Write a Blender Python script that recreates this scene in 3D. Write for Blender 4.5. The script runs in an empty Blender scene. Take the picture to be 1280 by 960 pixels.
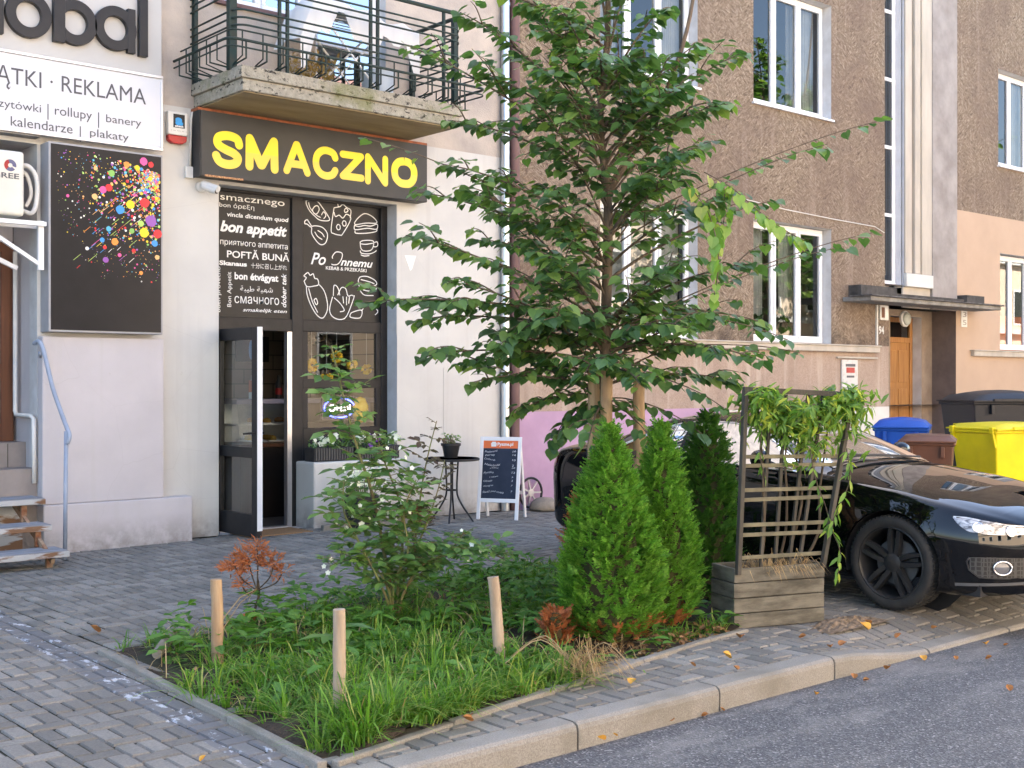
import bpy, math, random
from mathutils import Vector, Matrix
rnd = random.Random(7)
SC = bpy.context.scene
COL = SC.collection
R = math.radians
# ------------------------------------------------------------ camera, light, exposure
cam = bpy.data.cameras.new('camera'); camo = bpy.data.objects.new('camera', cam); COL.objects.link(camo)
camo.location = (0, 0, 1.62); camo.rotation_euler = (R(90), 0, R(49.2-90))
cam.sensor_width = 36; cam.lens = 36*1520/1280; cam.shift_y = -2/1280; cam.clip_start = .05; cam.clip_end = 800
SC.camera = camo
SUN_EL, SUN_AZ = 47, 12          # azimuth from +Y towards +X: behind the facades, so the street side lies in open shade
w = bpy.data.worlds.new('World'); SC.world = w; w.use_nodes = True
nt = w.node_tree; bg = nt.nodes['Background']
sky = nt.nodes.new('ShaderNodeTexSky'); sky.sky_type = 'NISHITA'; sky.sun_disc = False
sky.sun_elevation = R(SUN_EL); sky.sun_rotation = R(SUN_AZ); sky.air_density = 1.0; sky.dust_density = 2.2
nt.links.new(sky.outputs[0], bg.inputs[0]); bg.inputs[1].default_value = .085
sl = bpy.data.lights.new('sun', 'SUN'); sl.energy = 5; sl.angle = R(.5); sl.color = (1, .94, .84)
so = bpy.data.objects.new('sun', sl); COL.objects.link(so)
sd = Vector((math.sin(R(SUN_AZ))*math.cos(R(SUN_EL)), math.cos(R(SUN_AZ))*math.cos(R(SUN_EL)), math.sin(R(SUN_EL))))
so.rotation_euler = sd.to_track_quat('Z', 'Y').to_euler(); so.location = (10, 40, 40)
SC.view_settings.view_transform = 'Standard'; SC.view_settings.look = 'None'
SC.view_settings.exposure = 3.2; SC.view_settings.gamma = 1; SC.view_settings.use_curve_mapping = False
SC.render.engine = 'CYCLES'; SC.cycles.use_denoising = True; SC.cycles.max_bounces = 8; SC.cycles.diffuse_bounces = 5
SC.cycles.glossy_bounces = 4; SC.cycles.transparent_max_bounces = 12; SC.cycles.sample_clamp_indirect = 6
SC.cycles.caustics_reflective = False; SC.cycles.caustics_refractive = False
FY = 11.77                        # the plane of the facades

# ------------------------------------------------------------ helpers
WL = {}
class MB:
    def __init__(s): s.v = []; s.f = []; s.m = []; s.T = None
    def add(s, vs, fs, m=0):
        b = len(s.v)
        if s.T is not None: vs = [s.T @ Vector(p) for p in vs]
        s.v.extend([tuple(p) for p in vs]); s.f.extend([tuple(b+i for i in f) for f in fs]); s.m.extend([m]*len(fs))
    def box(s, x0, x1, y0, y1, z0, z1, m=0):
        s.add([(x0,y0,z0),(x1,y0,z0),(x1,y1,z0),(x0,y1,z0),(x0,y0,z1),(x1,y0,z1),(x1,y1,z1),(x0,y1,z1)],
              [(0,3,2,1),(4,5,6,7),(0,1,5,4),(1,2,6,5),(2,3,7,6),(3,0,4,7)], m)
    def beam(s, a, b, w, h, m=0, up=(0,0,1)):
        a = Vector(a); b = Vector(b); d = (b-a).normalized(); u = Vector(up)
        if abs(d.dot(u)) > .97: u = Vector((0,1,0))
        x = d.cross(u).normalized()*w/2; z = x.cross(d).normalized()*h/2
        s.add([a-x-z,a+x-z,a+x+z,a-x+z,b-x-z,b+x-z,b+x+z,b-x+z],
              [(0,1,2,3),(7,6,5,4),(0,4,5,1),(1,5,6,2),(2,6,7,3),(3,7,4,0)], m)
    def tube(s, pts, r, n=8, m=0, cap=True, closed=False):
        pts = [Vector(p) for p in pts]; k = len(pts)
        rs = r if isinstance(r, (list, tuple)) else [r]*k
        vs = []; fs = []; prev = None
        for i, p in enumerate(pts):
            if closed: d = pts[(i+1) % k]-pts[i-1]
            else: d = pts[min(i+1, k-1)]-pts[max(i-1, 0)]
            d.normalize()
            if prev is None:
                u = Vector((0,0,1)) if abs(d.z) < .9 else Vector((1,0,0))
                u = (u-d*u.dot(d)).normalized()
            else: u = (prev-d*prev.dot(d)).normalized()
            prev = u; q = d.cross(u)
            for j in range(n):
                a = 2*math.pi*j/n; vs.append(p+(u*math.cos(a)+q*math.sin(a))*rs[i])
        for i in range(k if closed else k-1):
            i2 = (i+1) % k
            for j in range(n):
                j2 = (j+1) % n; fs.append((i*n+j, i*n+j2, i2*n+j2, i2*n+j))
        if cap and not closed: fs.append(tuple(range(n))[::-1]); fs.append(tuple((k-1)*n+j for j in range(n)))
        s.add(vs, fs, m)
    def lathe(s, prof, c=(0,0,0), n=24, m=0, axis='z', cap=True):
        vs = []; fs = []; k = len(prof)
        for r, h in prof:
            for j in range(n):
                a = 2*math.pi*j/n; x, y = r*math.cos(a), r*math.sin(a)
                p = (x, y, h) if axis == 'z' else ((h, x, y) if axis == 'x' else (x, h, y))
                vs.append((c[0]+p[0], c[1]+p[1], c[2]+p[2]))
        for i in range(k-1):
            for j in range(n):
                j2 = (j+1) % n; fs.append((i*n+j, i*n+j2, (i+1)*n+j2, (i+1)*n+j))
        if cap and prof[0][0] > 1e-5: fs.append(tuple(range(n))[::-1])
        if cap and prof[-1][0] > 1e-5: fs.append(tuple((k-1)*n+j for j in range(n)))
        s.add(vs, fs, m)
    def prism(s, poly, f, d, m=0):      # poly in 2D, f maps (a,b) to 3D, d = extrusion vector
        n = len(poly); d = Vector(d); a = [Vector(f(*p)) for p in poly]; b = [p+d for p in a]
        s.add(a+b, [tuple(range(n)), tuple(range(n, 2*n))[::-1]]+[(i, n+i, n+(i+1) % n, (i+1) % n) for i in range(n)], m)
    def ribbon(s, pts, wd, f, m=0, caps=True):   # a flat painted stroke: 2D points mapped by f
        P = [Vector(p) for p in pts]; k = len(P); L = []; Rr = []
        for i, p in enumerate(P):
            a = (P[i]-P[i-1]).normalized() if i else None
            b = (P[i+1]-P[i]).normalized() if i < k-1 else None
            if a is None: a = b
            if b is None: b = a
            t = (a+b)
            t = t.normalized() if t.length > 1e-4 else a
            nrm = Vector((-t.y, t.x)); c = max(.45, t.dot(a)); h = wd/2/c
            L.append(p+nrm*h); Rr.append(p-nrm*h)
        vs = [f(q.x, q.y) for q in L+Rr]
        s.add(vs, [(i, k+i, k+i+1, i+1) for i in range(k-1)], m)
        if caps:
            for e, q in ((0, -1), (k-1, 1)):
                t = (P[1]-P[0]).normalized() if e == 0 else (P[-1]-P[-2]).normalized()
                t = t*q; nn = Vector((-t.y, t.x)); pl = []
                for j in range(7):
                    an = -math.pi/2+math.pi*j/6; o = P[e]+(t*math.cos(an)+nn*math.sin(an))*wd/2; pl.append(f(o.x, o.y))
                s.add(pl, [tuple(range(7))], m)
    def build(s, name, mats, parent=None, smooth=False, bevel=0, at=None, seg=2, auto=None):
        me = bpy.data.meshes.new(name)
        if at is None:
            xs = [p[0] for p in s.v]; ys = [p[1] for p in s.v]; zs = [p[2] for p in s.v]
            at = ((min(xs)+max(xs))/2, (min(ys)+max(ys))/2, min(zs))
        me.from_pydata([(p[0]-at[0], p[1]-at[1], p[2]-at[2]) for p in s.v], [], s.f)
        if not isinstance(mats, (list, tuple)): mats = [mats]
        for q in mats: me.materials.append(q)
        if len(mats) > 1: me.polygons.foreach_set('material_index', s.m)
        if smooth: me.polygons.foreach_set('use_smooth', [True]*len(me.polygons))
        me.update(); me.validate()
        if auto is not None: me.set_sharp_from_angle(angle=R(auto))
        o = bpy.data.objects.new(name, me); COL.objects.link(o); o.location = at; WL[o] = Vector(at)
        if bevel:
            b = o.modifiers.new('bevel', 'BEVEL'); b.width = bevel; b.segments = seg; b.limit_method = 'ANGLE'; b.angle_limit = R(40)
            b.harden_normals = False
        if parent is not None:
            o.parent = parent; o.matrix_parent_inverse = Matrix.Translation(-WL[parent])
        return o
def tag(o, label=None, cat=None, group=None, kind=None):
    if label: o['label'] = label
    if cat: o['category'] = cat
    if group: o['group'] = group
    if kind: o['kind'] = kind
    return o
def thing(name, label, cat, at, group=None):
    o = bpy.data.objects.new(name, None); COL.objects.link(o); o.location = at; o.empty_display_size = .1
    WL[o] = Vector(at); return tag(o, label, cat, group)
def copy_tree(o, parent=None):
    c = o.copy(); COL.objects.link(c); WL[c] = WL[o].copy()
    if parent is not None: c.parent = parent; c.matrix_parent_inverse = o.matrix_parent_inverse.copy()
    for ch in list(o.children): copy_tree(ch, c)
    return c
def lerp(a, b, t): return a+(b-a)*t
def sst(a, b, x):
    t = max(0, min(1, (x-a)/(b-a))); return t*t*(3-2*t)
def interp(tab, x):
    if x <= tab[0][0]: return tab[0][1]
    for (a, va), (b, vb) in zip(tab, tab[1:]):
        if x <= b:
            t = (x-a)/(b-a); return va+(vb-va)*t
    return tab[-1][1]
def crv(pts, n=8):                      # Catmull-Rom through points
    P = [Vector(p) for p in pts]; out = []
    for i in range(len(P)-1):
        p0 = P[max(i-1, 0)]; p1 = P[i]; p2 = P[i+1]; p3 = P[min(i+2, len(P)-1)]
        for k in range(n):
            t = k/n
            out.append(.5*((2*p1)+(p2-p0)*t+(2*p0-5*p1+4*p2-p3)*t*t+(3*p1-p0-3*p2+p3)*t**3))
    out.append(P[-1]); return out
def wall_xz(m, y, x0, x1, z0, z1, ops=(), depth=.2, mf=0, mr=1):
    xs = sorted({x0, x1} | {v for o in ops for v in o[:2] if x0 < v < x1}); zs = sorted({z0, z1} | {v for o in ops for v in o[2:4] if z0 < v < z1})
    for a, b in zip(xs, xs[1:]):
        for c, d in zip(zs, zs[1:]):
            cx, cz = (a+b)/2, (c+d)/2
            if any(o[0] < cx < o[1] and o[2] < cz < o[3] for o in ops): continue
            m.add([(a,y,c),(b,y,c),(b,y,d),(a,y,d)], [(0,1,2,3)], mf)
    for o in ops:
        a, b, c, d = o[:4]; Y = y+depth
        m.add([(a,y,c),(a,Y,c),(a,Y,d),(a,y,d)], [(0,1,2,3)], mr); m.add([(b,y,c),(b,Y,c),(b,Y,d),(b,y,d)], [(3,2,1,0)], mr)
        m.add([(a,y,d),(b,y,d),(b,Y,d),(a,Y,d)], [(3,2,1,0)], mr); m.add([(a,y,c),(b,y,c),(b,Y,c),(a,Y,c)], [(0,1,2,3)], mr)

# text: glyph outlines from Blender's built-in font, laid into a mesh
_tc = {}
def glyphs(s, bold=0, shear=0):
    k = (s, bold, shear)
    if k in _tc: return _tc[k]
    c = bpy.data.curves.new('t', 'FONT'); c.body = s; c.offset = bold; c.shear = shear; c.resolution_u = 3
    o = bpy.data.objects.new('t', c); COL.objects.link(o)
    dg = bpy.context.evaluated_depsgraph_get(); dg.update(); e = o.evaluated_get(dg); me = e.to_mesh()
    vs = [tuple(v.co) for v in me.vertices]; fs = [tuple(p.vertices) for p in me.polygons]
    e.to_mesh_clear(); bpy.data.objects.remove(o); bpy.data.curves.remove(c)
    _tc[k] = (vs, fs); return vs, fs
def text(m, s, a0, a1, base, h, f, kind='x', bold=0, shear=0, mi=0, rot=False):
    vs, fs = glyphs(s, bold, shear)
    if not vs: return
    x0 = min(v[0] for v in vs); x1 = max(v[0] for v in vs); sy = h/(.546 if kind == 'x' else .727)
    P = []
    for v in vs:
        p, q = a0+(v[0]-x0)/(x1-x0)*(a1-a0), v[1]*sy
        P.append(f(base-q, p) if rot else f(p, base+q))
    m.add(P, fs, mi)

# ------------------------------------------------------------ materials
def nd(nt, t, **k):
    n = nt.nodes.new(t)
    for a, b in k.items(): setattr(n, a, b)
    return n
def newmat(name):
    m = bpy.data.materials.new(name); m.use_nodes = True; nt = m.node_tree
    return m, nt, nt.nodes['Principled BSDF']
def noise(nt, scale, detail=5, rough=.55, vec=None, dist=0):
    n = nd(nt, 'ShaderNodeTexNoise'); n.inputs['Scale'].default_value = scale; n.inputs['Detail'].default_value = detail
    n.inputs['Roughness'].default_value = rough; n.inputs['Distortion'].default_value = dist
    if vec is not None: nt.links.new(vec, n.inputs['Vector'])
    return n.outputs['Fac']
def ramp(nt, fac, stops):
    r = nd(nt, 'ShaderNodeValToRGB'); e = r.color_ramp.elements
    while len(e) < len(stops): e.new(.5)
    for i, (p, c) in enumerate(stops): e[i].position = p; e[i].color = (c, c, c, 1) if not isinstance(c, tuple) else c+(1,)
    nt.links.new(fac, r.inputs[0]); return r.outputs[0]
def mixc(nt, fac, a, b, mode='MIX'):
    n = nd(nt, 'ShaderNodeMix', data_type='RGBA', blend_type=mode)
    for sck, v in ((n.inputs[0], fac), (n.inputs[6], a), (n.inputs[7], b)):
        if isinstance(v, (int, float)): sck.default_value = v
        elif isinstance(v, tuple): sck.default_value = v+(1,)
        else: nt.links.new(v, sck)
    return n.outputs[2]
def mth(nt, op, a, b=0.0, clamp=False):
    n = nd(nt, 'ShaderNodeMath', operation=op, use_clamp=clamp)
    for sck, v in zip(n.inputs, (a, b)):
        if isinstance(v, (int, float)): sck.default_value = v
        else: nt.links.new(v, sck)
    return n.outputs[0]
def wpos(nt): return nd(nt, 'ShaderNodeNewGeometry').outputs['Position']
def stretch(nt, vec, s, rot=(0,0,0)):
    n = nd(nt, 'ShaderNodeMapping'); n.inputs['Scale'].default_value = s; n.inputs['Rotation'].default_value = rot
    nt.links.new(vec, n.inputs['Vector']); return n.outputs[0]
def bump(nt, bs, h, strength, dist=.01):
    b = nd(nt, 'ShaderNodeBump'); b.inputs['Strength'].default_value = strength; b.inputs['Distance'].default_value = dist
    nt.links.new(h, b.inputs['Height']); nt.links.new(b.outputs[0], bs.inputs['Normal']); return b
def pm(name, c1, c2=None, scale=6, rough=.6, bmp=0, bscale=80, metal=0, coat=0, spec=.28, lo=.35, hi=.65, isl=0, st=None, bd=.01, alpha=1):
    m, nt, bs = newmat(name); L = nt.links
    v = wpos(nt)
    if st: v = stretch(nt, v, st)
    if c2 is None: c2 = tuple(x*.82 for x in c1)
    col = mixc(nt, ramp(nt, noise(nt, scale, 6, .6, v), [(lo, 0.), (hi, 1.)]), c1, c2)
    if isl:
        rp = nd(nt, 'ShaderNodeNewGeometry').outputs['Random Per Island']
        col = mixc(nt, 1., col, ramp(nt, rp, [(0., 1-isl), (1., 1+isl)]), 'MULTIPLY')
    L.new(col, bs.inputs['Base Color'])
    bs.inputs['Roughness'].default_value = rough; bs.inputs['Metallic'].default_value = metal
    bs.inputs['Specular IOR Level'].default_value = spec; bs.inputs['Coat Weight'].default_value = coat; bs.inputs['Coat Roughness'].default_value = .03
    if bmp: bump(nt, bs, noise(nt, bscale, 4, .6, v), bmp, bd)
    return m
def leafm(name, c1, c2, trans=.3, rough=.45, c3=None):
    m, nt, bs = newmat(name); L = nt.links
    rp = nd(nt, 'ShaderNodeNewGeometry').outputs['Random Per Island']
    stops = [(0., c1), (.75, c2), (1., c3 or c2)]
    col = ramp(nt, rp, stops); L.new(col, bs.inputs['Base Color']); bs.inputs['Roughness'].default_value = rough
    bs.inputs['Specular IOR Level'].default_value = .6 if 'linden' in name or 'rose' in name else .35
    tr = nd(nt, 'ShaderNodeBsdfTranslucent'); L.new(mixc(nt, 1., col, (1.5, 1.7, .7), 'MULTIPLY'), tr.inputs[0])
    mx = nd(nt, 'ShaderNodeMixShader'); mx.inputs[0].default_value = trans
    L.new(bs.outputs[0], mx.inputs[1]); L.new(tr.outputs[0], mx.inputs[2]); L.new(mx.outputs[0], nt.nodes['Material Output'].inputs[0])
    return m
def glassm(name, tint=(.8,.85,.85), refl=.0, rough=.0, k=1.2):
    m, nt, bs = newmat(name); L = nt.links; nt.nodes.remove(bs)
    tr = nd(nt, 'ShaderNodeBsdfTransparent'); tr.inputs[0].default_value = tint+(1,)
    gl = nd(nt, 'ShaderNodeBsdfGlossy'); gl.inputs['Roughness'].default_value = rough; gl.inputs[0].default_value = (1,1,1,1)
    fr = nd(nt, 'ShaderNodeFresnel'); fr.inputs[0].default_value = 1.5
    f = mth(nt, 'ADD', mth(nt, 'MULTIPLY', fr.outputs[0], k), refl, True)
    mx = nd(nt, 'ShaderNodeMixShader'); L.new(f, mx.inputs[0]); L.new(tr.outputs[0], mx.inputs[1]); L.new(gl.outputs[0], mx.inputs[2])
    L.new(mx.outputs[0], nt.nodes['Material Output'].inputs[0]); return m

M = {}
M['white_stucco'] = pm('white_stucco', (.66,.65,.61), (.58,.57,.54), 1.6, .85, .25, 150)
M['lilac_stucco'] = pm('lilac_stucco', (.62,.59,.62), (.55,.52,.54), 2.2, .85, .35, 120)
M['beige_stucco'] = pm('beige_stucco', (.52,.455,.39), (.36,.32,.29), 1.7, .9, .5, 60)
M['reveal'] = pm('reveal', (.60,.60,.60), (.50,.49,.48), 5, .85, .2, 100)
M['purple_paint'] = pm('purple_paint', (.50,.33,.47), (.44,.29,.42), 3, .85, .3, 110)
M['peach_paint'] = pm('peach_paint', (.50,.365,.262), (.46,.335,.24), 1.4, .85, .15, 120)
M['cream_plaster'] = pm('cream_plaster', (.52,.47,.40), (.42,.38,.32), 4, .85, .2, 90, st=(1,1,.25))
M['grey_plaster'] = pm('grey_plaster', (.36,.33,.31), (.25,.225,.21), 2.2, .9, .35, 60)
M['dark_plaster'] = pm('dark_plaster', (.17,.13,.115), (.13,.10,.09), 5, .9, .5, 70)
M['concrete'] = pm('concrete', (.30,.29,.27), (.20,.19,.175), 7, .9, .5, 120)
M['pvc'] = pm('pvc', (.80,.80,.80), (.76,.76,.77), 3, .35)
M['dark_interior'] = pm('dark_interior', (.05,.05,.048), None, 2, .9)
M['black_frame'] = pm('black_frame', (.020,.019,.019), (.028,.026,.026), 9, .42, .08, 200, spec=.2)
M['black_plastic'] = pm('black_plastic', (.02,.02,.022), (.03,.03,.032), 12, .45, .1, 200)
M['sign_grey'] = pm('sign_grey', (.058,.056,.053), (.066,.064,.06), 3, .5, spec=.2)
M['chrome'] = pm('chrome', (.75,.75,.76), (.7,.7,.7), 3, .16, metal=1)
M['alu'] = pm('alu', (.62,.62,.64), (.55,.55,.57), 8, .38, metal=.85)
M['zinc'] = pm('zinc', (.62,.66,.70), (.52,.56,.60), 3, .32, metal=.9, st=(1,1,.2))
M['brown_pipe'] = pm('brown_pipe', (.17,.095,.085), (.13,.07,.065), 3, .5)
M['white_plastic'] = pm('white_plastic', (.70,.69,.65), (.64,.63,.60), 6, .45)
M['white_print'] = pm('white_print', (.80,.80,.78), (.78,.78,.77), 3, .6)
M['board_white'] = pm('board_white', (.62,.63,.66), (.60,.61,.645), 1, .35)
M['panel_grey'] = pm('panel_grey', (.50,.495,.48), (.45,.445,.435), 1.4, .5)
M['letter_grey'] = pm('letter_grey', (.10,.10,.11), (.09,.09,.10), 4, .5)
M['letter_dark'] = pm('letter_dark', (.020,.019,.021), (.026,.025,.026), 6, .35, spec=.25)
M['green_iron'] = pm('green_iron', (.012,.036,.032), (.022,.028,.024), 14, .5, .2, 150)
M['wood_stake'] = pm('wood_stake', (.46,.32,.19), (.33,.21,.12), 9, .8, .5, 60, st=(3,3,.35))
M['wood_grey'] = pm('wood_grey', (.30,.27,.22), (.19,.165,.13), 7, .85, .5, 60, st=(.5,3,3))
M['bark'] = pm('bark', (.16,.12,.085), (.10,.075,.055), 14, .9, .8, 60, st=(2,2,.4))
M['twig'] = pm('twig', (.085,.065,.042), (.06,.045,.03), 20, .8)
M['green_stem'] = pm('green_stem', (.15,.19,.06), (.16,.12,.06), 10, .6)
M['door_wood'] = pm('door_wood', (.42,.21,.07), (.30,.14,.045), 4, .45, .15, 50, st=(6,6,.5))
M['brown_wood'] = pm('brown_wood', (.15,.06,.03), (.11,.045,.025), 4, .5, .1, 60, st=(6,6,.5))
M['rubber'] = pm('rubber', (.022,.022,.022), (.035,.034,.032), 14, .75, .1, 120)
M['red_plastic'] = pm('red_plastic', (.42,.03,.03), (.32,.02,.02), 6, .3)
M['sky_blue'] = pm('sky_blue', (.05,.33,.72), (.05,.3,.66), 4, .5)
M['orange'] = pm('orange', (.78,.18,.05), (.74,.17,.05), 4, .5)
M['soil'] = pm('soil', (.075,.055,.04), (.04,.03,.022), 9, .95, 1.0, 40, bd=.03)
M['glass'] = glassm('window_glass', (.70,.75,.76), .06)
M['car_glass'] = glassm('car_glass', (.28,.33,.33), .02, k=1.0)
M['shop_glass'] = glassm('shop_glass', (.86,.9,.9), .0, k=.55)
M['straw'] = leafm('straw', (.30,.20,.10), (.42,.31,.17), .2, .7)
M['white_petal'] = leafm('white_petal', (.75,.75,.70), (.82,.82,.80), .3, .6)
M['purple_petal'] = leafm('purple_petal', (.13,.03,.25), (.2,.05,.35), .2, .6)
M['yellow_paper'] = pm('yellow_paper', (.82,.60,.05), (.78,.50,.03), 30, .8)
M['tile'] = pm('tile', (.27,.24,.225), (.23,.205,.19), 5, .55, .1, 90)

def facade_roughcast():
    m, nt, bs = newmat('roughcast'); L = nt.links; p = wpos(nt)
    a = noise(nt, 17, 6, .68, stretch(nt, stretch(nt, p, (1,1,1), (0, R(38), 0)), (.7,1,2.1)), .9); b = noise(nt, 17, 6, .68, stretch(nt, stretch(nt, p, (1,1,1), (0, R(-35), 0)), (.7,1,2.1)), .9)
    sel = ramp(nt, noise(nt, 3.0, 4, .55, p), [(.45, 0.), (.55, 1.)])
    n = mixc(nt, sel, a, b)
    col = ramp(nt, n, [(.34, (.098,.070,.049)), (.50, (.240,.184,.132)), (.66, (.42,.345,.262))])
    big = noise(nt, .7, 4, .6, p)
    col = mixc(nt, ramp(nt, big, [(.42, 0.), (.66, .65)]), col, (.17,.12,.095))
    sep = nd(nt, 'ShaderNodeSeparateXYZ'); L.new(p, sep.inputs[0])
    z = sep.outputs[2]
    # soot along the ledge and splash-dirt above it, runs of lime below the sills
    run = noise(nt, 3.2, 4, .6, stretch(nt, p, (1.6,1,.12)))
    st = mth(nt, 'MULTIPLY', ramp(nt, run, [(.56, 0.), (.68, 1.)]), 1.0)
    col = mixc(nt, mth(nt, 'MULTIPLY', st, .16), col, (.50,.42,.34))
    soot = mth(nt, 'MULTIPLY', mth(nt, 'SUBTRACT', 1.0, mth(nt, 'MULTIPLY', mth(nt, 'ABSOLUTE', mth(nt, 'SUBTRACT', z, 2.28)), 3.4), True), ramp(nt, noise(nt, 2.2, 4, .6, p), [(.4, .0), (.62, 1.)]))
    col = mixc(nt, mth(nt, 'MULTIPLY', soot, .8), col, (.055,.045,.038))
    L.new(col, bs.inputs['Base Color']); bs.inputs['Roughness'].default_value = .92; bs.inputs['Specular IOR Level'].default_value = .2
    bump(nt, bs, n, .9, .03); return m
M['roughcast'] = facade_roughcast()
def lower_wall():
    m, nt, bs = newmat('lower_render'); L = nt.links; p = wpos(nt)
    n = noise(nt, 60, 4, .7, p)
    col = ramp(nt, n, [(.35, (.29,.215,.165)), (.62, (.42,.325,.26))])
    run = noise(nt, 2.4, 5, .6, stretch(nt, p, (2.2,1,.14)))
    col = mixc(nt, ramp(nt, run, [(.50, 0.), (.66, .6)]), col, (.50,.42,.35))
    col = mixc(nt, ramp(nt, noise(nt, 1.1, 5, .6, stretch(nt, p, (1.5,1,.5))), [(.50, 0.), (.72, .6)]), col, (.23,.17,.135))
    L.new(col, bs.inputs['Base Color']); bs.inputs['Roughness'].default_value = .9; bump(nt, bs, n, .4, .01); return m
M['lower_render'] = lower_wall()
def nd_noise_col(nt, s):
    n = nd(nt, 'ShaderNodeTexNoise'); n.inputs['Scale'].default_value = s; n.inputs['Detail'].default_value = 4; return n.outputs['Color']
def white_wall(name='white_render', ca=(.60,.59,.555), cb=(.53,.52,.495)):
    m, nt, bs = newmat(name); L = nt.links; p = wpos(nt)
    col = ramp(nt, noise(nt, 1.3, 6, .6, p), [(.35, ca), (.68, cb)])
    run = noise(nt, 3.0, 5, .6, stretch(nt, p, (2.4,1,.10)))
    col = mixc(nt, ramp(nt, run, [(.54, 0.), (.70, .35)]), col, (.47,.45,.42))
    vo = nd(nt, 'ShaderNodeTexVoronoi', feature='DISTANCE_TO_EDGE'); vo.inputs['Scale'].default_value = .9; L.new(mixc(nt, .12, p, nd_noise_col(nt, 3)), vo.inputs['Vector'])
    col = mixc(nt, mth(nt, 'MULTIPLY', mth(nt, 'LESS_THAN', vo.outputs[0], .0018), .12), col, (.30,.28,.26))
    fl = noise(nt, 7, 6, .7, p)
    col = mixc(nt, ramp(nt, fl, [(.68, 0.), (.71, .5)]), col, (.45,.43,.40))
    sep = nd(nt, 'ShaderNodeSeparateXYZ'); L.new(p, sep.inputs[0])
    low = mth(nt, 'SUBTRACT', 1.0, mth(nt, 'MULTIPLY', sep.outputs[2], 3.2), True)
    col = mixc(nt, mth(nt, 'MULTIPLY', low, ramp(nt, noise(nt, 6, 5, .65, p), [(.36, .1), (.60, .9)])), col, (.27,.245,.22))
    L.new(col, bs.inputs['Base Color']); bs.inputs['Roughness'].default_value = .85; bump(nt, bs, noise(nt, 130, 4, .6, p), .22, .008); return m
M['white_render'] = white_wall()
M['lilac_stucco'] = white_wall('lilac_render', (.545,.515,.525), (.48,.455,.465))
def paver_mat():
    m, nt, bs = newmat('concrete_paver'); L = nt.links; p = wpos(nt)
    rp = nd(nt, 'ShaderNodeNewGeometry').outputs['Random Per Island']
    col = ramp(nt, rp, [(0., (.155,.144,.126)), (.5, (.215,.20,.176)), (1., (.27,.252,.222))])
    col = mixc(nt, 1., col, ramp(nt, noise(nt, 90, 3, .7, p), [(.3, .72), (.7, 1.2)]), 'MULTIPLY')
    col = mixc(nt, ramp(nt, noise(nt, 1.2, 5, .6, p), [(.42, 0.), (.70, .55)]), col, (.11,.105,.095))
    sep = nd(nt, 'ShaderNodeSeparateXYZ'); L.new(p, sep.inputs[0])
    # remains of an old painted line across the pavement
    d = mth(nt, 'ABSOLUTE', mth(nt, 'SUBTRACT', sep.outputs[0], mth(nt, 'ADD', 2.615, mth(nt, 'MULTIPLY', mth(nt, 'SUBTRACT', sep.outputs[1], 4.4), .045))))
    band = mth(nt, 'LESS_THAN', d, .095)
    wear = ramp(nt, noise(nt, 5.5, 6, .72, stretch(nt, p, (2.2,1,1))), [(.56, 0.), (.61, 1.)])
    col = mixc(nt, mth(nt, 'MULTIPLY', band, .6), col, (.12,.125,.14))
    col = mixc(nt, mth(nt, 'MULTIPLY', mth(nt, 'MULTIPLY', band, wear), .8), col, (.55,.57,.61))
    # moss in the joints' neighbourhood
    col = mixc(nt, ramp(nt, noise(nt, 2.6, 6, .65, p), [(.60, 0.), (.74, .35)]), col, (.10,.11,.06))
    L.new(col, bs.inputs['Base Color']); bs.inputs['Roughness'].default_value = .78; bs.inputs['Specular IOR Level'].default_value = .4
    bump(nt, bs, noise(nt, 160, 3, .6, p), .35, .006); return m
M['paver'] = paver_mat()
M['joint'] = pm('joint_moss', (.03,.032,.020), (.055,.052,.036), 12, .95, .6, 60)
def asphalt_mat():
    m, nt, bs = newmat('asphalt'); L = nt.links; p = wpos(nt)
    v = nd(nt, 'ShaderNodeTexVoronoi'); v.inputs['Scale'].default_value = 110; L.new(p, v.inputs['Vector'])
    g = nd(nt, 'ShaderNodeSeparateColor'); L.new(v.outputs['Color'], g.inputs[0])
    col = ramp(nt, g.outputs[0], [(0., (.045,.045,.047)), (.6, (.085,.085,.088)), (.93, (.15,.148,.145)), (1., (.30,.29,.28))])
    sep = nd(nt, 'ShaderNodeSeparateXYZ'); L.new(p, sep.inputs[0])
    dust = mth(nt, 'MULTIPLY', ramp(nt, noise(nt, 1.6, 6, .68, stretch(nt, p, (.6,1.5,1))), [(.48, 0.), (.68, 1.)]), mth(nt, 'MULTIPLY', mth(nt, 'SUBTRACT', sep.outputs[1], 2.4), .55, True))
    col = mixc(nt, mth(nt, 'MULTIPLY', dust, .7), col, (.25,.235,.215))
    L.new(col, bs.inputs['Base Color']); bs.inputs['Roughness'].default_value = .8
    bump(nt, bs, v.outputs['Distance'], .6, .006); return m
M['asphalt'] = asphalt_mat()
def kerb_mat():
    m, nt, bs = newmat('kerb_concrete'); L = nt.links; p = wpos(nt)
    col = ramp(nt, noise(nt, 130, 3, .7, p), [(.3, (.175,.162,.138)), (.7, (.32,.298,.262))])
    col = mixc(nt, ramp(nt, noise(nt, 2.5, 6, .65, p), [(.45, 0.), (.7, .7)]), col, (.15,.135,.105))
    L.new(col, bs.inputs['Base Color']); bs.inputs['Roughness'].default_value = .9; bump(nt, bs, noise(nt, 140, 4, .65, p), .5, .008); return m
M['kerb'] = kerb_mat()
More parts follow.
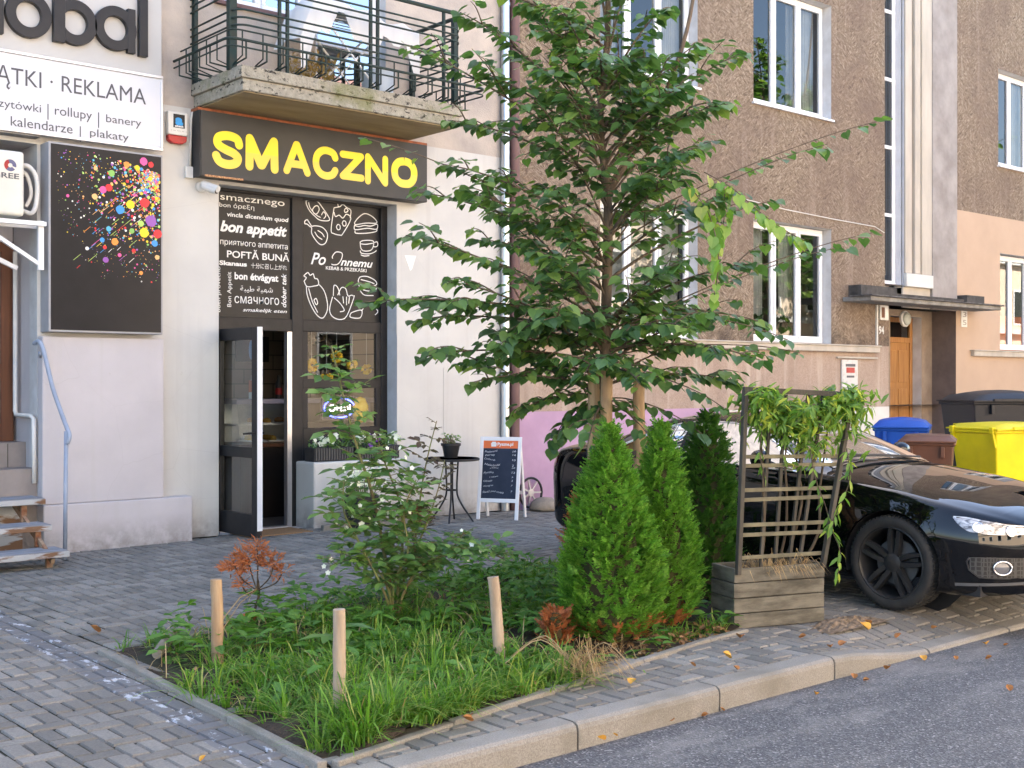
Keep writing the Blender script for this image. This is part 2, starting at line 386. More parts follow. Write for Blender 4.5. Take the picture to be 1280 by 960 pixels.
def car_paint():
    m, nt, bs = newmat('black_car_paint')
    bs.inputs['Base Color'].default_value = (.002,.002,.0026,1); bs.inputs['Roughness'].default_value = .25
    bs.inputs['Coat Weight'].default_value = 1; bs.inputs['Coat Roughness'].default_value = .012; bs.inputs['Specular IOR Level'].default_value = 0
    return m
M['car_paint'] = car_paint()
M['rim'] = pm('rim_black', (.02,.02,.021), (.03,.03,.03), 9, .3)
M['lin1'] = leafm('linden_leaf', (.045,.105,.040), (.115,.215,.062), .38, .38, (.22,.32,.075))
M['lin2'] = leafm('linden_leaf_yellow_green', (.12,.25,.045), (.24,.36,.06), .4, .45, (.38,.38,.08))  # yellower, lighter green for the drooping shoots
M['rose_leaf'] = leafm('rose_leaf', (.065,.15,.045), (.15,.27,.07), .32, .4, (.20,.32,.08))
M['rose_dark'] = leafm('rose_leaf_young', (.075,.05,.038), (.09,.075,.045), .25, .4)
M['grass1'] = leafm('grass_blade', (.058,.145,.021), (.15,.30,.036), .38, .5, (.36,.37,.11))
M['weed'] = leafm('weed_leaf', (.06,.16,.03), (.11,.24,.04), .35, .45)
M['thuja'] = leafm('thuja_scale', (.075,.20,.025), (.18,.37,.05), .38, .5, (.25,.44,.075))
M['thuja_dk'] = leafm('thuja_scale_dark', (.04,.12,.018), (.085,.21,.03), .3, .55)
M['thuja_dead'] = leafm('thuja_scale_dead', (.30,.095,.035), (.48,.17,.065), .25, .7)
M['climb'] = leafm('climber_leaf', (.085,.18,.035), (.19,.32,.055), .40, .42, (.50,.50,.07))
M['leaf_brown'] = pm('leaf_brown', (.38,.17,.05), (.26,.11,.04), 30, .7)
M['leaf_yellow'] = pm('leaf_yellow', (.62,.36,.06), (.5,.24,.05), 30, .7)

# ============================================================ ground
m = MB(); m.box(-300, 300, -300, 300, -.40, -.17); tag(m.build('ground', M['asphalt']), kind='structure')
m = MB(); m.add([(-60,-3.6,-.13),(90,-3.6,-.13),(90,4.20,-.13),(-60,4.20,-.13)], [(0,1,2,3)]); tag(m.build('road', M['asphalt']), kind='structure')
def drop(x, y): return -.10*sst(6.12, 7.15, x)*sst(4.85, 4.28, y)
BED = [(2.94,7.12),(2.77,4.43),(3.54,4.56),(4.4,4.71),(5.91,5.0),(6.3,5.03),(6.45,5.42),(7.3,5.42),(7.45,8.1),(4.9,7.7)]
def inpoly(x, y, P):
    c = False; j = len(P)-1
    for i in range(len(P)):
        if (P[i][1] > y) != (P[j][1] > y) and x < (P[j][0]-P[i][0])*(y-P[i][1])/(P[j][1]-P[i][1])+P[i][0]: c = not c
        j = i
    return c
# kerb stones, full height on the left and lowered at the car's access on the right
m = MB()
k = -6
while k < 34:
    a = 4.02+1.05*k+.004; b = a+1.05-.016; yy = .004*math.sin(k*7.3); n = 6
    prof = [(4.175,-.2),(4.175,-.035),(4.182,-.014),(4.2,-.002),(4.225,.0),(4.325,0),(4.325,-.2)]
    vs = []; fs = []
    for i in range(n+1):
        x = lerp(a, b, i/n); dz = -.10*sst(6.12, 7.15, x)
        for py, pz in prof: vs.append((x, py+yy, pz+dz if pz > -.15 else pz))
    q = len(prof)
    for i in range(n):
        for j in range(q-1): fs.append((i*q+j, (i+1)*q+j, (i+1)*q+j+1, i*q+j+1))
    fs += [tuple(range(q)), tuple(n*q+j for j in range(q))[::-1]]
    m.add(vs, fs); k += 1
tag(m.build('kerb', M['kerb']), kind='structure')
# block paving: pairs of stretchers and one cross block in turn
m = MB(); jn = MB()
rp = random.Random(3)
def brick(x0, x1, y0, y1):
    cx, cy = (x0+x1)/2, (y0+y1)/2
    if all(inpoly(cx+a, cy+b, BED) for a, b in ((.07,.07),(-.07,.07),(.07,-.07),(-.07,-.07))): return
    g = .0058; x0 += g; x1 -= g; y0 += g; y1 -= g; c = min(.006, (y1-y0)*.25)
    sag = .012*math.sin(cx*.9+1)*math.sin(cy*.7)-.018*math.exp(-((cx-2.62-(cy-4.4)*.045)/.3)**2)
    z = rp.uniform(-.003, .003)+sag; tx, ty = rp.uniform(-.012, .012), rp.uniform(-.012, .012)
    def P(x, y, dz): return (x, y, z+dz+(x-cx)*tx+(y-cy)*ty+drop(x, y))
    vs = [P(x0,y0,-.011),P(x1,y0,-.011),P(x1,y1,-.011),P(x0,y1,-.011),P(x0+c,y0+c,0),P(x1-c,y0+c,0),P(x1-c,y1-c,0),P(x0+c,y1-c,0)]
    m.add(vs, [(4,5,6,7),(0,1,5,4),(1,2,6,5),(2,3,7,6),(3,0,4,7)])
i = 0; x = 1.0
while x < 11.4:
    y = 4.33+(.15 if i % 2 else 0)-.15
    while y < 11.76:
        for (a, b, c, d) in ((x, x+.1, y, y+.2), (x+.1, x+.2, y, y+.2), (x, x+.2, y+.2, y+.3)):
            if d > 4.345 and d < 11.80: brick(a, b, max(c, 4.328), d)
        y += .3
    x += .2; i += 1
tag(m.build('pavement', M['paver']), kind='structure')
nx, ny = 60, 40; vs = []; fs = []
for i in range(nx+1):
    for j in range(ny+1):
        x = lerp(-12, 48, i/nx) if False else [-12, 1.0][i] if i < 2 else lerp(1.0, 48, ((i-1)/(nx-1))**2)
        y = lerp(4.3, 12.0, (j/ny)**1.5); sag = .012*math.sin(x*.9+1)*math.sin(y*.7)-.018*math.exp(-((x-2.62-(y-4.4)*.045)/.3)**2) if x < 11.4 else 0
        vs.append((x, y, -.0125+sag+drop(x, y)))
for i in range(nx):
    for j in range(ny): fs.append((i*(ny+1)+j, (i+1)*(ny+1)+j, (i+1)*(ny+1)+j+1, i*(ny+1)+j+1))
m = MB(); m.add(vs, fs); tag(m.build('paving_bed', M['joint']), kind='structure')
def farpave():
    q, nt, bs = newmat('far_paving'); L = nt.links
    b = nd(nt, 'ShaderNodeTexBrick'); b.inputs['Scale'].default_value = 5; b.inputs['Mortar Size'].default_value = .012; L.new(wpos(nt), b.inputs['Vector'])
    b.inputs['Color1'].default_value = (.21,.2,.19,1); b.inputs['Color2'].default_value = (.26,.25,.24,1); b.inputs['Mortar'].default_value = (.06,.06,.05,1)
    L.new(b.outputs[0], bs.inputs[0]); bs.inputs['Roughness'].default_value = .85; return q
m = MB(); m.add([(11.4,4.33,-.004),(48,4.33,-.004),(48,11.9,-.004),(11.4,11.9,-.004)], [(0,1,2,3)])
m.add([(-12,4.33,-.004),(1.0,4.33,-.004),(1.0,11.9,-.004),(-12,11.9,-.004)], [(0,1,2,3)]); M['far_paving'] = farpave()
tag(m.build('pavement', M['far_paving']), kind='structure')
m = MB(); m.box(-60, 90, -8.0, -3.6, -.3, .0); tag(m.build('pavement', M['far_paving']), kind='structure')
# planting bed: soil, slightly mounded, and its concrete edging
m = MB(); vs = []; fs = []; n = 44
rs = random.Random(5)
def soil_z(x, y): return .0+.030*math.sin(x*2.1+.5)*math.sin(y*1.7)+.02*math.sin(x*7+y*5)
idx = {}
for i in range(n+1):
    for j in range(n+1):
        x, y = lerp(2.72, 7.5, i/n), lerp(4.4, 8.15, j/n)
        vs.append((x, y, soil_z(x, y)+rs.uniform(-.012, .012)))
for i in range(n):
    for j in range(n):
        x, y = lerp(2.72, 7.5, (i+.5)/n), lerp(4.4, 8.15, (j+.5)/n)
        if inpoly(x, y, BED) or any(inpoly(x+p, y+q, BED) for p, q in ((.06,.06),(-.06,.06),(.06,-.06),(-.06,-.06))): fs.append((i*(n+1)+j, (i+1)*(n+1)+j, (i+1)*(n+1)+j+1, i*(n+1)+j+1))
def nearest(x, y, P):
    best = None
    for i in range(len(P)):
        a, b = Vector(P[i]), Vector(P[(i+1) % len(P)]); d = b-a; t = max(0, min(1, (Vector((x, y))-a).dot(d)/d.length_squared)); q = a+d*t; e = (q-Vector((x, y))).length
        if best is None or e < best[0]: best = (e, q)
    return best[1]
used = {i for f in fs for i in f}
for i in used:
    x, y, z = vs[i]
    if not inpoly(x, y, BED): q = nearest(x, y, BED); vs[i] = (q.x, q.y, z if q.y < 7 else z-.02)
m.add(vs, fs); tag(m.build('soil', M['soil'], smooth=True), kind='structure')
m = MB()
def slab_run(pts, wdt=.05, L=.96, top=.018):
    for a, b in zip(pts, pts[1:]):
        a = Vector(a+(0,)); b = Vector(b+(0,)); d = (b-a); ln = d.length; k = max(1, round(ln/L))
        for i in range(k):
            p = a+d*(i/k)+d.normalized()*.003; q = a+d*((i+1)/k)-d.normalized()*.003; z = top+rs.uniform(-.006, .004)
            m.beam(p+Vector((0,0,z-.06)), q+Vector((0,0,z-.06+rs.uniform(-.008,.008))), wdt, .12)
slab_run([(2.915,7.16),(2.75,4.41)]); slab_run([(2.80,4.40),(3.54,4.545),(4.4,4.69),(5.91,4.97),(6.33,5.0)], top=.02)
tag(m.build('bed_edging', M['kerb'], bevel=.008), kind='structure')

# ============================================================ the white shop building
WB = thing('white_building', 'white rendered building with the ground floor snack shop and a green iron balcony', 'building', (6, FY, 0))
m = MB()
wall_xz(m, FY, -3, 10.03, 0, 4.47, [(6.06,8.36,0,3.72),(2.7,4.16,-.01,3.9)], .24)
m.add([(10.03,FY,0),(10.03,FY+.3,0),(10.03,FY+.3,14),(10.03,FY,14)], [(0,1,2,3)])
m.build('wall', [M['white_render'], M['reveal']], WB)
m = MB(); wall_xz(m, FY, -3, 10.03, 4.47, 14, [(6.05,7.2,5.66,7.3),(7.25,8.2,4.72,7.3)], .2)
m.build('upper_wall', [M['beige_stucco'], M['reveal']], WB)
m = MB(); m.box(4.16, 5.38, 11.63, FY-.002, .455, 2.06); m.build('lower_wall', M['lilac_stucco'], WB, bevel=.012)
m = MB(); m.box(4.16, 5.68, 11.6, FY-.003, -.05, .453); m.build('plinth', M['lilac_stucco'], WB, bevel=.012)
m = MB(); m.box(-3, 14 if False else 10.02, FY+.02, 24, 14, 14.3); m.box(-3.2, -3, FY, 24, 0, 14); m.box(-3, 10.02, 23.8, 24, 0, 14); m.build('roof', M['grey_plaster'], WB)
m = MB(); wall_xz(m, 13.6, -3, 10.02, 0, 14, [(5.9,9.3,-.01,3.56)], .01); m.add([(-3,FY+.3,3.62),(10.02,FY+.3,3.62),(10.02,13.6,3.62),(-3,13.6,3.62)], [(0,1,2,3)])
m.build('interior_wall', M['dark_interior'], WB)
m = MB(); m.box(-3, 4.14, 11.62, 11.765, 3.94, 3.99); m.build('lintel', M['concrete'], WB)
m = MB(); m.box(-3, 5.36, 11.64, FY-.004, 4.715, 6.6); m.build('cladding_panel', M['panel_grey'], WB, bevel=.004)
# old timber and panel marks on the white wall to the right of the shop
m = MB(); m.box(8.36, 9.96, 11.762, 11.769, .0, 2.18); m.build('wall_panel', M['white_render'], WB)
m = MB(); m.box(9.05, 9.62, 11.757, 11.7605, .0, 1.80); m.build('wall_panel', M['white_render'], WB)
m = MB(); m.prism([(8.47,3.13),(8.64,3.135),(8.58,2.97),(8.555,2.95)], lambda a, b: (a, 11.766, b), (0, .003, 0)); m.build('torn_sticker', M['white_print'], WB)
# balcony slab and railing
m = MB(); m.box(5.74, 8.5, 10.68, FY-.002, 4.60, 4.72); m.box(5.77, 8.47, 10.71, FY-.002, 4.48, 4.6)
def slabmat():
    q, nt, bs = newmat('balcony_concrete'); L = nt.links; p = wpos(nt)
    col = ramp(nt, noise(nt, 18, 6, .7, p), [(.35, (.40,.37,.30)), (.65, (.27,.25,.2))])
    col = mixc(nt, ramp(nt, noise(nt, 10, 6, .75, stretch(nt, p, (1,1,1.8))), [(.56, 0.), (.60, 1.)]), col, (.035,.03,.025))
    col = mixc(nt, ramp(nt, noise(nt, 2.5, 5, .6, p), [(.52, 0.), (.66, .6)]), col, (.16,.17,.05))
    L.new(col, bs.inputs[0]); bs.inputs['Roughness'].default_value = .95; bump(nt, bs, noise(nt, 40, 6, .7, p), .7, .02); return q
bal = m.build('balcony', slabmat(), WB, bevel=.01)
m = MB(); m.box(5.8, 8.44, 10.74, FY-.005, 4.470, 4.479); m.build('soffit', pm('soffit_render', (.40,.32,.20), (.30,.235,.14), 2.5, .9, .4, 50, st=(.5,2,1)), bal)
# wall under the balcony: dark wet stains of bare render
def railing():
    r = MB(); rr = .011
    x0, x1, y0, y1 = 5.79, 8.52, 10.82, FY
    def path(off, z, rad=.14):
        a, b, c = x0-off, x1+off, y0-off; P = [(a, y1, z), (a, c+rad, z)]
        for k in range(1, 6):
            t = math.pi/2*k/6; P.append((a+rad-rad*math.cos(t), c+rad-rad*math.sin(t), z))
        P += [(a+rad, c, z), (b-rad, c, z)]
        for k in range(1, 6):
            t = math.pi/2*k/6; P.append((b-rad+rad*math.sin(t), c+rad-rad*math.cos(t), z))
        P += [(b, c+rad, z), (b, y1, z)]; return P
    for z in (5.60, 5.53, 5.46, 5.29, 5.215, 5.14): r.tube(path(.05, z), rr, 6)
    r.tube(path(.05, 5.77), .024, 8)
    for x in (6.22, 6.31, 7.32, 7.41, 8.30): r.box(x-.014, x+.014, y0-.052, y0-.02, 4.71, 5.77)
    r.box(5.75, 5.79, 11.70, 11.768, 4.71, 5.77); r.box(5.72, 5.80, 10.88, 10.95, 4.71, 5.77); r.box(8.54, 8.60, 10.9, 10.96, 4.71, 5.77)
    r.box(8.54, 8.58, 11.70, 11.768, 4.71, 5.77); r.box(8.44, 8.48, y0-.05, y0-.02, 4.71, 5.77)
    # the basket for flower boxes that runs round the foot of the railing
    for z, off in ((5.045, .16), (4.93, .235), (4.86, .235)): r.tube(path(off, z, .1), .009 if z != 4.93 else .015, 6)
    def cage(px, py, nx, ny):
        a = Vector((px, py, 0))+Vector((nx, ny, 0))*.16; b = Vector((px, py, 0))+Vector((nx, ny, 0))*.235
        e = Vector((px, py, 0))-Vector((nx, ny, 0))*.03
        r.tube([a+Vector((0,0,5.045)), a+Vector((0,0,4.80)), e+Vector((0,0,4.75))], .008, 5)
        r.tube([b+Vector((0,0,4.935)), b+Vector((0,0,4.76)), e+Vector((0,0,4.74))], .010, 5)
    x = x0-.05
    while x < x1+.12: cage(x, y0, 0, -1); x += .225
    y = y0+.15
    while y < y1-.05: cage(x0, y, -1, 0); cage(x1, y, 1, 0); y += .225
    return r
railing().build('railing', M['green_iron'], bal)
# balcony window and door (upper floor)
SKYG = glassm('upper_glass', (.3,.34,.38), .45)
def pvc_window(par, x0, x1, z0, z1, y, nsash, glass, name='window', curtain=None, fw=.055, mw=.085, transom=None):
    f = MB(); d = .05
    f.box(x0, x1, y, y+d, z0, z0+fw); f.box(x0, x1, y, y+d, z1-fw, z1); f.box(x0, x0+fw, y, y+d, z0+fw, z1-fw); f.box(x1-fw, x1, y, y+d, z0+fw, z1-fw)
    ws = (x1-x0-2*fw-(nsash-1)*mw*.4)/nsash; g = MB()
    for k in range(nsash):
        a = x0+fw+k*(ws+mw*.4); b = a+ws; s = .05
        if k: f.box(a-mw*.4, a, y+.004, y+d, z0+fw, z1-fw)
        f.box(a, b, y-.014, y+d-.01, z0+fw, z0+fw+s); f.box(a, b, y-.014, y+d-.01, z1-fw-s, z1-fw)
        f.box(a, a+s, y-.014, y+d-.01, z0+fw+s, z1-fw-s); f.box(b-s, b, y-.014, y+d-.01, z0+fw+s, z1-fw-s)
        if transom: f.box(a+s, b-s, y-.006, y+d-.012, transom-.03, transom+.03)
        g.add([(a+s,y+.02,z0+fw+s),(b-s,y+.02,z0+fw+s),(b-s,y+.02,z1-fw-s),(a+s,y+.02,z1-fw-s)], [(0,1,2,3)])
    fo = f.build(name, M['pvc'], par, bevel=.006, seg=1); g.build('pane', glass, fo)
    return fo
bw = pvc_window(WB, 6.05, 7.2, 5.66, 7.3, FY+.14, 2, SKYG); m = MB(); m.box(6.0, 7.24, FY-.06, FY+.12, 5.62, 5.658); m.build('sill', M['brown_pipe'], bw)
bd = pvc_window(WB, 7.25, 8.2, 4.74, 7.3, FY+.14, 1, SKYG, 'balcony_door', transom=5.5)
# shop front: black frame, printed panels, window and glass door
SF = 11.96
m = MB()
for a in ((6.06,6.16,0,3.72),(7.06,7.20,0,3.72),(8.27,8.36,0,3.72)): m.box(a[0], a[1], SF, SF+.07, a[2], a[3])
for a in ((6.16,7.06,3.69,3.72),(7.20,8.27,3.69,3.72),(6.16,7.06,2.19,2.33),(7.20,8.27,2.20,2.33),(7.20,8.27,.72,1.1),(7.2,8.27,1.555,1.66)): m.box(a[0], a[1], SF+.004, SF+.066, a[2], a[3])
for a in ((7.20,7.27,1.1,2.2),(8.20,8.27,1.1,2.2)): m.box(a[0], a[1], SF+.008, SF+.06, a[2], a[3])
front = m.build('shop_front', M['black_frame'], WB, bevel=.005, seg=1)
m = MB(); m.box(7.0, 7.058, SF+.001, SF+.075, .0, 2.188); m.build('door_jamb', M['alu'], front)
PANEL = pm('printed_panel', (.010,.011,.013), (.016,.017,.019), 1.2, .25, spec=.16)
m = MB(); m.box(6.16, 7.06, SF+.03, SF+.045, 2.33, 3.69); p1 = m.build('panel', PANEL, front)
m = MB(); m.box(7.2, 8.27, SF+.03, SF+.045, 2.33, 3.69); p2 = m.build('panel', PANEL, front)
m = MB(); m.add([(7.27,SF+.03,1.66),(8.2,SF+.03,1.66),(8.2,SF+.03,2.2),(7.27,SF+.03,2.2),(7.27,SF+.03,1.1),(8.2,SF+.03,1.1),(8.2,SF+.03,1.555),(7.27,SF+.03,1.555)], [(0,1,2,3),(4,5,6,7)]); m.build('pane', M['shop_glass'], front)
m = MB(); Y1 = SF+.03
TXT = [('smacznego', 6.19, 6.98, 3.64, 0.06, 'x', {}), ('bon όρεξη', 6.18, 6.6, 3.56, 0.05, 'c', {}), ('vincla dicendum quod', 6.27, 7.03, 3.46, 0.05, 'c', {'bold': 0.02, 'shear': 0.12}),
 ('bon appetit', 6.19, 7.01, 3.29, 0.12, 'c', {'bold': 0.035, 'shear': 0.25}), ('приятного аппетита', 6.19, 7.02, 3.14, 0.05, 'x', {}), ('POFTĂ BUNĂ', 6.27, 7.04, 3.0, 0.08, 'c', {'bold': 0.012}),
 ('Skanaus', 6.18, 6.51, 2.91, 0.05, 'c', {'bold': 0.04}), ('十分に召し上がれ', 6.56, 7.01, 2.9, 0.05, 'c', {}), ('bon étvágyat', 6.36, 6.9, 2.76, 0.08, 'c', {'bold': 0.03}),
 ('ﺔﺒﻴﻃ ﺔﻴﻬﺷ', 6.43, 6.83, 2.63, 0.06, 'c', {}), ('смачного', 6.36, 6.91, 2.49, 0.08, 'x', {}), ('smakelijk eten', 6.46, 7.01, 2.4, 0.04, 'c', {'shear': 0.3, 'bold': 0.01})]
for s, a0, a1, zb, h, kd, kw in TXT: text(m, s, a0, a1, zb-.045*(zb-2.35)/1.3, h*.96, lambda a, b: (a, Y1-.0012, b), kd, **kw)
for s, xb, z0, z1, h, kw in (('buen provecho', 6.19, 2.38, 2.87, .045, {}), ('Bon Appetit', 6.32, 2.44, 2.82, .05, {}), ('dober tek', 7.0, 2.46, 2.84, .065, {'shear': .3, 'bold': .015})):
    text(m, s, z0, z1, xb, h, lambda a, b: (a, Y1-.0012, b), 'c', rot=True, **kw)
m.build('lettering', M['white_print'], p1)
m = MB(); fm = lambda a, b: (a, Y1-.0012, b)
for s, a0, a1, zb, h, kd, kw in [('Po', 7.32, 7.52, 2.97, 0.14, 'c', {'shear': 0.35, 'bold': 0.012}), ('nnemu', 7.72, 8.17, 2.98, 0.07, 'x', {'shear': 0.35, 'bold': 0.02}), ('KEBAB & PRZEKĄSKI', 7.52, 8.08, 2.92, 0.04, 'c', {'bold': 0.012})]:
    text(m, s, a0, a1, zb, h, fm, kd, **kw)
DOOD = [
 [(7.61, 3.05), (7.61, 3.08), (7.66, 3.13), (7.74, 3.12), (7.73, 3.05), (7.68, 2.99), (7.61, 2.98), (7.6, 2.99)],
 [(7.27, 3.69), (7.26, 3.73), (7.31, 3.74), (7.34, 3.7)], [(7.26, 3.69), (7.26, 3.65), (7.3, 3.58), (7.37, 3.52), (7.44, 3.48), (7.54, 3.48), (7.57, 3.5), (7.54, 3.55), (7.47, 3.63), (7.41, 3.69), (7.34, 3.7), (7.26, 3.69)],
 [(7.29, 3.67), (7.31, 3.61), (7.38, 3.54), (7.45, 3.51)], [(7.46, 3.54), (7.49, 3.58), (7.52, 3.54), (7.49, 3.5)], [(7.34, 3.59), (7.37, 3.63), (7.41, 3.64), (7.43, 3.6), (7.4, 3.55), (7.36, 3.55), (7.34, 3.59)],
 [(7.24, 3.42), (7.24, 3.45), (7.27, 3.47), (7.29, 3.45), (7.33, 3.4)], [(7.24, 3.42), (7.27, 3.42), (7.3, 3.4), (7.33, 3.38), (7.33, 3.32), (7.39, 3.24), (7.45, 3.2), (7.51, 3.22), (7.54, 3.29), (7.53, 3.35), (7.47, 3.4), (7.39, 3.41), (7.33, 3.4)], [(7.37, 3.34), (7.41, 3.29), (7.47, 3.26)], [(7.41, 3.36), (7.47, 3.33), (7.5, 3.29)],
 [(7.64, 3.73), (7.67, 3.72), (7.69, 3.65)], [(7.63, 3.64), (7.59, 3.38), (7.63, 3.34), (7.71, 3.33), (7.75, 3.35), (7.86, 3.53), (7.8, 3.58), (7.75, 3.53), (7.7, 3.56), (7.65, 3.54), (7.63, 3.59)], [(7.63, 3.64), (7.71, 3.66), (7.75, 3.69), (7.8, 3.66), (7.86, 3.63), (7.85, 3.54)], [(7.77, 3.62), (7.79, 3.65), (7.82, 3.63), (7.81, 3.61), (7.78, 3.6), (7.77, 3.62)], [(7.66, 3.42), (7.68, 3.45), (7.71, 3.44), (7.71, 3.4), (7.68, 3.39), (7.66, 3.42)], [(7.74, 3.47), (7.76, 3.5), (7.79, 3.49), (7.79, 3.45), (7.76, 3.44), (7.74, 3.47)],
 [(7.91, 3.49), (7.96, 3.55), (8.05, 3.61), (8.15, 3.59), (8.22, 3.54), (8.21, 3.51), (8.07, 3.5), (7.93, 3.47), (7.91, 3.49)], [(7.91, 3.46), (7.97, 3.45), (8.05, 3.47), (8.14, 3.47), (8.23, 3.5), (8.22, 3.44), (8.09, 3.44), (7.92, 3.41), (7.91, 3.46)], [(7.92, 3.4), (7.93, 3.37), (8.07, 3.38), (8.21, 3.41), (8.23, 3.44)],
 [(7.99, 3.27), (8.0, 3.2), (8.04, 3.17), (8.13, 3.18), (8.17, 3.22), (8.18, 3.29), (8.12, 3.3), (8.03, 3.29), (7.99, 3.27)], [(8.19, 3.28), (8.23, 3.29), (8.24, 3.25), (8.21, 3.23), (8.17, 3.23)], [(7.99, 3.17), (8.01, 3.14), (8.12, 3.14), (8.2, 3.17), (8.22, 3.19)], [(8.0, 3.25), (8.07, 3.25), (8.17, 3.27)], [(8.0, 3.12), (8.05, 3.11), (8.12, 3.12)],
 [(7.23, 2.77), (7.26, 2.81), (7.23, 2.83), (7.28, 2.87), (7.31, 2.84), (7.35, 2.86), (7.37, 2.81), (7.41, 2.8), (7.42, 2.74), (7.36, 2.72), (7.27, 2.71), (7.23, 2.77)], [(7.26, 2.71), (7.27, 2.62), (7.32, 2.5), (7.4, 2.39), (7.48, 2.36), (7.54, 2.46), (7.53, 2.58), (7.49, 2.68), (7.43, 2.74)], [(7.29, 2.69), (7.34, 2.54), (7.41, 2.42)], [(7.36, 2.56), (7.39, 2.58), (7.41, 2.53), (7.39, 2.51), (7.36, 2.56)],
 [(7.61, 2.61), (7.57, 2.46), (7.61, 2.38), (7.71, 2.35), (7.8, 2.39), (7.89, 2.58), (7.91, 2.64)], [(7.62, 2.62), (7.63, 2.74), (7.68, 2.72), (7.71, 2.63)], [(7.68, 2.63), (7.73, 2.72), (7.79, 2.71), (7.82, 2.63), (7.87, 2.64), (7.9, 2.63)], [(7.63, 2.6), (7.71, 2.54), (7.77, 2.46), (7.71, 2.44)], [(7.75, 2.62), (7.76, 2.54)], [(7.8, 2.62), (7.8, 2.52)], [(7.84, 2.62), (7.83, 2.54)],
 [(7.96, 2.81), (7.99, 2.86), (8.09, 2.87), (8.2, 2.83), (8.22, 2.78), (8.12, 2.76), (8.0, 2.77), (7.96, 2.81)], [(7.96, 2.78), (8.01, 2.72), (8.12, 2.7), (8.21, 2.72), (8.22, 2.76)], [(7.99, 2.7), (8.05, 2.65), (8.18, 2.65)], [(8.0, 2.83), (8.12, 2.81), (8.19, 2.79)],
 [(7.85, 2.41), (7.88, 2.44), (8.01, 2.47), (7.99, 2.38), (7.86, 2.38), (7.85, 2.41)], [(8.01, 2.46), (8.07, 2.53), (8.14, 2.54), (8.24, 2.47), (8.2, 2.42)]]
for k, pl in enumerate(DOOD):
    q = [tuple(v)[:2] for v in crv([p+(0,) for p in pl], 4)]
    m.ribbon(q, .0105, lambda a, b, k=k: (a, Y1-.001-.0002*(k % 9), b), caps=False)
m.build('lettering', M['white_print'], p2)
# door leaf, opened outwards against the left reveal
hinge = Vector((6.13, SF-.01, 0)); dl = Vector((.045, -.999, 0)).normalized(); dn = Vector((dl.y, -dl.x, 0))
def dp(a, d, z): return tuple(hinge+dl*a+dn*d+Vector((0,0,z)))
def dbox(mm, a0, a1, d0, d1, z0, z1, k=0):
    mm.add([dp(a0,d0,z0),dp(a1,d0,z0),dp(a1,d1,z0),dp(a0,d1,z0),dp(a0,d0,z1),dp(a1,d0,z1),dp(a1,d1,z1),dp(a0,d1,z1)],
           [(0,3,2,1),(4,5,6,7),(0,1,5,4),(1,2,6,5),(2,3,7,6),(3,0,4,7)], k)
m = MB(); W_ = .86
dbox(m, 0, .11, -.03, .03, .03, 2.19); dbox(m, W_-.11, W_-.004, -.03, .03, .03, 2.19)
for z0, z1 in ((.03,.26),(.84,.95),(2.06,2.19)): dbox(m, .11, W_-.11, -.028, .028, z0, z1)
door = m.build('door', M['black_frame'], WB, bevel=.004, seg=1)
m = MB(); dbox(m, W_-.0035, W_+.006, -.029, .029, .10, 2.188); m.build('edge_strip', M['pvc'], door)
m = MB()
for z0, z1 in ((.26,.84),(.95,2.06)): m.add([dp(.11,0,z0),dp(W_-.11,0,z0),dp(W_-.11,0,z1),dp(.11,0,z1)], [(0,1,2,3)])
m.build('pane', glassm('door_glass', (.62,.68,.66), .10), door)
m = MB(); sgn = -1
m.tube([dp(W_-.055,-.03,1.10), dp(W_-.055,-.075,1.10), dp(W_-.10,-.085,1.09), dp(W_-.20,-.08,1.06)], .011, 8); dbox(m, W_-.08, W_-.03, -.036, -.030, .98, 1.20)
m.tube([dp(W_-.055,.03,1.10), dp(W_-.055,.075,1.10), dp(W_-.18,.08,1.09)], .011, 8); m.build('handle', M['black_plastic'], door, smooth=True)
m = MB(); c = Vector(dp(W_-.17, -.004, 1.955))
pl = [dp(W_-.17+.05*math.cos(t), -.004, 1.955+.10*math.sin(t)) for t in [2*math.pi*i/20 for i in range(20)]]; m.add(pl, [tuple(range(20))], 0)
m.build('sticker', M['sky_blue'], door)
m = MB(); dbox(m, W_-.22, W_-.13, -.0045, -.0035, 1.52, 1.64); m.build('sticker', M['orange'], door)
m = MB(); dbox(m, W_-.22, W_-.13, -.0045, -.0035, 1.45, 1.517)
fd = lambda a, b: dp(a, -.0062, b)
m.build('sticker', M['white_print'], door)
m = MB(); text(m, 'a', W_-.2, W_-.14, 1.925, .06, fd, 'x', bold=.05); m.build('lettering', M['white_print'], door)
# the low white wall in front of the shop window
m = MB(); m.box(7.10, 8.36, 11.56, SF-.002, -.05, .735); m.build('window_plinth', M['white_render'], WB, bevel=.02)
m = MB(); m.box(7.06, 8.28, 11.30, 11.36, -.02, .07); m.box(8.22, 8.28, 11.36, 11.56, -.02, .07); m.build('kerb_edging', M['kerb'], WB, bevel=.008)
m = MB(); m.box(6.16, 7.0, SF-.02, SF+.09, -.03, .016); m.build('threshold', M['alu'], WB)
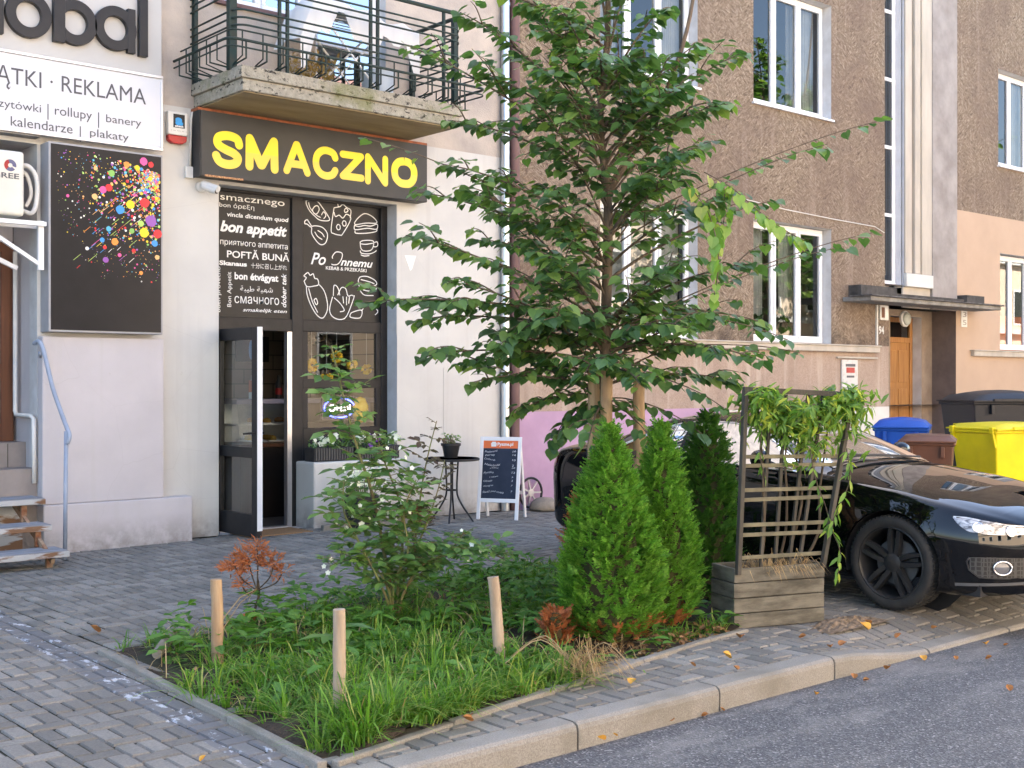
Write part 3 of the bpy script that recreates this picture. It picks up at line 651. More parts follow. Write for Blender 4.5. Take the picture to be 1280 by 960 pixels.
# room behind the shop front
def roomtile():
    q, nt, bs = newmat('shop_tiles'); L = nt.links
    b = nd(nt, 'ShaderNodeTexBrick'); b.inputs['Scale'].default_value = 1.5; b.inputs['Mortar Size'].default_value = .012; b.inputs['Row Height'].default_value = .3; b.inputs['Brick Width'].default_value = .45
    L.new(stretch(nt, wpos(nt), (1,1,1), (R(90),0,0)), b.inputs['Vector']); b.inputs['Color1'].default_value = (.30,.25,.20,1); b.inputs['Color2'].default_value = (.25,.21,.17,1); b.inputs['Mortar'].default_value = (.08,.07,.06,1)
    L.new(b.outputs[0], bs.inputs[0]); bs.inputs['Roughness'].default_value = .4; return q
m = MB(); a, b, c, d = 5.92, 9.28, 12.04, 15.0
m.add([(a,d,0),(b,d,0),(b,d,3.5),(a,d,3.5)], [(0,1,2,3)]); m.add([(a,c,0),(a,d,0),(a,d,3.5),(a,c,3.5)], [(0,1,2,3)]); m.add([(b,c,0),(b,d,0),(b,d,3.5),(b,c,3.5)], [(3,2,1,0)])
m.add([(a,c,.0),(b,c,.0),(b,d,.0),(a,d,.0)], [(0,1,2,3)], 1); m.add([(a,c,3.5),(b,c,3.5),(b,d,3.5),(a,d,3.5)], [(3,2,1,0)], 1)
m.build('shop_room', [roomtile(), pm('shop_floor', (.16,.14,.12), None, 5, .5)], WB)
# left entrance recess
m = MB(); m.add([(2.7,12.42,1.0),(4.15,12.42,1.0),(4.15,12.42,3.9),(2.7,12.42,3.9)], [(0,1,2,3)]); m.add([(4.158,FY+.2,0),(4.158,12.42,0),(4.158,12.42,3.9),(4.158,FY+.2,3.9)], [(3,2,1,0)]); m.add([(2.7,FY+.2,3.898),(4.16,FY+.2,3.898),(4.16,12.42,3.898),(2.7,12.42,3.898)], [(3,2,1,0)]); m.build('entrance_reveal', M['lilac_stucco'], WB)
m = MB(); m.box(4.0, 4.12, 12.30, 12.4, 1.04, 3.0); m.box(2.7, 4.0, 12.30, 12.4, 1.04, 1.22); m.box(2.7, 4.0, 12.30, 12.4, 1.66, 1.80); m.box(2.7, 4.0, 12.30, 12.4, 2.9, 3.0)
ed = m.build('entrance_door', M['brown_wood'], WB, bevel=.006, seg=1)
m = MB(); m.box(2.7, 4.0, 12.35, 12.37, 1.22, 1.66); m.box(2.7, 4.0, 12.355, 12.365, 1.80, 2.9); m.build('pane', glassm('dark_glass', (.08,.09,.09), .08), ed)
m = MB()
m.box(2.7, 4.155, 11.76, 12.06, 0, .80); m.box(2.7, 4.155, 12.06, 12.42, 0, 1.04)
for x in (3.05, 3.40, 3.75, 4.10):
    pass
for x in (3.03, 3.42, 3.80): m.box(x, x+.006, 11.757, 11.7595, .55, .79, 1); m.box(x+.18, x+.186, 12.057, 12.0595, .80, 1.03, 1)
m.build('steps', [M['tile'], M['joint']], WB)
m = MB(); m.tube([(4.10,12.20,2.9),(4.10,12.20,1.34),(4.10,12.16,1.30),(4.11,11.80,1.30),(4.12,11.745,1.27),(4.125,11.742,.66)], .022, 8); m.build('drain_pipe', M['white_plastic'], WB, smooth=True)
# pipes at the joint of the two buildings
m = MB(); m.tube([(9.99,11.70,.0),(9.99,11.70,14)], .055, 14)
for z in (2.2, 4.3, 6.4): m.tube([(9.99,11.70,z-.02),(9.99,11.70,z+.02)], .062, 14)
m.build('downpipe', M['zinc'], WB, smooth=True, auto=40)

# ============================================================ the brown tenement
BB = thing('brown_building', 'brown roughcast tenement with white windows, wooden entrance door under a concrete canopy', 'building', (17, FY, 0))
WIN = [(11.75,13.77,2.25,4.15),(15.08,17.13,2.25,4.15),(11.75,13.77,5.94,7.84),(15.08,17.13,5.94,7.84)]
m = MB(); wall_xz(m, FY, 10.05, 18.72, 2.25, 14, WIN, .2); m.add([(18.72,FY,3.3),(18.72,FY+.2,3.3),(18.72,FY+.2,14),(18.72,FY,14)], [(3,2,1,0)])
wall_xz(m, FY, 18.72, 18.85, 2.25, 3.3, (), .1); m.build('wall', [M['roughcast'], M['reveal']], BB)
m = MB(); wall_xz(m, FY+.005, 14.4, 18.85, 1.2, 2.25); wall_xz(m, FY+.005, 10.05, 14.4, 1.24, 2.25); m.add([(18.85,FY+.005,1.2),(18.85,12.26,1.2),(18.85,12.26,3.3),(18.85,FY+.005,3.3)], [(0,1,2,3)]); m.build('lower_wall', M['lower_render'], BB)
m = MB(); wall_xz(m, FY-.004, 10.05, 14.4, -.1, 1.24); m.build('painted_dado', M['purple_paint'], BB)
m = MB(); wall_xz(m, FY-.004, 14.4, 18.85, -.1, 1.2); m.add([(18.85,FY,0),(18.85,12.26,0),(18.85,12.26,1.2),(18.85,FY,1.2)], [(0,1,2,3)]); m.build('white_dado', M['white_stucco'], BB)
m = MB(); wall_xz(m, FY, 21.11, 45, -.1, 4.85, [(22.77,24.8,2.25,4.15),(28.,30.,2.25,4.15)], .2); m.build('peach_wall', [M['peach_paint'], M['reveal']], BB)
m = MB(); wall_xz(m, FY+.004, 21.11, 45, 4.85, 14, [(22.71,24.8,5.85,7.75),(28.,30.,5.85,7.75)], .2); m.build('wall', [M['roughcast'], M['reveal']], BB)
# stair-window recess, ribbed pilaster, flat grey pilaster
m = MB(); m.add([(19.33,FY,3.3),(19.33,FY+.2,3.3),(19.33,FY+.2,14),(19.33,FY,14)], [(3,2,1,0)]); m.add([(18.72,FY,3.34),(19.33,FY,3.34),(19.33,FY+.2,3.34),(18.72,FY+.2,3.34)], [(0,1,2,3)])
m.build('reveal', pm('white_reveal', (.66,.67,.70), (.6,.6,.62), 3, .7), BB)
m = MB(); m.box(19.33, 20.24, FY+.02, FY+.06, 2.95, 14)
for a, b, d in ((19.335,19.55,.03),(19.62,19.80,.05),(19.90,20.235,.02)): m.box(a, b, FY-d, FY+.02, 3.56, 14)
m.build('pilaster', M['cream_plaster'], BB, bevel=.012)
m = MB(); m.box(19.33, 20.22, FY-.06, FY+.019, 3.32, 3.555); m.build('pilaster_base', M['white_stucco'], BB, bevel=.01)
m = MB(); m.box(20.24, 21.108, FY-.03, FY+.06, 2.95, 14); m.build('pilaster', M['grey_plaster'], BB, bevel=.01)
f = MB(); g = MB()
for z0, z1 in ((3.36,4.55),(4.55,5.75),(5.75,6.95),(6.95,8.15),(8.15,9.4)):
    f.box(18.73, 19.32, FY+.16, FY+.2, z0, z0+.06); f.box(18.73, 18.80, FY+.162, FY+.2, z0+.06, z1); f.box(19.22, 19.32, FY+.162, FY+.2, z0+.06, z1)
    g.add([(18.8,FY+.18,z0+.06),(19.22,FY+.18,z0+.06),(19.22,FY+.18,z1),(18.8,FY+.18,z1)], [(0,1,2,3)])
fo = f.build('stair_window', M['pvc'], BB); g.build('pane', glassm('grey_glass', (.25,.26,.28), .10), fo)
# entrance recess
m = MB(); wall_xz(m, 12.26, 18.85, 21.11, 0, 2.96, [(19.68,20.74,-.01,2.84)], .22, 0, 1); m.build('entrance_wall', [M['dark_plaster'] if False else pm('entrance_plaster', (.30,.235,.175), (.22,.165,.12), 3, .9, .4, 80), M['reveal']], BB)
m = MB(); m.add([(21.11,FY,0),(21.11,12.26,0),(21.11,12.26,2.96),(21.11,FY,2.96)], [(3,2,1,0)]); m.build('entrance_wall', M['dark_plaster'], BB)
m = MB(); m.box(17.45, 21.75, 11.22, FY-.003, 2.965, 3.04); cn = m.build('canopy', M['concrete'], BB, bevel=.012)
m = MB(); m.box(17.40, 21.82, 11.17, 11.60, 3.041, 3.062); m.build('roof_sheet', pm('canopy_felt', (.16,.15,.145), (.07,.065,.06), 7, .85, .5, 60), cn)
m = MB(); m.box(17.62, 18.70, 11.52, FY-.004, 3.063, 3.25); m.box(18.72, 21.1, 11.60, FY-.07, 3.063, 3.16); m.box(21.12, 21.75, 11.55, FY-.005, 3.063, 3.24); m.build('upstand', pm('sooty_concrete', (.10,.095,.09), (.05,.047,.044), 6, .95, .6, 70), cn)
m = MB(); D = 12.44
m.box(19.69, 19.79, D, D+.06, .0, 2.83); m.box(20.64, 20.735, D, D+.06, 0, 2.83); m.box(19.79, 20.64, D, D+.06, 2.74, 2.83); m.box(19.79, 20.64, D, D+.06, 2.36, 2.46)
dr = m.build('entrance_door', M['door_wood'], BB, bevel=.006)
m = MB(); m.box(19.79, 20.64, D+.02, D+.055, 0, 2.36)
for x0, x1 in ((19.86,20.17),(20.26,20.57)):
    for z0, z1 in ((.2,.75),(.85,1.5),(1.62,2.22)): m.box(x0, x1, D+.006, D+.021, z0, z1)
m.build('leaf', M['door_wood'], dr, bevel=.012)
m = MB(); m.add([(19.79,D+.03,2.46),(20.64,D+.03,2.46),(20.64,D+.03,2.74),(19.79,D+.03,2.74)], [(0,1,2,3)]); m.build('pane', glassm('transom_glass', (.16,.18,.17), .05), dr)
# ledges
m = MB(); m.box(10.05, 18.45, FY-.085, FY-.001, 2.13, 2.225); m.box(10.05, 18.47, FY-.11, FY-.001, 2.226, 2.25); m.box(17.25, 18.44, FY-.05, FY-.001, 2.02, 2.05)
m.build('ledge', M['cream_plaster'], BB, bevel=.008)
m = MB(); m.box(21.64, 45, FY-.085, FY-.001, 2.12, 2.215); m.box(21.6, 45, FY-.11, FY-.001, 2.216, 2.238); m.build('ledge', M['cream_plaster'], BB, bevel=.008)
m = MB(); m.box(18.43, 18.47, FY-.03, FY-.001, 2.26, 2.955); m.build('trim', M['white_stucco'], BB)
G1 = glassm('house_glass', (.66,.70,.70), .04, k=.9)
for i, (a, b, c, d) in enumerate(WIN+[(22.77,24.8,2.25,4.15),(22.71,24.8,5.85,7.75)]):
    wo = pvc_window(BB, a+.01, b-.01, c+.02, d-.01, FY+.16, 3, G1)
    if c > 5: s = MB(); s.box(a-.04, b+.03, FY-.05, FY+.15, c-.02, c+.012); s.build('sill', M['pvc'], wo)
    s = MB(); n = 40; x0, x1 = (a+.05, b-.05)
    for seg in ({0: [(0,1)], 1: [(0,.30),(.52,.70)], 3: [(.62,1)], 2: [(.0,.3),(.7,1)], 4: [(.0,.15)], 5: [(.5,1)]}[i]):
        xa, xb = lerp(x0, x1, seg[0]), lerp(x0, x1, seg[1]); zt = d-.06; zb = c+.10 if i != 1 else c+.45; vs = []
        for k in range(n+1):
            x = lerp(xa, xb, k/n); y = FY+.33+.02*math.sin(k*1.9)
            vs += [(x, y, zb+.02*math.sin(k*.5)), (x, y, zt)]
        s.add(vs, [(2*k, 2*k+2, 2*k+3, 2*k+1) for k in range(n)])
    s.build('curtain', pm('net_curtain', (.50,.50,.50), None, 3, .9) if not i else bpy.data.materials['net_curtain'], wo, smooth=True)
    if i == 4:
        s = MB(); s.box(a+.1, b-.1, FY+.42, FY+.44, c+.02, c+.72); s.build('orange_board', M['orange'], wo)  # orange board added behind the pane as a stand-in
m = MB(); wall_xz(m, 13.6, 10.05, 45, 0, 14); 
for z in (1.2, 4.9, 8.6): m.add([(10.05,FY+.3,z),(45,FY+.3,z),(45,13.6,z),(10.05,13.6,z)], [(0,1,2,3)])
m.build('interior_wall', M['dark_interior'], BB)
m = MB(); m.box(10.03, 45, FY+.02, 24, 14, 14.3); m.box(45, 45.2, FY, 24, 0, 14); m.box(10.03, 45, 23.8, 24, 0, 14); m.build('roof', M['grey_plaster'], BB)
m = MB(); m.tube([(10.135,11.69,.0),(10.135,11.69,14)], .066, 14)
for z in (2.6, 5.2): m.tube([(10.135,11.69,z-.02),(10.135,11.69,z+.02)], .075, 14)
m.build('downpipe', M['brown_pipe'], BB, smooth=True, auto=40)
m = MB(); m.tube([(14.0,11.76,4.55),(14.9,11.755,4.42),(15.9,11.76,4.36),(17.2,11.755,4.32),(18.4,11.76,4.30),(18.69,11.76,4.22)], .008, 5); m.build('cable', M['white_plastic'], BB)
m = MB(); text(m, '94', 18.52, 18.68, 2.46, .14, lambda a, b: (a, FY-.012, b), 'c', bold=.02); m.build('house_number', M['white_plastic'], BB)

lm = thing('wall_lamp', 'round white bulkhead lamp on the wall above the wooden entrance door', 'lamp', (20.1, 12.26, 2.65))
m = MB(); m.lathe([(.145,0),(.15,-.04),(.125,-.06)], (20.12,12.255,2.79), 24, axis='y'); m.build('rim', M['white_plastic'], lm, smooth=True, auto=40)
m = MB(); m.lathe([(.124,-.055),(.115,-.085),(.07,-.105),(.0,-.11)], (20.12,12.255,2.79), 24, axis='y'); m.build('diffuser', pm('opal', (.55,.57,.50), None, 4, .35), lm, smooth=True)
ic = thing('intercom', 'white framed intercom box beside the entrance, above the house number', 'intercom', (18.65, FY, 2.8))
m = MB(); m.box(18.53, 18.79, FY-.035, FY-.001, 2.70, 3.02 if False else 2.955); m.build('frame', M['white_plastic'], ic, bevel=.006)
m = MB(); m.box(18.57, 18.66, FY-.04, FY-.0355, 2.74, 2.92); m.build('speaker_panel', M['brown_wood'], ic); m = MB(); m.box(18.67, 18.75, FY-.04, FY-.0355, 2.74, 2.92); m.build('button_panel', M['alu'], ic)
pq = thing('number_plate', 'pale plastic plate with two round fields on the peach wall beside the canopy', 'plate', (21.4, FY, 2.7))
m = MB(); m.box(21.28, 21.50, FY-.015, FY-.001, 2.66, 2.98); m.build('plate', M['white_plastic'], pq, bevel=.01)
m = MB(); text(m, '3', 21.33, 21.46, 2.85, .10, lambda a, b: (a, FY-.017, b), 'c'); text(m, '5', 21.33, 21.46, 2.70, .10, lambda a, b: (a, FY-.017, b), 'c'); m.build('numeral', M['grey_plaster'], pq)
eb = thing('meter_cabinet', 'white electric meter cabinet with a red warning label set in the lower wall', 'cabinet', (17.62, FY, 1.2))
m = MB(); m.box(17.4, 17.86, FY-.03, FY-.001, 1.205, 2.0); m.build('cabinet_door', pm('cabinet_paint', (.62,.60,.57), (.4,.38,.36), 9, .6, lo=.5, hi=.75), eb, bevel=.008)
m = MB(); m.box(17.52, 17.76, FY-.034, FY-.031, 1.78, 1.87); m.build('warning_label', M['red_plastic'], eb)
m = MB(); m.box(17.5, 17.78, FY-.034, FY-.031, 1.885, 1.93); m.box(17.53, 17.75, FY-.034, FY-.031, 1.70, 1.735); m.build('label_text', M['letter_grey'], eb)

# ============================================================ signs on the white building
SY = 11.57
sg = thing('shop_sign', 'long dark grey light box with the yellow word above the snack shop door', 'sign', (7.2, SY, 3.7))
m = MB(); m.box(5.76, 8.66, SY, FY-.003, 3.755, 4.43); m.build('box', M['sign_grey'], sg, bevel=.006)
m = MB(); m.box(5.74, 8.68, SY+.03, FY-.003, 4.432, 4.462); m.build('rusty_bracket', pm('rust', (.42,.14,.06), (.25,.09,.045), 14, .85), sg)
m = MB(); m.box(5.745, 5.757, SY+.004, FY-.004, 3.745, 4.43); m.build('side_panel', M['black_plastic'], sg)
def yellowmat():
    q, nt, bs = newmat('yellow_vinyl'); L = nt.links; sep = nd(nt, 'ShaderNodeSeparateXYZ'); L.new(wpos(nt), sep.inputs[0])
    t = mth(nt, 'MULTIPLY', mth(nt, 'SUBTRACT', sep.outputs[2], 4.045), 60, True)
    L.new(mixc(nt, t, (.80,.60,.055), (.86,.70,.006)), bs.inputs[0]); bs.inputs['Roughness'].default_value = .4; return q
LET = {
 'S': (.40, [[(.92,.70),(.86,.86),(.66,.93),(.42,.93),(.20,.86),(.14,.72),(.22,.60),(.46,.50),(.72,.42),(.87,.30),(.82,.15),(.62,.07),(.38,.07),(.2,.14),(.10,.29)]]),
 'M': (.36, [[(.11,.03),(.12,.96)],[(.14,.92),(.47,.12)],[(.50,.12),(.86,.93)],[(.88,.96),(.90,.03)]]),
 'A': (.36, [[(.10,.04),(.47,.95)],[(.50,.95),(.90,.04)],[(.27,.29),(.73,.29)]]),
 'C': (.38, [[(.93,.72),(.84,.87),(.60,.94),(.36,.90),(.18,.74),(.12,.50),(.18,.26),(.36,.10),(.60,.06),(.82,.13),(.93,.28)]]),
 'Z': (.36, [[(.12,.92),(.88,.92)],[(.84,.88),(.16,.12)],[(.12,.08),(.90,.08)]]),
 'N': (.36, [[(.12,.04),(.12,.96)],[(.16,.92),(.84,.08)],[(.88,.04),(.88,.96)]]),
 'O': (.38, [[(.5,.94),(.28,.88),(.13,.70),(.10,.48),(.15,.25),(.32,.09),(.52,.06),(.72,.10),(.87,.27),(.91,.52),(.86,.74),(.70,.90),(.5,.94)]])}
BOX = [['S', 5.88, 4.25, 6.23, 3.86, 3.85], ['M', 6.26, 4.25, 6.66, 3.91, 3.87], ['A', 6.72, 4.25, 7.06, 3.88, 3.88], ['C', 7.08, 4.24, 7.41, 3.87, 3.87], ['Z', 7.43, 4.23, 7.77, 3.89, 3.89], ['N', 7.77, 4.23, 8.1, 3.88, 3.88], ['O', 8.14, 4.25, 8.51, 3.89, 3.89]]
m = MB()
for ch, x0, zt, x1, zb_, zb in BOX:
    wd, strokes = LET[ch]; W = x1-x0; H = zt-zb; S = wd*W*.66
    for k, stq in enumerate(strokes):
        pts = [(x0+S/2+(W-S)*(a-.10)/.80, zb+S/2+(H-S)*(b-.05)/.90) for a, b in stq]
        if len(pts) > 4: pts = [tuple(v)[:2] for v in crv([p+(0,) for p in pts], 5)]
        else: pts = [tuple(Vector(pts[0]).lerp(Vector(pts[1]), t/3)) for t in range(4)]
        m.ribbon(pts, S, lambda a, b, k=k: (a, SY-.002-.0006*k, b), caps=ch != 'O')
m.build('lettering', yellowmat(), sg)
m = MB(); m.box(5.80, 6.24, SY-.003, SY-.001, 3.748, 3.768); m.build('peeled_edge', pm('peeled', (.62,.34,.16), (.3,.15,.08), 60, .8, lo=.45, hi=.55), sg)

rb = thing('advert_board', 'white printed advertising board with grey lines of Polish words under the big raised letters', 'sign', (4.4, 11.6, 3.95))
m = MB(); m.box(2.9, 5.35, 11.61, 11.66, 3.99, 4.68); m.build('panel', M['board_white'], rb)
m = MB()
for a in ((2.9,5.36,3.955,3.989),(2.9,5.36,4.681,4.712)): m.box(a[0], a[1], 11.598, 11.662, a[2], a[3])
m.box(5.335, 5.36, 11.60, 11.66, 3.99, 4.68); m.build('frame', M['alu'], rb, bevel=.004, seg=1)
m = MB(); fb = lambda a, b: (a, 11.607, b)
for s, a0, a1, zb, h, kd, kw in [('ĄTKI · REKLAMA', 3.73, 5.18, 4.4, 0.16, 'c', {}), ('zytówki', 3.75, 4.14, 4.17, 0.06, 'x', {}), ('rollupy', 4.27, 4.63, 4.17, 0.07, 'x', {}), ('banery', 4.77, 5.13, 4.17, 0.06, 'x', {}), ('kalendarze', 3.86, 4.44, 4.01, 0.07, 'x', {}), ('plakaty', 4.61, 5.0, 4.01, 0.06, 'x', {}), ('|', 4.2, 4.21, 4.15, 0.12, 'c', {}), ('|', 4.69, 4.7, 4.14, 0.12, 'c', {}), ('|', 3.79, 3.79, 3.99, 0.11, 'c', {}), ('|', 4.51, 4.52, 3.98, 0.12, 'c', {})]:
    text(m, s, a0, a1, zb, h, fb, kd, **kw)
m.ribbon([(3.85, 4.41), (3.83, 4.38), (3.83, 4.36), (3.84, 4.35), (3.85, 4.36)], .016, lambda a, b: (a, 11.6066, b), caps=False)
m.build('lettering', M['letter_grey'], rb)
# big raised letters above the board
big = thing('raised_letters', 'big dark raised letters spelling a company name on the pale panel above the advert board', 'sign', (4.6, 11.6, 4.9))
Yb = 11.60
def ring(cx, cz, ro, ri, name='letter', bars=()):
    q = MB(); n = 40; vs = []
    for rr, yy in ((ro,Yb-.02),(ri,Yb-.02),(ri,Yb+.037),(ro,Yb+.037)):
        for j in range(n): t = 2*math.pi*j/n; vs.append((cx+rr*math.cos(t)*.98, yy, cz+rr*math.sin(t)))
    fs = []
    for k in range(4):
        for j in range(n): fs.append((k*n+j, k*n+(j+1) % n, ((k+1) % 4)*n+(j+1) % n, ((k+1) % 4)*n+j))
    if ro: q.add(vs, fs)
    for x0, x1, z0, z1 in bars: q.box(x0, x1, Yb-.023, Yb+.036, z0, z1)
    q.build(name, M['letter_dark'], big, bevel=.003, seg=1)
C_ = [(4.02, 5.07), (4.49, 5.08), (4.86, 5.1), (5.1, 5.39), (5.19, 4.91), (3.79, 4.93), (4.26, 4.92), (4.36, 4.92), (4.98, 4.91), (5.06, 4.92), (5.06, 5.29), (5.19, 5.4)]
ro = .218; ri = .120
ring(C_[0][0], C_[0][1], ro, ri)
ring(C_[1][0]-.03, C_[1][1], ro, ri, bars=[(C_[6][0]-.01, C_[7][0], C_[1][1]-ro, C_[1][1]+.50)])
ring(C_[2][0], C_[2][1], ro, ri, bars=[(C_[8][0], C_[9][0], C_[2][1]-ro, C_[2][1]+ro)])
q = MB(); q.box(C_[3][0], C_[4][0], Yb-.023, Yb+.036, C_[2][1]-ro-.01, C_[2][1]+.50); q.build('letter', M['letter_dark'], big, bevel=.003, seg=1)
q = MB(); q.box(C_[5][0]-.11, C_[5][0], Yb-.023, Yb+.036, C_[0][1]-ro-.01, C_[0][1]+.50); q.build('letter', M['letter_dark'], big, bevel=.003, seg=1)
# colour-splash poster box
po = thing('poster_box', 'dark poster light box covered in bright paint splashes beside the entrance stairs', 'sign', (4.8, 11.55, 2.1))
PY = 11.55
m = MB(); m.box(4.19, 5.33, PY, FY-.004, 2.10, 3.90); m.build('box', pm('grey_alu', (.36,.36,.37), (.32,.32,.33), 6, .5), po, bevel=.004)
m = MB(); m.box(4.21, 5.312, PY-.004, PY-.0005, 2.12, 3.882); pn = m.build('panel', pm('poster_print', (.022,.021,.023), None, 4, .3, spec=.15), po)
rq = random.Random(11); cols = [(.75,.03,.04),(.85,.65,.03),(.05,.30,.75),(.75,.10,.33),(.25,.50,.12),(.85,.30,.06),(.30,.10,.42),(.85,.85,.80),(.10,.45,.62),(.85,.50,.20),(.45,.65,.15)]
cm = [pm('splash_ink', c, c, 3, .3) for c in cols]
m = MB(); cnt = 0
def splash(x, z, r, k, lev):
    n = 8 if r < .012 else 18; y = PY-.0045-.00012*lev
    m.add([(x+r*math.cos(2*math.pi*j/n)*(1+.08*rq.uniform(-1,1)), y, z+r*math.sin(2*math.pi*j/n)*(1+.08*rq.uniform(-1,1))) for j in range(n)], [tuple(range(n))], k)
ux, uz = 5.30, 3.83
for i in range(1500):
    t = rq.random()**1.7; ang = math.pi+rq.uniform(-.18, 1.72); d = t*1.25+.02
    x = ux-.02+math.cos(ang)*d*.85; z = uz-.12+math.sin(ang)*d
    if not (4.25 < x < 5.295 and 2.62 < z < 3.85): continue
    r = rq.choice([.003,.004,.005,.006,.006,.008,.010,.014])*(1.35-t*.9)
    x = min(x, 5.302-r); z = min(z, 3.857-r); splash(x, z, r, rq.randrange(len(cm)), i % 30)
for i, (zx, zy, rr, k) in enumerate([(563,288,20,1),(515,312,20,2),(436,215,16,3),(630,280,22,0),(628,428,22,1),(490,468,16,5),(448,555,13,6),(398,248,13,9),(463,205,16,0),(475,135,15,4),(402,112,10,9),(612,382,14,10),(462,405,12,8),(678,482,15,2),(432,458,11,2),(690,552,11,9),(613,626,9,5),(512,534,9,3),(694,435,20,0),(578,515,9,0),(444,494,9,0),(278,244,7,3),(364,497,8,7),(569,418,12,4),(660,370,26,6),(625,75,18,3),(545,92,14,5),(595,107,12,1),(660,90,13,0),(656,160,10,1)]):
    x, z = 4.235+(zx-217)/(707-217)*1.07, 3.86-(zy-8-(zx-217)*.11)/(862-8)*1.715*(1.0); splash(min(x, 5.302-.03), z, rr/458., k, 30+i % 9)
for i in range(70):
    t = rq.random(); x = ux-.1-t*.85*rq.uniform(.3,1); z = uz-.15-t*1.1*rq.uniform(.3,1)
    if x < 4.3 or z < 2.6: continue
    L_ = rq.uniform(.03,.09); m.add([(x,PY-.0044,z),(x+.003,PY-.0044,z-.003),(x+L_,PY-.0044,z+L_*.8),(x+L_-.003,PY-.0044,z+L_*.8+.003)], [(0,1,2,3)], rq.randrange(len(cm)))
m.build('paint_splashes', cm, pn)
# air conditioner on its bracket, alarm box, camera, conduit
ac = thing('air_conditioner', 'cream outdoor air conditioning unit on a white wall bracket at the left entrance', 'air conditioner', (3.5, 11.6, 3.1))
m = MB(); m.box(3.12, 3.95, 11.50, 11.80, 3.16, 3.76); m.build('casing', pm('ac_cream', (.68,.66,.58), (.62,.6,.53), 3, .45), ac, bevel=.03, seg=3)
m = MB(); fl = lambda a, b: (a, 11.497, b); text(m, 'GREE', 3.66, 3.90, 3.50, .05, fl, 'c', bold=.02); m.build('lettering', M['letter_grey'], ac)
m = MB()
for t0, t1, k in ((-.3,1.9,0),(1.9,4.0,1),(4.0,5.6,0)):
    P = [(3.82+.055*math.cos(t0+(t1-t0)*i/10), 11.497, 3.62+.055*math.sin(t0+(t1-t0)*i/10)) for i in range(11)]; Q = [(3.82+.02*math.cos(t0+(t1-t0)*i/10), 11.497, 3.62+.02*math.sin(t0+(t1-t0)*i/10)) for i in range(11)]
    m.add(P+Q, [(i, i+1, 12+i, 11+i) for i in range(10)], k)
m.build('emblem', [pm('emblem_blue', (.12,.12,.22), None, 3, .4), M['red_plastic']], ac)
m = MB(); m.box(3.1, 4.16, 11.52, 11.56, 3.09, 3.13); m.box(3.1, 4.16, 11.78, 11.82, 3.09, 3.13); m.beam((3.5,11.54,3.1),(4.14,11.60,2.72),.035,.035); m.beam((3.1,11.78,3.1),(3.98,11.8,2.70),.04,.04); m.box(4.10, 4.15, 11.56, 11.60, 2.68, 3.14); m.build('bracket', M['pvc'], ac)
m = MB(); m.tube(crv([(3.95,11.72,3.64),(4.03,11.66,3.66),(4.10,11.63,3.56),(4.11,11.63,3.36),(4.07,11.64,3.22),(4.0,11.7,3.24)], 6), .022, 8); m.tube(crv([(3.95,11.74,3.60),(4.02,11.70,3.60),(4.06,11.68,3.5),(4.07,11.68,3.38),(4.03,11.70,3.28)], 6), .018, 8); m.build('pipe', M['white_plastic'], ac, smooth=True)
al = thing('alarm_box', 'small white alarm box with blue emblem and red beacon left of the shop sign', 'alarm', (5.56, FY, 4.08))
m = MB(); m.box(5.455, 5.675, FY-.07, FY-.001, 4.16, 4.40); m.build('casing', M['white_plastic'], al, bevel=.014, seg=3)
m = MB(); m.prism([(5.46,4.158),(5.67,4.158),(5.665,4.10),(5.62,4.075),(5.51,4.075),(5.465,4.10)], lambda a, b: (a, FY-.068, b), (0,.066,0)); m.build('beacon', M['red_plastic'], al, bevel=.01)
m = MB(); m.box(5.515, 5.64, FY-.0725, FY-.0705, 4.235, 4.375); m.build('emblem', M['black_plastic'], al)
m = MB(); text(m, 'a', 5.535, 5.62, 4.27, .075, lambda a, b: (a, FY-.074, b), 'x', bold=.06); m.build('lettering', M['sky_blue'], al)
m = MB(); text(m, 'atest', 5.53, 5.625, 4.243, .018, lambda a, b: (a, FY-.074, b), 'x', bold=.03); m.build('lettering', M['white_print'], al)
m = MB(); text(m, '· ·· ··· ·· ·', 5.49, 5.66, 4.195, .02, lambda a, b: (a, FY-.0712, b), 'c', bold=.03); m.build('small_print', M['letter_grey'], al)
cc = thing('security_camera', 'white bullet security camera under the left end of the shop sign', 'camera', (5.85, 11.7, 3.5))
m = MB(); m.lathe([(.055,0),(.055,-.03),(.03,-.05)], (5.845,FY-.001,3.665), 20, axis='y'); m.tube([(5.845,11.73,3.665),(5.85,11.66,3.65),(5.875,11.62,3.64)], .02, 10); m.build('mount', M['white_plastic'], cc, smooth=True, auto=40)
ax = Vector((.40,-.72,-.30)).normalized(); a0 = Vector((5.83,11.66,3.66)); m = MB(); m.tube([a0, a0+ax*.17], .038, 18); m.tube([a0-ax*.01+Vector((0,0,.022)), a0+ax*.19+Vector((0,0,.022))], .036, 18); m.build('body', M['white_plastic'], cc, smooth=True, auto=40)
m = MB(); m.tube([a0+ax*.171, a0+ax*.176], .031, 18); m.build('lens', M['black_plastic'], cc)
cd = thing('cable_conduit', 'thin white cable conduit with a junction box beside the shop sign', 'conduit', (5.75, FY, 3.65))
m = MB(); m.tube(crv([(5.92,11.70,4.468),(5.82,11.70,4.468),(5.755,11.735,4.44),(5.735,11.752,4.36)], 4)+[Vector((5.722,11.752,3.87))], .013, 8); m.build('conduit', M['white_plastic'], cd, smooth=True)
m = MB(); m.box(5.665, 5.775, FY-.045, FY-.001, 3.74, 3.86); m.build('junction_box', M['white_plastic'], cd, bevel=.006)
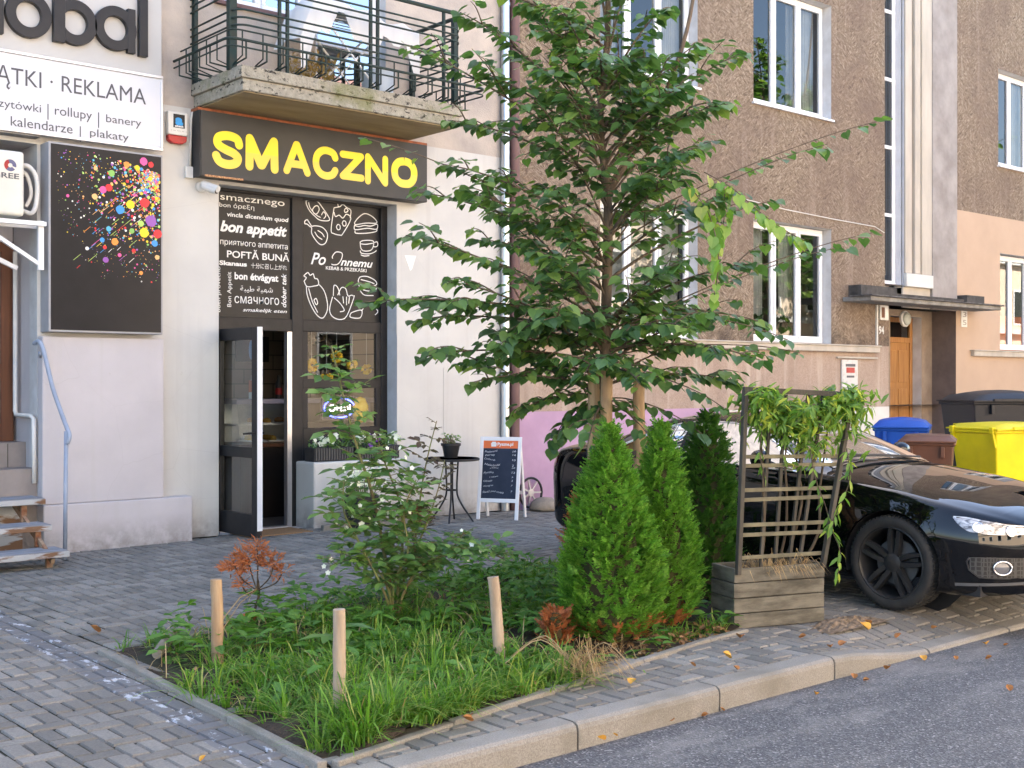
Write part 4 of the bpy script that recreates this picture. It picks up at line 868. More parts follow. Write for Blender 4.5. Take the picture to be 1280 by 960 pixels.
# wooden stairs with a metal handrail
ws = thing('wooden_stairs', 'worn white painted wooden steps leading up to the left entrance', 'stairs', (3.5, 11.2, 0))
WT = pm('worn_white_paint', (.43,.43,.42), (.20,.11,.06), 6, .75, .3, 60, lo=.49, hi=.56, st=(.4,2,2))
WG = pm('tread_top', (.30,.31,.33), (.2,.2,.21), 6, .8, .3, 60, st=(.4,3,1))
for x1, y0, y1, z in ((4.05,10.65,11.0,.14),(4.03,11.02,11.36,.335),(4.10,11.37,11.74,.545)):
    m = MB(); m.box(2.6, x1, y0, y1, z-.055, z-.004); t = m.build('tread', WT, ws, bevel=.006)
    m = MB(); n = 3
    for k in range(n): m.box(2.6, x1-.01, lerp(y0, y1, k/n)+.004, lerp(y0, y1, (k+1)/n)-.004, z-.0035, z+.003)
    m.build('plank', WG, t)
RS = pm('rusty_steel', (.40,.30,.2), (.22,.09,.045), 9, .85, .3)
m = MB()
for x in (3.0, 3.92): m.beam((x,10.80,.085),(x,10.80,-.02),.05,.05); m.box(x-.025, x+.025, 11.06, 11.10, .14, .28); m.box(x-.025, x+.025, 11.42, 11.46, .335, .49); m.beam((x,10.7,.05),(x,11.7,.48),.03,.05)
m.build('frame', RS, ws)
m = MB(); m.box(2.6, 4.0, 11.70, 11.735, .0, .485); m.build('back_board', WT, ws)
hr = thing('handrail', 'bent pale blue metal handrail standing beside the worn wooden steps', 'handrail', (4.15, 11.4, 0))
m = MB(); m.tube(crv([(4.10,11.68,1.99),(4.13,11.56,1.97),(4.18,11.40,1.55),(4.22,11.20,1.23),(4.225,11.12,1.13),(4.21,11.13,1.06)], 6), .021, 10); m.build('rail', pm('pale_blue_paint', (.31,.36,.45), (.25,.29,.36), 5, .45), hr, smooth=True)
m = MB(); m.tube([(4.21,11.16,1.17),(4.19,11.14,-.01)], .02, 10); m.tube([(4.12,11.6,1.9),(4.15,11.66,1.86)], .012, 8); m.build('post', bpy.data.materials['pale_blue_paint'], hr, smooth=True)

# ============================================================ the sunlit house across the street (seen in panes and paint, throws warm light back)
OB = thing('street_house', 'cream house across the street mirrored in the window panes and in the car', 'building', (18, -8, 0))
ow = [(x, x+1.3, z, z+1.9) for z in (1.3, 4.7, 8.2) for x in [-2+3.1*k for k in range(23)]]
m = MB(); wall_xz(m, -8.0, -4, 70, 0, 10.6, [], .1); m.f = [f[::-1] for f in m.f]; m.box(-4, 70, -16, -8.01, 0, 10.6)
m.build('wall', pm('sunny_facade', (.74,.60,.46), (.68,.54,.41), .5, .9), OB)
m = MB(); g = MB()
for a, b, c, d in ow: m.box(a, b, -7.995, -7.95, c, d); g.box(a+.1, b-.1, -7.949, -7.94, c+.1, d-.1)
m.build('window_frame', M['pvc'], OB); g.build('pane', M['glass'], OB)
m = MB(); m.box(-4, 70, -7.99, -7.7, 4.2, 4.45); m.box(-4, 70, -7.99, -7.75, 7.9, 8.1); m.build('cornice', M['white_stucco'], OB)
m = MB(); m.box(-4.2, 70.2, -16, -7.4, 10.61, 10.85); m.build('roof', M['brown_pipe'], OB)

# ============================================================ shop things
t = thing('bistro_table', 'small round black metal bistro table with a plant pot on it', 'table', (8.70, 11.15, 0))
m = MB(); m.lathe([(.318,.715),(.325,.72),(.325,.738),(.318,.742)], (8.70,11.15,0), 40); m.build('rim', M['black_plastic'], t, smooth=True, auto=40)
m = MB(); m.lathe([(.0,.7435),(.312,.7435)], (8.70,11.15,0), 40); m.build('table_top', pm('grey_glass_top', (.16,.17,.175), None, 3, .12), t)
for k in range(4):
    a = math.pi/4+k*math.pi/2; c, s = math.cos(a), math.sin(a); P = [(.075,.72),(.065,.55),(.06,.40),(.07,.30),(.13,.18),(.20,.08),(.24,.02),(.25,.0)]
    m = MB(); m.tube(crv([(8.70+r*c, 11.15+r*s, z) for r, z in P], 4), .011, 8); m.build('leg', M['black_plastic'], t, smooth=True)
m = MB(); m.tube([(8.70+.068*math.cos(i*.3142), 11.15+.068*math.sin(i*.3142), .37) for i in range(20)], .007, 6, closed=True); m.tube([(8.70+.07*math.cos(i*.3142), 11.15+.07*math.sin(i*.3142), .62) for i in range(20)], .007, 6, closed=True); m.build('ring', M['black_plastic'], t, smooth=True)
def ovalleaf(m, p, d, n, L, W, k=0, droop=.15, fold=.25):
    d = Vector(d).normalized(); n = Vector(n); n = (n-d*n.dot(d)).normalized(); s = d.cross(n); p = Vector(p)
    def Q(l, w_): return p+d*(l*L)+s*(w_*W)+n*(abs(w_)*W*fold-droop*l*l*L)
    m.add([Q(0,0),Q(.28,-.36),Q(.62,-.40),Q(1,0),Q(.62,.40),Q(.28,.36),Q(.5,0)], [(0,1,2,3,6),(0,6,3,4,5)], k)
def heart(m, p, d, n, L, k=0, droop=.12, fold=.22):
    d = Vector(d).normalized(); n = Vector(n); n = (n-d*n.dot(d)).normalized(); s = d.cross(n); p = Vector(p)
    def Q(l, w_): return p+d*(l*L)+s*(w_*L)+n*(abs(w_)*L*fold-droop*l*l*L)
    m.add([Q(.06,0),Q(-.06,-.20),Q(.08,-.43),Q(.36,-.50),Q(.66,-.34),Q(.86,-.12),Q(1.02,0),Q(.86,.12),Q(.66,.34),Q(.36,.50),Q(.08,.43),Q(-.06,.20),Q(.5,0)],
          [(0,1,2,3,12),(12,3,4,5,6),(12,6,7,8,9),(0,12,9,10,11)], k)
def rv(a): return rnd.uniform(-a, a)
def flower(m, p, r, k=0, n=5):
    p = Vector(p); nn = Vector((rv(1)-.6, rv(1)-.8, .5+rv(.4))).normalized(); a = nn.orthogonal().normalized(); b = nn.cross(a)
    for i in range(n):
        t = 2*math.pi*i/n; d = a*math.cos(t)+b*math.sin(t); ovalleaf(m, p, d+nn*.35, nn, r, r*1.0, k, .3, .1)
def pot(name, label, c, r0, r1, h, mat_, rim=.012, plant=None):
    t = thing(name, label, 'flower pot', c)
    m = MB(); m.lathe([(r0*.96,0),(r0,.004),(r1,h-.03),(r1+rim,h-.03),(r1+rim,h),(r1-.004,h),(r1-.012,h-.025),(0,h-.025)], c, 28); m.build('pot', mat_, t, smooth=True, auto=35)
    return t
pt = pot('plant_pot', 'black plastic plant pot standing on the round bistro table', (8.68,11.14,.745), .075, .105, .17, M['black_plastic'])
def herb(name, label, cat, c, r, h, n, L, mat_, flowers=None, group=None, fm=None, fr=.03):
    t = thing(name, label, cat, c, group); m = MB(); st = MB()
    for i in range(n):
        a = rnd.uniform(0, 6.28); q = r*math.sqrt(rnd.random()); hh = h*rnd.uniform(.25,1); p = (c[0]+q*math.cos(a), c[1]+q*math.sin(a), c[2]+hh)
        ovalleaf(m, p, (math.cos(a)+rv(.6), math.sin(a)+rv(.6), rv(.7)), (rv(.5), rv(.5)-.2, 1), L*rnd.uniform(.6,1.2), L*.7)
        if i % 4 == 0: st.tube([(c[0]+q*.4*math.cos(a), c[1]+q*.4*math.sin(a), c[2]-.03), p], .004, 5)
    m.build('foliage', mat_, t); st.build('stem', M['green_stem'], t)
    if flowers:
        for i in range(flowers):
            f = MB(); a = rnd.uniform(0, 6.28); q = r*1.1*math.sqrt(rnd.random()); flower(f, (c[0]+q*math.cos(a), c[1]+q*math.sin(a)-.03, c[2]+h*rnd.uniform(.45,1.1)), fr*rnd.uniform(.8,1.2)); f.build('flower', fm or M['white_petal'], t)
        pass
    return t
herb('potted_herb', 'small green leafy herb growing in the pot on the bistro table', 'plant', (8.68,11.14,.90), .10, .12, 70, .045, M['rose_leaf'])
tb = pot('flower_tub', 'black tub on the ground against the low white wall below the shop window', (7.539, 11.30, 0), .15, .19, .36, M['black_plastic'])
tx = 7.539
herb('petunia', 'white flowering petunia spilling from the black tub on the ground', 'plant', (tx,11.25,.34), .24, .30, 110, .05, M['rose_leaf'], 34, fr=.038)
bp = pot('brown_pot', 'small brown plastic pot on the ground between the tub and the bistro table', (8.33,11.42,0), .10, .13, .22, M['brown_wood'])
def flower_box(x0, x1, lab1, lab2, gap):
    c = ((x0+x1)/2, 11.72, .74)
    t = thing('flower_box', lab1, 'flower box', c, 'flower boxes on the low wall')
    m = MB(); m.box(x0, x1, 11.63, 11.83, .738, .89); m.build('box', M['black_plastic'], t, bevel=.008)
    m = MB(); k = x0+.02
    while k < x1-.02: m.box(k, k+.014, 11.618, 11.629, .75, .885); k += .034
    m.build('rib', pm('rib_grey', (.10,.10,.10), None, 5, .4), t)
    h = thing('balcony_flower', lab2, 'plant', (c[0], c[1], .89), 'plants in the flower boxes'); m = MB(); f = MB(); f2 = MB()
    for i in range(120): ovalleaf(m, (rnd.uniform(x0,x1), 11.72+rv(.10), .89+rnd.uniform(0,.10)), (rv(1), -.3+rv(1), rv(.8)), (rv(.4), rv(.4), 1), .055, .035)
    for i in range(22):
        x = rnd.uniform(x0, x1)
        if gap and x > x0+.62*(x1-x0): continue
        f = MB(); flower(f, (x, 11.66+rv(.08), .93+rnd.uniform(-.02,.10)), rnd.uniform(.03,.045)); f.build('flower', M['white_petal'], h)
    m.build('foliage', M['rose_leaf'], h)
    if not gap:
        for i in range(5): f2 = MB(); flower(f2, (x0+.18+rv(.07), 11.62+rv(.05), .95+rv(.05)), .042); f2.build('purple_flower', M['purple_petal'], h)
flower_box(7.14, 7.66, 'black ribbed flower box on the low wall, the one next to the shop door', 'white petunias in the flower box next to the shop door', True)
flower_box(7.72, 8.30, 'black ribbed flower box on the low wall, the one farther from the shop door', 'white and purple petunias in the flower box farther from the shop door', False)
# chalkboard
A = Vector((9.10,11.19,0)); B = Vector((9.38,10.76,0)); u = (B-A).normalized(); back = Vector((.33,.20,0)); nrm = Vector((-u.y*-1, u.x*-1, 0)); nrm = Vector((u.y, -u.x, 0)); 
cb = thing('chalkboard', 'white framed folding chalkboard with an orange header and a handwritten menu', 'chalkboard', tuple((A+B)/2))
top = Vector((back.x*.42, back.y*.42, .97)); wd_ = (B-A).length
def bp_(a, h, off=0): return A+u*a+top*(h/.97)+nrm*off
def bbox_(m, a0, a1, h0, h1, o0, o1, k=0):
    m.add([bp_(a0,h0,o0),bp_(a1,h0,o0),bp_(a1,h0,o1),bp_(a0,h0,o1),bp_(a0,h1,o0),bp_(a1,h1,o0),bp_(a1,h1,o1),bp_(a0,h1,o1)], [(0,3,2,1),(4,5,6,7),(0,1,5,4),(1,2,6,5),(2,3,7,6),(3,0,4,7)], k)
if nrm.dot(Vector((-9,-11,0))) < 0: nrm = -nrm
m = MB(); bbox_(m, 0, .042, 0, .97, -.01, .012); bbox_(m, wd_-.042, wd_, 0, .97, -.01, .012); bbox_(m, .042, wd_-.042, .925, .97, -.009, .011); bbox_(m, .042, wd_-.042, .20, .245, -.009, .011); m.build('frame', M['pvc'], cb, bevel=.003, seg=1)
m = MB(); bbox_(m, .042, wd_-.042, .245, .835, -.006, .004); m.build('board', pm('chalk_slate', (.018,.026,.05), (.025,.034,.06), 8, .6), cb)
m = MB(); bbox_(m, .042, wd_-.042, .836, .924, -.006, .0045); m.build('header', M['orange'], cb)
fc = lambda a, b: bp_(a, b, .0062)
m = MB(); text(m, 'Pyszne.pl', .215, .41, .868, .028, fc, 'x', bold=.03)
m.add([fc(.14,.855),fc(.20,.855),fc(.205,.885),fc(.135,.885)], [(0,1,2,3)]); m.add([fc(.132,.886),fc(.208,.886),fc(.19,.912),fc(.15,.912)], [(0,1,2,3)]); m.build('lettering', M['white_print'], cb)
m = MB(); CH = [('Pielmeni','16',.79,.038),('Pierogi','14',.742,.034),('Czeburek','10',.695,.034),('Naleśniki','2',.63,.042),('z mięsem','10',.592,.026),('Pyszka','13',.535,.040),('z mięsem','3',.498,.026),('Oliwje','2',.445,.036),('Winegret','7',.385,.030),('Śledź pod szubą','7',.315,.034)]
for s_, pr_, zb, h in CH:
    a0 = .065+(.07 if s_.startswith('z ') else rv(.006)); fj = lambda a, b: bp_(a, b+.008*math.sin(a*25+zb*90), .0055)
    text(m, s_, a0, a0+h*.62*len(s_)*.82, zb, h*.62, fj, 'c', shear=.15, bold=-.004); text(m, pr_, wd_-.105, wd_-.105+.02*len(pr_), zb, h*.6, fj, 'c', shear=.1)
m.build('chalk_writing', pm('chalk', (.80,.80,.82), (.6,.6,.62), 60, .9), cb)
for a in (.01, wd_-.03):
    m = MB(); p0 = bp_(a, .93, -.02); m.beam(p0+Vector((0,0,0)), A+u*a+back, .03, .022); m.build('leg', M['pvc'], cb)
m = MB(); m.beam(A+u*.03+back*.80+Vector((0,0,.30)), A+u*(wd_-.03)+back*.80+Vector((0,0,.30)), .02, .04); m.build('cross_bar', M['pvc'], cb)
# door mat
m = MB(); m.box(6.20, 6.95, 11.33, 11.80, .004, .018); tag(m.build('door_mat', pm('coir', (.33,.20,.10), (.24,.14,.07), 60, .95, .8, 120), bevel=.006), 'brown coir mat on the paving in front of the shop door', 'doormat')
# old wheel trim and stone at the foot of the purple wall
st = MB(); vs = []; n = 14
sc_ = (10.43, 11.45); st.lathe([(.0,.16),(.10,.15),(.17,.10),(.20,.03),(.19,0)], (sc_[0], sc_[1], 0), 12)
tag(st.build('stone', pm('field_stone', (.34,.29,.23), (.22,.19,.15), 9, .9, .6, 30), smooth=True), 'rounded field stone lying at the foot of the purple wall', 'stone')
wt = thing('wheel_trim', 'old dark wheel trim leaning on the purple wall behind the stone', 'wheel trim', (sc_[0]-.02, 11.68, .0))
m = MB(); m.tube([(sc_[0]-.02+.19*math.cos(i*.26), 11.69+.0*i, .20+.19*math.sin(i*.26)) for i in range(24)], .016, 8, closed=True); m.build('rim', M['black_plastic'], wt, smooth=True)
m = MB(); m.lathe([(.05,-.01),(.05,-.02),(0,-.022)], (sc_[0]-.02, 11.70, .20), 16, axis='y')
for k in range(7): a = k*.8976; m.beam((sc_[0]-.02+.04*math.cos(a),11.695,.2+.04*math.sin(a)), (sc_[0]-.02+.18*math.cos(a),11.695,.2+.18*math.sin(a)), .02, .02, up=(0,1,0))
m.build('spoke', M['alu'], wt)
# inside the shop
dc = thing('display_counter', 'dark glass fronted food counter seen through the open shop door', 'counter', (7.7, 13.1, 0))
m = MB(); m.box(6.95, 9.2, 12.95, 13.6, 0, .84); m.build('base', pm('counter_dark', (.03,.022,.018), None, 4, .4), dc, bevel=.01)
m = MB(); m.box(6.93, 9.2, 12.93, 13.62, .845, .885); m.build('ledge', M['brown_wood'], dc)
m = MB(); m.box(6.95, 9.2, 13.05, 13.6, 1.36, 1.42); m.build('top', pm('counter_top', (.34,.33,.45), None, 3, .3), dc, bevel=.005)
m = MB(); m.box(6.98, 9.18, 13.12, 13.58, 1.10, 1.112); m.build('shelf', M['alu'], dc)
m = MB(); m.add([(6.96,12.97,.89),(9.2,12.97,.89),(9.2,13.06,1.36),(6.96,13.06,1.36)], [(0,1,2,3)]); m.build('pane', M['shop_glass'], dc)
m = MB(); m.box(6.955, 9.2, 13.56, 13.59, .89, 1.36); m.build('back_panel', M['alu'], dc)
for i, (fx, fz, mt) in enumerate([(7.3,.90,'yellow_paper'),(7.55,.90,'leaf_yellow'),(7.75,1.115,'leaf_brown'),(7.4,1.115,'leaf_yellow'),(7.95,.9,'leaf_brown')]):
    t = thing('food_tray', ['golden pastries on a tray low in the counter, nearest the door','flat breads on a tray low in the counter, second from the door','brown rolls on the upper counter shelf, farther from the door','yellow pastries on the upper counter shelf, nearer the door','brown pies on a tray low in the counter, farthest from the door'][i], 'food tray', (fx, 13.3, fz), 'food trays in the counter')
    m = MB(); m.box(fx-.11, fx+.11, 13.15, 13.5, fz, fz+.015); m.build('tray', M['alu'], t)
    m = MB()
    for k in range(5): m.lathe([(.0,.06),(.04,.045),(.05,.02),(.045,0)], (fx+rv(.06), 13.2+.06*k, fz+.016), 10)
    m.build('pastry', M[mt], t, smooth=True)
for bx, bl, bc in ((7.66,'dark sauce bottle with a red label on the food counter','red_plastic'),(7.30,'steel flask on the food counter nearest the open door','alu')):
    t = thing('bottle', bl, 'bottle', (bx, 13.3, 1.42)); m = MB(); m.lathe([(.04,0),(.04,.19),(.018,.24),(.018,.29),(.0,.29)], (bx,13.3,1.42), 14); m.build('glass_body', M['black_plastic'] if bc != 'alu' else M['alu'], t, smooth=True, auto=40)
    m = MB(); m.lathe([(.0415,.05),(.0415,.13)], (bx,13.3,1.42), 14); m.build('label', M[bc], t)
tag(bx and (lambda mm: (mm.box(7.95, 8.45, 14.93, 14.97, 1.9, 2.25), mm.build('wall_screen', M['black_plastic'], bevel=.006))[1])(MB()), 'black screen on the tiled back wall inside the shop', 'screen')
PG = 'yellow paper pompoms in the window'
PP = [((7.47, 12.22, 1.82),.085,'biggest of the high ones, nearest the door'),((7.8, 12.2, 1.92),.075,'the highest, near the middle of the pane'),((8.05, 12.25, 1.83),.07,'second from the outer edge of the pane'),((8.22, 12.2, 1.78),.07,'closest to the outer edge of the pane'),((7.66, 12.2, 1.66),.085,'the low one above the window bar')]
for (px, py, pz), pr_, pl in PP:
    t = thing('paper_pompom', 'yellow paper pompom hanging in the shop window, '+pl, 'decoration', (px, py, pz-pr_), PG); m = MB()
    for i in range(60):
        d = Vector((rv(1), rv(1), rv(1))).normalized(); ovalleaf(m, Vector((px,py,pz))+d*pr_*.35, d, (rv(1), rv(1), rv(1)), pr_*.7, pr_*.8)
    m.build('paper', M['yellow_paper'], t); m = MB(); m.tube([(px,py,pz+pr_*.8),(px,py,2.35)], .002, 4); m.build('string', M['white_print'], t)
t = thing('wreath', 'brown and green wreath hanging behind the upper shop window pane', 'wreath', (7.75, 12.3, 1.7)); m = MB()
for i in range(150):
    a = rnd.uniform(0, 6.28); ovalleaf(m, (7.62+.22*math.cos(a)+rv(.03), 12.3+rv(.03), 1.93+.2*math.sin(a)+rv(.03)), (rv(1), rv(1), rv(1)), (rv(1), -1, rv(1)), .07, .05)
m.build('foliage', M['rose_dark'], t)
ns = thing('neon_sign', 'small oval neon open sign with a blue ring behind the lower shop window pane', 'neon sign', (7.82, 12.2, 1.28))
nx_, nz_ = 7.84, 1.32
def emis(n_, c, s):
    q, nt, bs = newmat(n_); bs.inputs['Emission Color'].default_value = c+(1,); bs.inputs['Emission Strength'].default_value = s; bs.inputs['Base Color'].default_value = c+(1,); return q
m = MB(); m.tube([(nx_+.21*math.cos(i*.1963), 12.2, nz_+.115*math.sin(i*.1963)) for i in range(32)], .009, 6, closed=True); m.build('ring', emis('neon_blue', (.08,.10,1.), 1.0), ns, smooth=True)
m = MB(); text(m, 'OPEN', nx_-.15, nx_+.15, nz_-.04, .08, lambda a, b: (a, 12.195, b), 'c', bold=.02); m.build('lettering', emis('neon_white', (1,.95,.9), .9), ns)
m = MB(); m.box(nx_-.24, nx_+.24, 12.215, 12.225, nz_-.14, nz_+.14); m.build('back_panel', M['black_plastic'], ns)
m = MB(); c = (8.13, 12.2, 1.29)
for k in range(2): pass
m.lathe([(0,-.16),(.07,-.13),(.10,-.04),(.10,.05),(.06,.14),(0,.16)], c, 20); tag(m.build('paper_lantern', M['yellow_paper'], smooth=True), 'yellow oval paper lantern in the lower shop window pane', 'decoration')
# balcony: clothes horse with sheets, dry plant, tub
ah = thing('clothes_horse', 'white folding clothes horse with crossed legs standing on the balcony', 'clothes horse', (7.4, 11.3, 4.72))
m = MB()
for y in (11.12, 11.5):
    m.tube([(6.95,y,4.73),(7.75,y,5.52)], .012, 8); m.tube([(7.75,y,4.73),(6.95,y,5.52)], .012, 8)
for y in (11.12, 11.22, 11.31, 11.4, 11.5): m.tube([(6.8,y,5.53),(8.0,y,5.53)], .006, 6)
m.build('frame', M['pvc'], ah, smooth=True)
m = MB(); vs = []; fs = []; nx2, ny2 = 26, 22
for i in range(nx2+1):
    for j in range(ny2+1):
        x = lerp(6.62, 8.15, i/nx2); q = j/ny2; yy = 10.98+.62*q
        z = 5.60+.02*math.sin(i*.9)+.12*math.exp(-((x-6.95)/.22)**2)+.09*math.exp(-((x-7.4)/.2)**2)
        if q < .42: zz = z-(.42-q)*(.75+.32*math.sin(i*.55)+.2*math.sin(i*1.3)); yy = 11.05+.03*math.sin(i*1.1)-.03*(.42-q)
        else: zz = z-.03*math.sin(q*9)
        if i < 3: zz -= (3-i)*.13
        vs.append((x, yy, zz))
for i in range(nx2):
    for j in range(ny2): fs.append((i*(ny2+1)+j, (i+1)*(ny2+1)+j, (i+1)*(ny2+1)+j+1, i*(ny2+1)+j+1))
m.add(vs, fs); sh = m.build('bed_sheet', pm('white_cotton', (.74,.73,.71), (.70,.69,.68), 3, .9), smooth=True)
tag(sh, 'white bed sheet draped over the clothes horse on the balcony', 'sheet')
dp_ = thing('dry_plant', 'ochre dried up plant in a grey trough on the balcony behind the railing', 'plant', (7.05, 11.45, 4.72)); m = MB()
for i in range(420):
    p = Vector((7.05+rv(.28), 11.5+rv(.12), 4.98+rv(.22))); d = Vector((rv(1), rv(1)-.3, rv(1))); ovalleaf(m, p, d, (rv(1), rv(1), 1), .07, .03)
m.build('foliage', leafm('dried_leaf', (.30,.20,.07), (.42,.30,.12), .2, .8), dp_); m = MB(); m.box(6.78, 7.32, 11.4, 11.62, 4.722, 4.86); m.build('trough', M['grey_plaster'], dp_)
m = MB(); m.lathe([(.15,0),(.20,.35),(.2,.38),(.185,.38),(0,.36)], (7.80,11.35,4.722), 24); tag(m.build('plastic_tub', pm('pale_blue_plastic', (.45,.52,.60), None, 3, .4), smooth=True, auto=40), 'pale blue plastic tub standing on the balcony under the clothes horse', 'tub')

# ============================================================ the black coupe, parked nose to the street
CX, CY = 8.60, 3.92
car = thing('parked_car', 'glossy black two door coupe parked nose towards the street behind the trellis planter', 'car', (CX, CY+2.3, 0))
ZS = [(0,.60),(.08,.65),(.2,.70),(.5,.775),(.87,.85),(1.4,.91),(2.3,.95),(3.2,.99),(3.6,1.01),(4.2,1.02),(4.45,.99),(4.6,.93),(4.63,.90)]
ZC = [(0,.63),(.05,.68),(.2,.755),(.5,.84),(.9,.915),(1.3,.975),(1.48,.985),(1.6,.92),(1.8,.88),(3.7,.9),(3.95,1.03),(4.2,1.07),(4.5,1.06),(4.6,.98),(4.63,.93)]
ZB = [(0,.185),(.3,.15),(.62,.15),(1.2,.18),(3.8,.20),(4.3,.25),(4.63,.36)]
def planw(s):
    if s < .75: t = (1-s/.75); return .925*max(.0, 1-t**2.6)**(1/3)
    if s > 4.0: t = min(1, (s-4.0)/.63); return .925*max(.0, 1-t**5)**(1/2.9)
    return .925-.012*math.sin((s-.75)/3.25*math.pi)
def sm(tab, s): return (interp(tab, s-.07)+interp(tab, s-.03)+interp(tab, s)+interp(tab, s+.03)+interp(tab, s+.07))/5
def section(s):
    B = planw(s); k = min(1, B/.8); zb, z1, zc = sm(ZB, s), sm(ZS, s), sm(ZC, s); fl = .018*(math.exp(-((s-.87)/.45)**2)+math.exp(-((s-3.62)/.45)**2))
    return [(max(B-.12*k,0),zb),(max(B-.03*k,0),zb+.04),(max(B-.012*k,0),zb+.2*(z1-zb)),(B-.006*k+fl*k,zb+.45*(z1-zb)),(B+fl*k,zb+.68*(z1-zb)),(B-.022*k,zb+.86*(z1-zb)),(max(B-.065*k,0),z1-.012),
            (max(B-.14*k,0),z1+(zc-z1)*.22),(B*.68,z1+(zc-z1)*.6),(B*.36,z1+(zc-z1)*.9),(0,zc)]
NP = 6
def secfine(s): return [(max(v.x, 0), v.y) for v in crv([(a,b,0) for a, b in section(s)], NP)]
ST = [.0005,.004,.010,.018,.028,.04,.055,.072,.09,.11,.135,.16,.19,.22]+[.25+.025*i for i in range(int((4.2-.25)/.025)+1)]+[4.23,4.26,4.29,4.32,4.35,4.38,4.41,4.44,4.47,4.50,4.525,4.55,4.57,4.59,4.605,4.617,4.625,4.6295]
SEC = [secfine(s) for s in ST]; K = len(SEC[0])
def wpt(s, w_, z): return (CX+w_, CY+s, z)
WH = [(.87,.335),(3.62,.335)]; AR = .375
def snapv(s, w_, z):
    if abs(w_) > .55:
        for cs, cz in WH:
            d = math.hypot(s-cs, z-cz)
            if abs(d-AR) < .021 and z > .2: f = AR/d; return cs+(s-cs)*f, w_, cz+(z-cz)*f
    return s, w_, z
groups_ = {'body': MB(), 'bonnet': MB(), 'door': MB(), 'door2': MB()}
remap = {k: {} for k in groups_}
def putv(g, key, co):
    r = remap[g]
    if key not in r: r[key] = len(groups_[g].v); groups_[g].v.append(co)
    return r[key]
for sgn in (-1, 1):
    for i in range(len(ST)-1):
        for j in range(K-1):
            q = [(i,j),(i+1,j),(i+1,j+1),(i,j+1)]; co = []
            for a, b in q: co.append((ST[a], sgn*SEC[a][b][0], SEC[a][b][1]))
            cs = sum(c[0] for c in co)/4; cw = abs(sum(c[1] for c in co)/4); cz = sum(c[2] for c in co)/4
            if cw > .55 and any(math.hypot(cs-a, cz-b) < AR and cz < .8 for a, b in WH): continue
            if 1.62 < cs < 2.96 and j < 6*NP and cz > .26: g = 'door' if sgn < 0 else 'door2'
            elif .20 < cs < 1.48 and j >= int(7.2*NP): g = 'bonnet'
            else: g = 'body'
            ids = [putv(g, (sgn if SEC[a][b][0] > 1e-4 else 0, a, b), wpt(*snapv(*c))) for (a, b), c in zip(q, co)]
            if sgn > 0: ids = ids[::-1]
            ids2 = []
            for t in ids:
                if t not in ids2: ids2.append(t)
            if len(ids2) > 2: groups_[g].f.append(tuple(ids2)); groups_[g].m.append(0)
parts = {}
for g in groups_: parts[g] = groups_[g].build('door' if g == 'door2' else g, M['car_paint'], car, smooth=True)
# under-tray and wheel housings
m = MB(); m.box(CX-.80, CX+.80, CY+.25, CY+4.35, .16, .24)
for cs, cz in WH:
    for sg_ in (-1, 1):
        vs = []; n = 24
        for i in range(n+1):
            a = math.pi*i/n*1.16-.25; 
            for w_ in (.52, .905): vs.append(wpt(cs+AR*1.0*math.cos(a), sg_*w_, cz+AR*math.sin(a)))
        m.add(vs, [(2*i, 2*i+1, 2*i+3, 2*i+2) for i in range(n)])
        m.add([wpt(cs+.4*math.cos(2*math.pi*i/20), sg_*.52, cz+.4*math.sin(2*math.pi*i/20)) for i in range(20)], [tuple(range(20))])
m.build('underbody', M['black_plastic'], car)
# points on the body side by (s, z)
def bside(s, z, off=0., sgn=-1):
    P = secfine(s); best = None
    for j in range(7*NP):
        a, b = P[j], P[j+1]
        if a[1] <= z <= b[1] and b[1] > a[1]: t = (z-a[1])/(b[1]-a[1]); best = (a[0]+(b[0]-a[0])*t); break
    if best is None: best = P[7*NP][0] if z > P[7*NP][1] else P[0][0]
    return Vector(wpt(s, sgn*best, z))
def bnorm(s, z, sgn=-1):
    e = .012; a = bside(s+e, z, 0, sgn)-bside(max(s-e, .0006), z, 0, sgn); b = bside(s, z+e, 0, sgn)-bside(s, z-e, 0, sgn); n = a.cross(b).normalized()
    c = Vector((CX, CY+2.3, z)); 
    return n if n.dot(bside(s, z, 0, sgn)-c) > 0 else -n
def patch(top, bot, s0, s1, off, n=20, k=6, sgn=-1, sexp=1.):
    m = MB(); vs = []
    for i in range(n+1):
        s = lerp(s0, s1, (i/n)**sexp); zt, zb_ = interp(top, s), interp(bot, s)
        for j in range(k+1):
            z = lerp(zb_, zt, j/k); vs.append(bside(s, z, 0, sgn)+bnorm(s, z, sgn)*off)
    m.add(vs, [((i*(k+1)+j), ((i+1)*(k+1)+j), ((i+1)*(k+1)+j+1), (i*(k+1)+j+1)) for i in range(n) for j in range(k)]); return m
def lampmat():
    q, nt, bs = newmat('headlight_inside'); L = nt.links; p = wpos(nt)
    c = ramp(nt, noise(nt, 16, 3, .5, stretch(nt, p, (1,1,2.2)), .7), [(.38, (.05,.05,.055)), (.5, (.28,.29,.31)), (.64, (.62,.62,.62))])
    L.new(c, bs.inputs[0]); bs.inputs['Metallic'].default_value = .35; bs.inputs['Roughness'].default_value = .3; bs.inputs['Coat Weight'].default_value = 1; return q
HT = [(.015,.632),(.1,.642),(.22,.672),(.34,.698),(.42,.702)]; HB = [(.015,.585),(.1,.580),(.22,.588),(.32,.604),(.385,.65),(.42,.692)]
LM = lampmat()
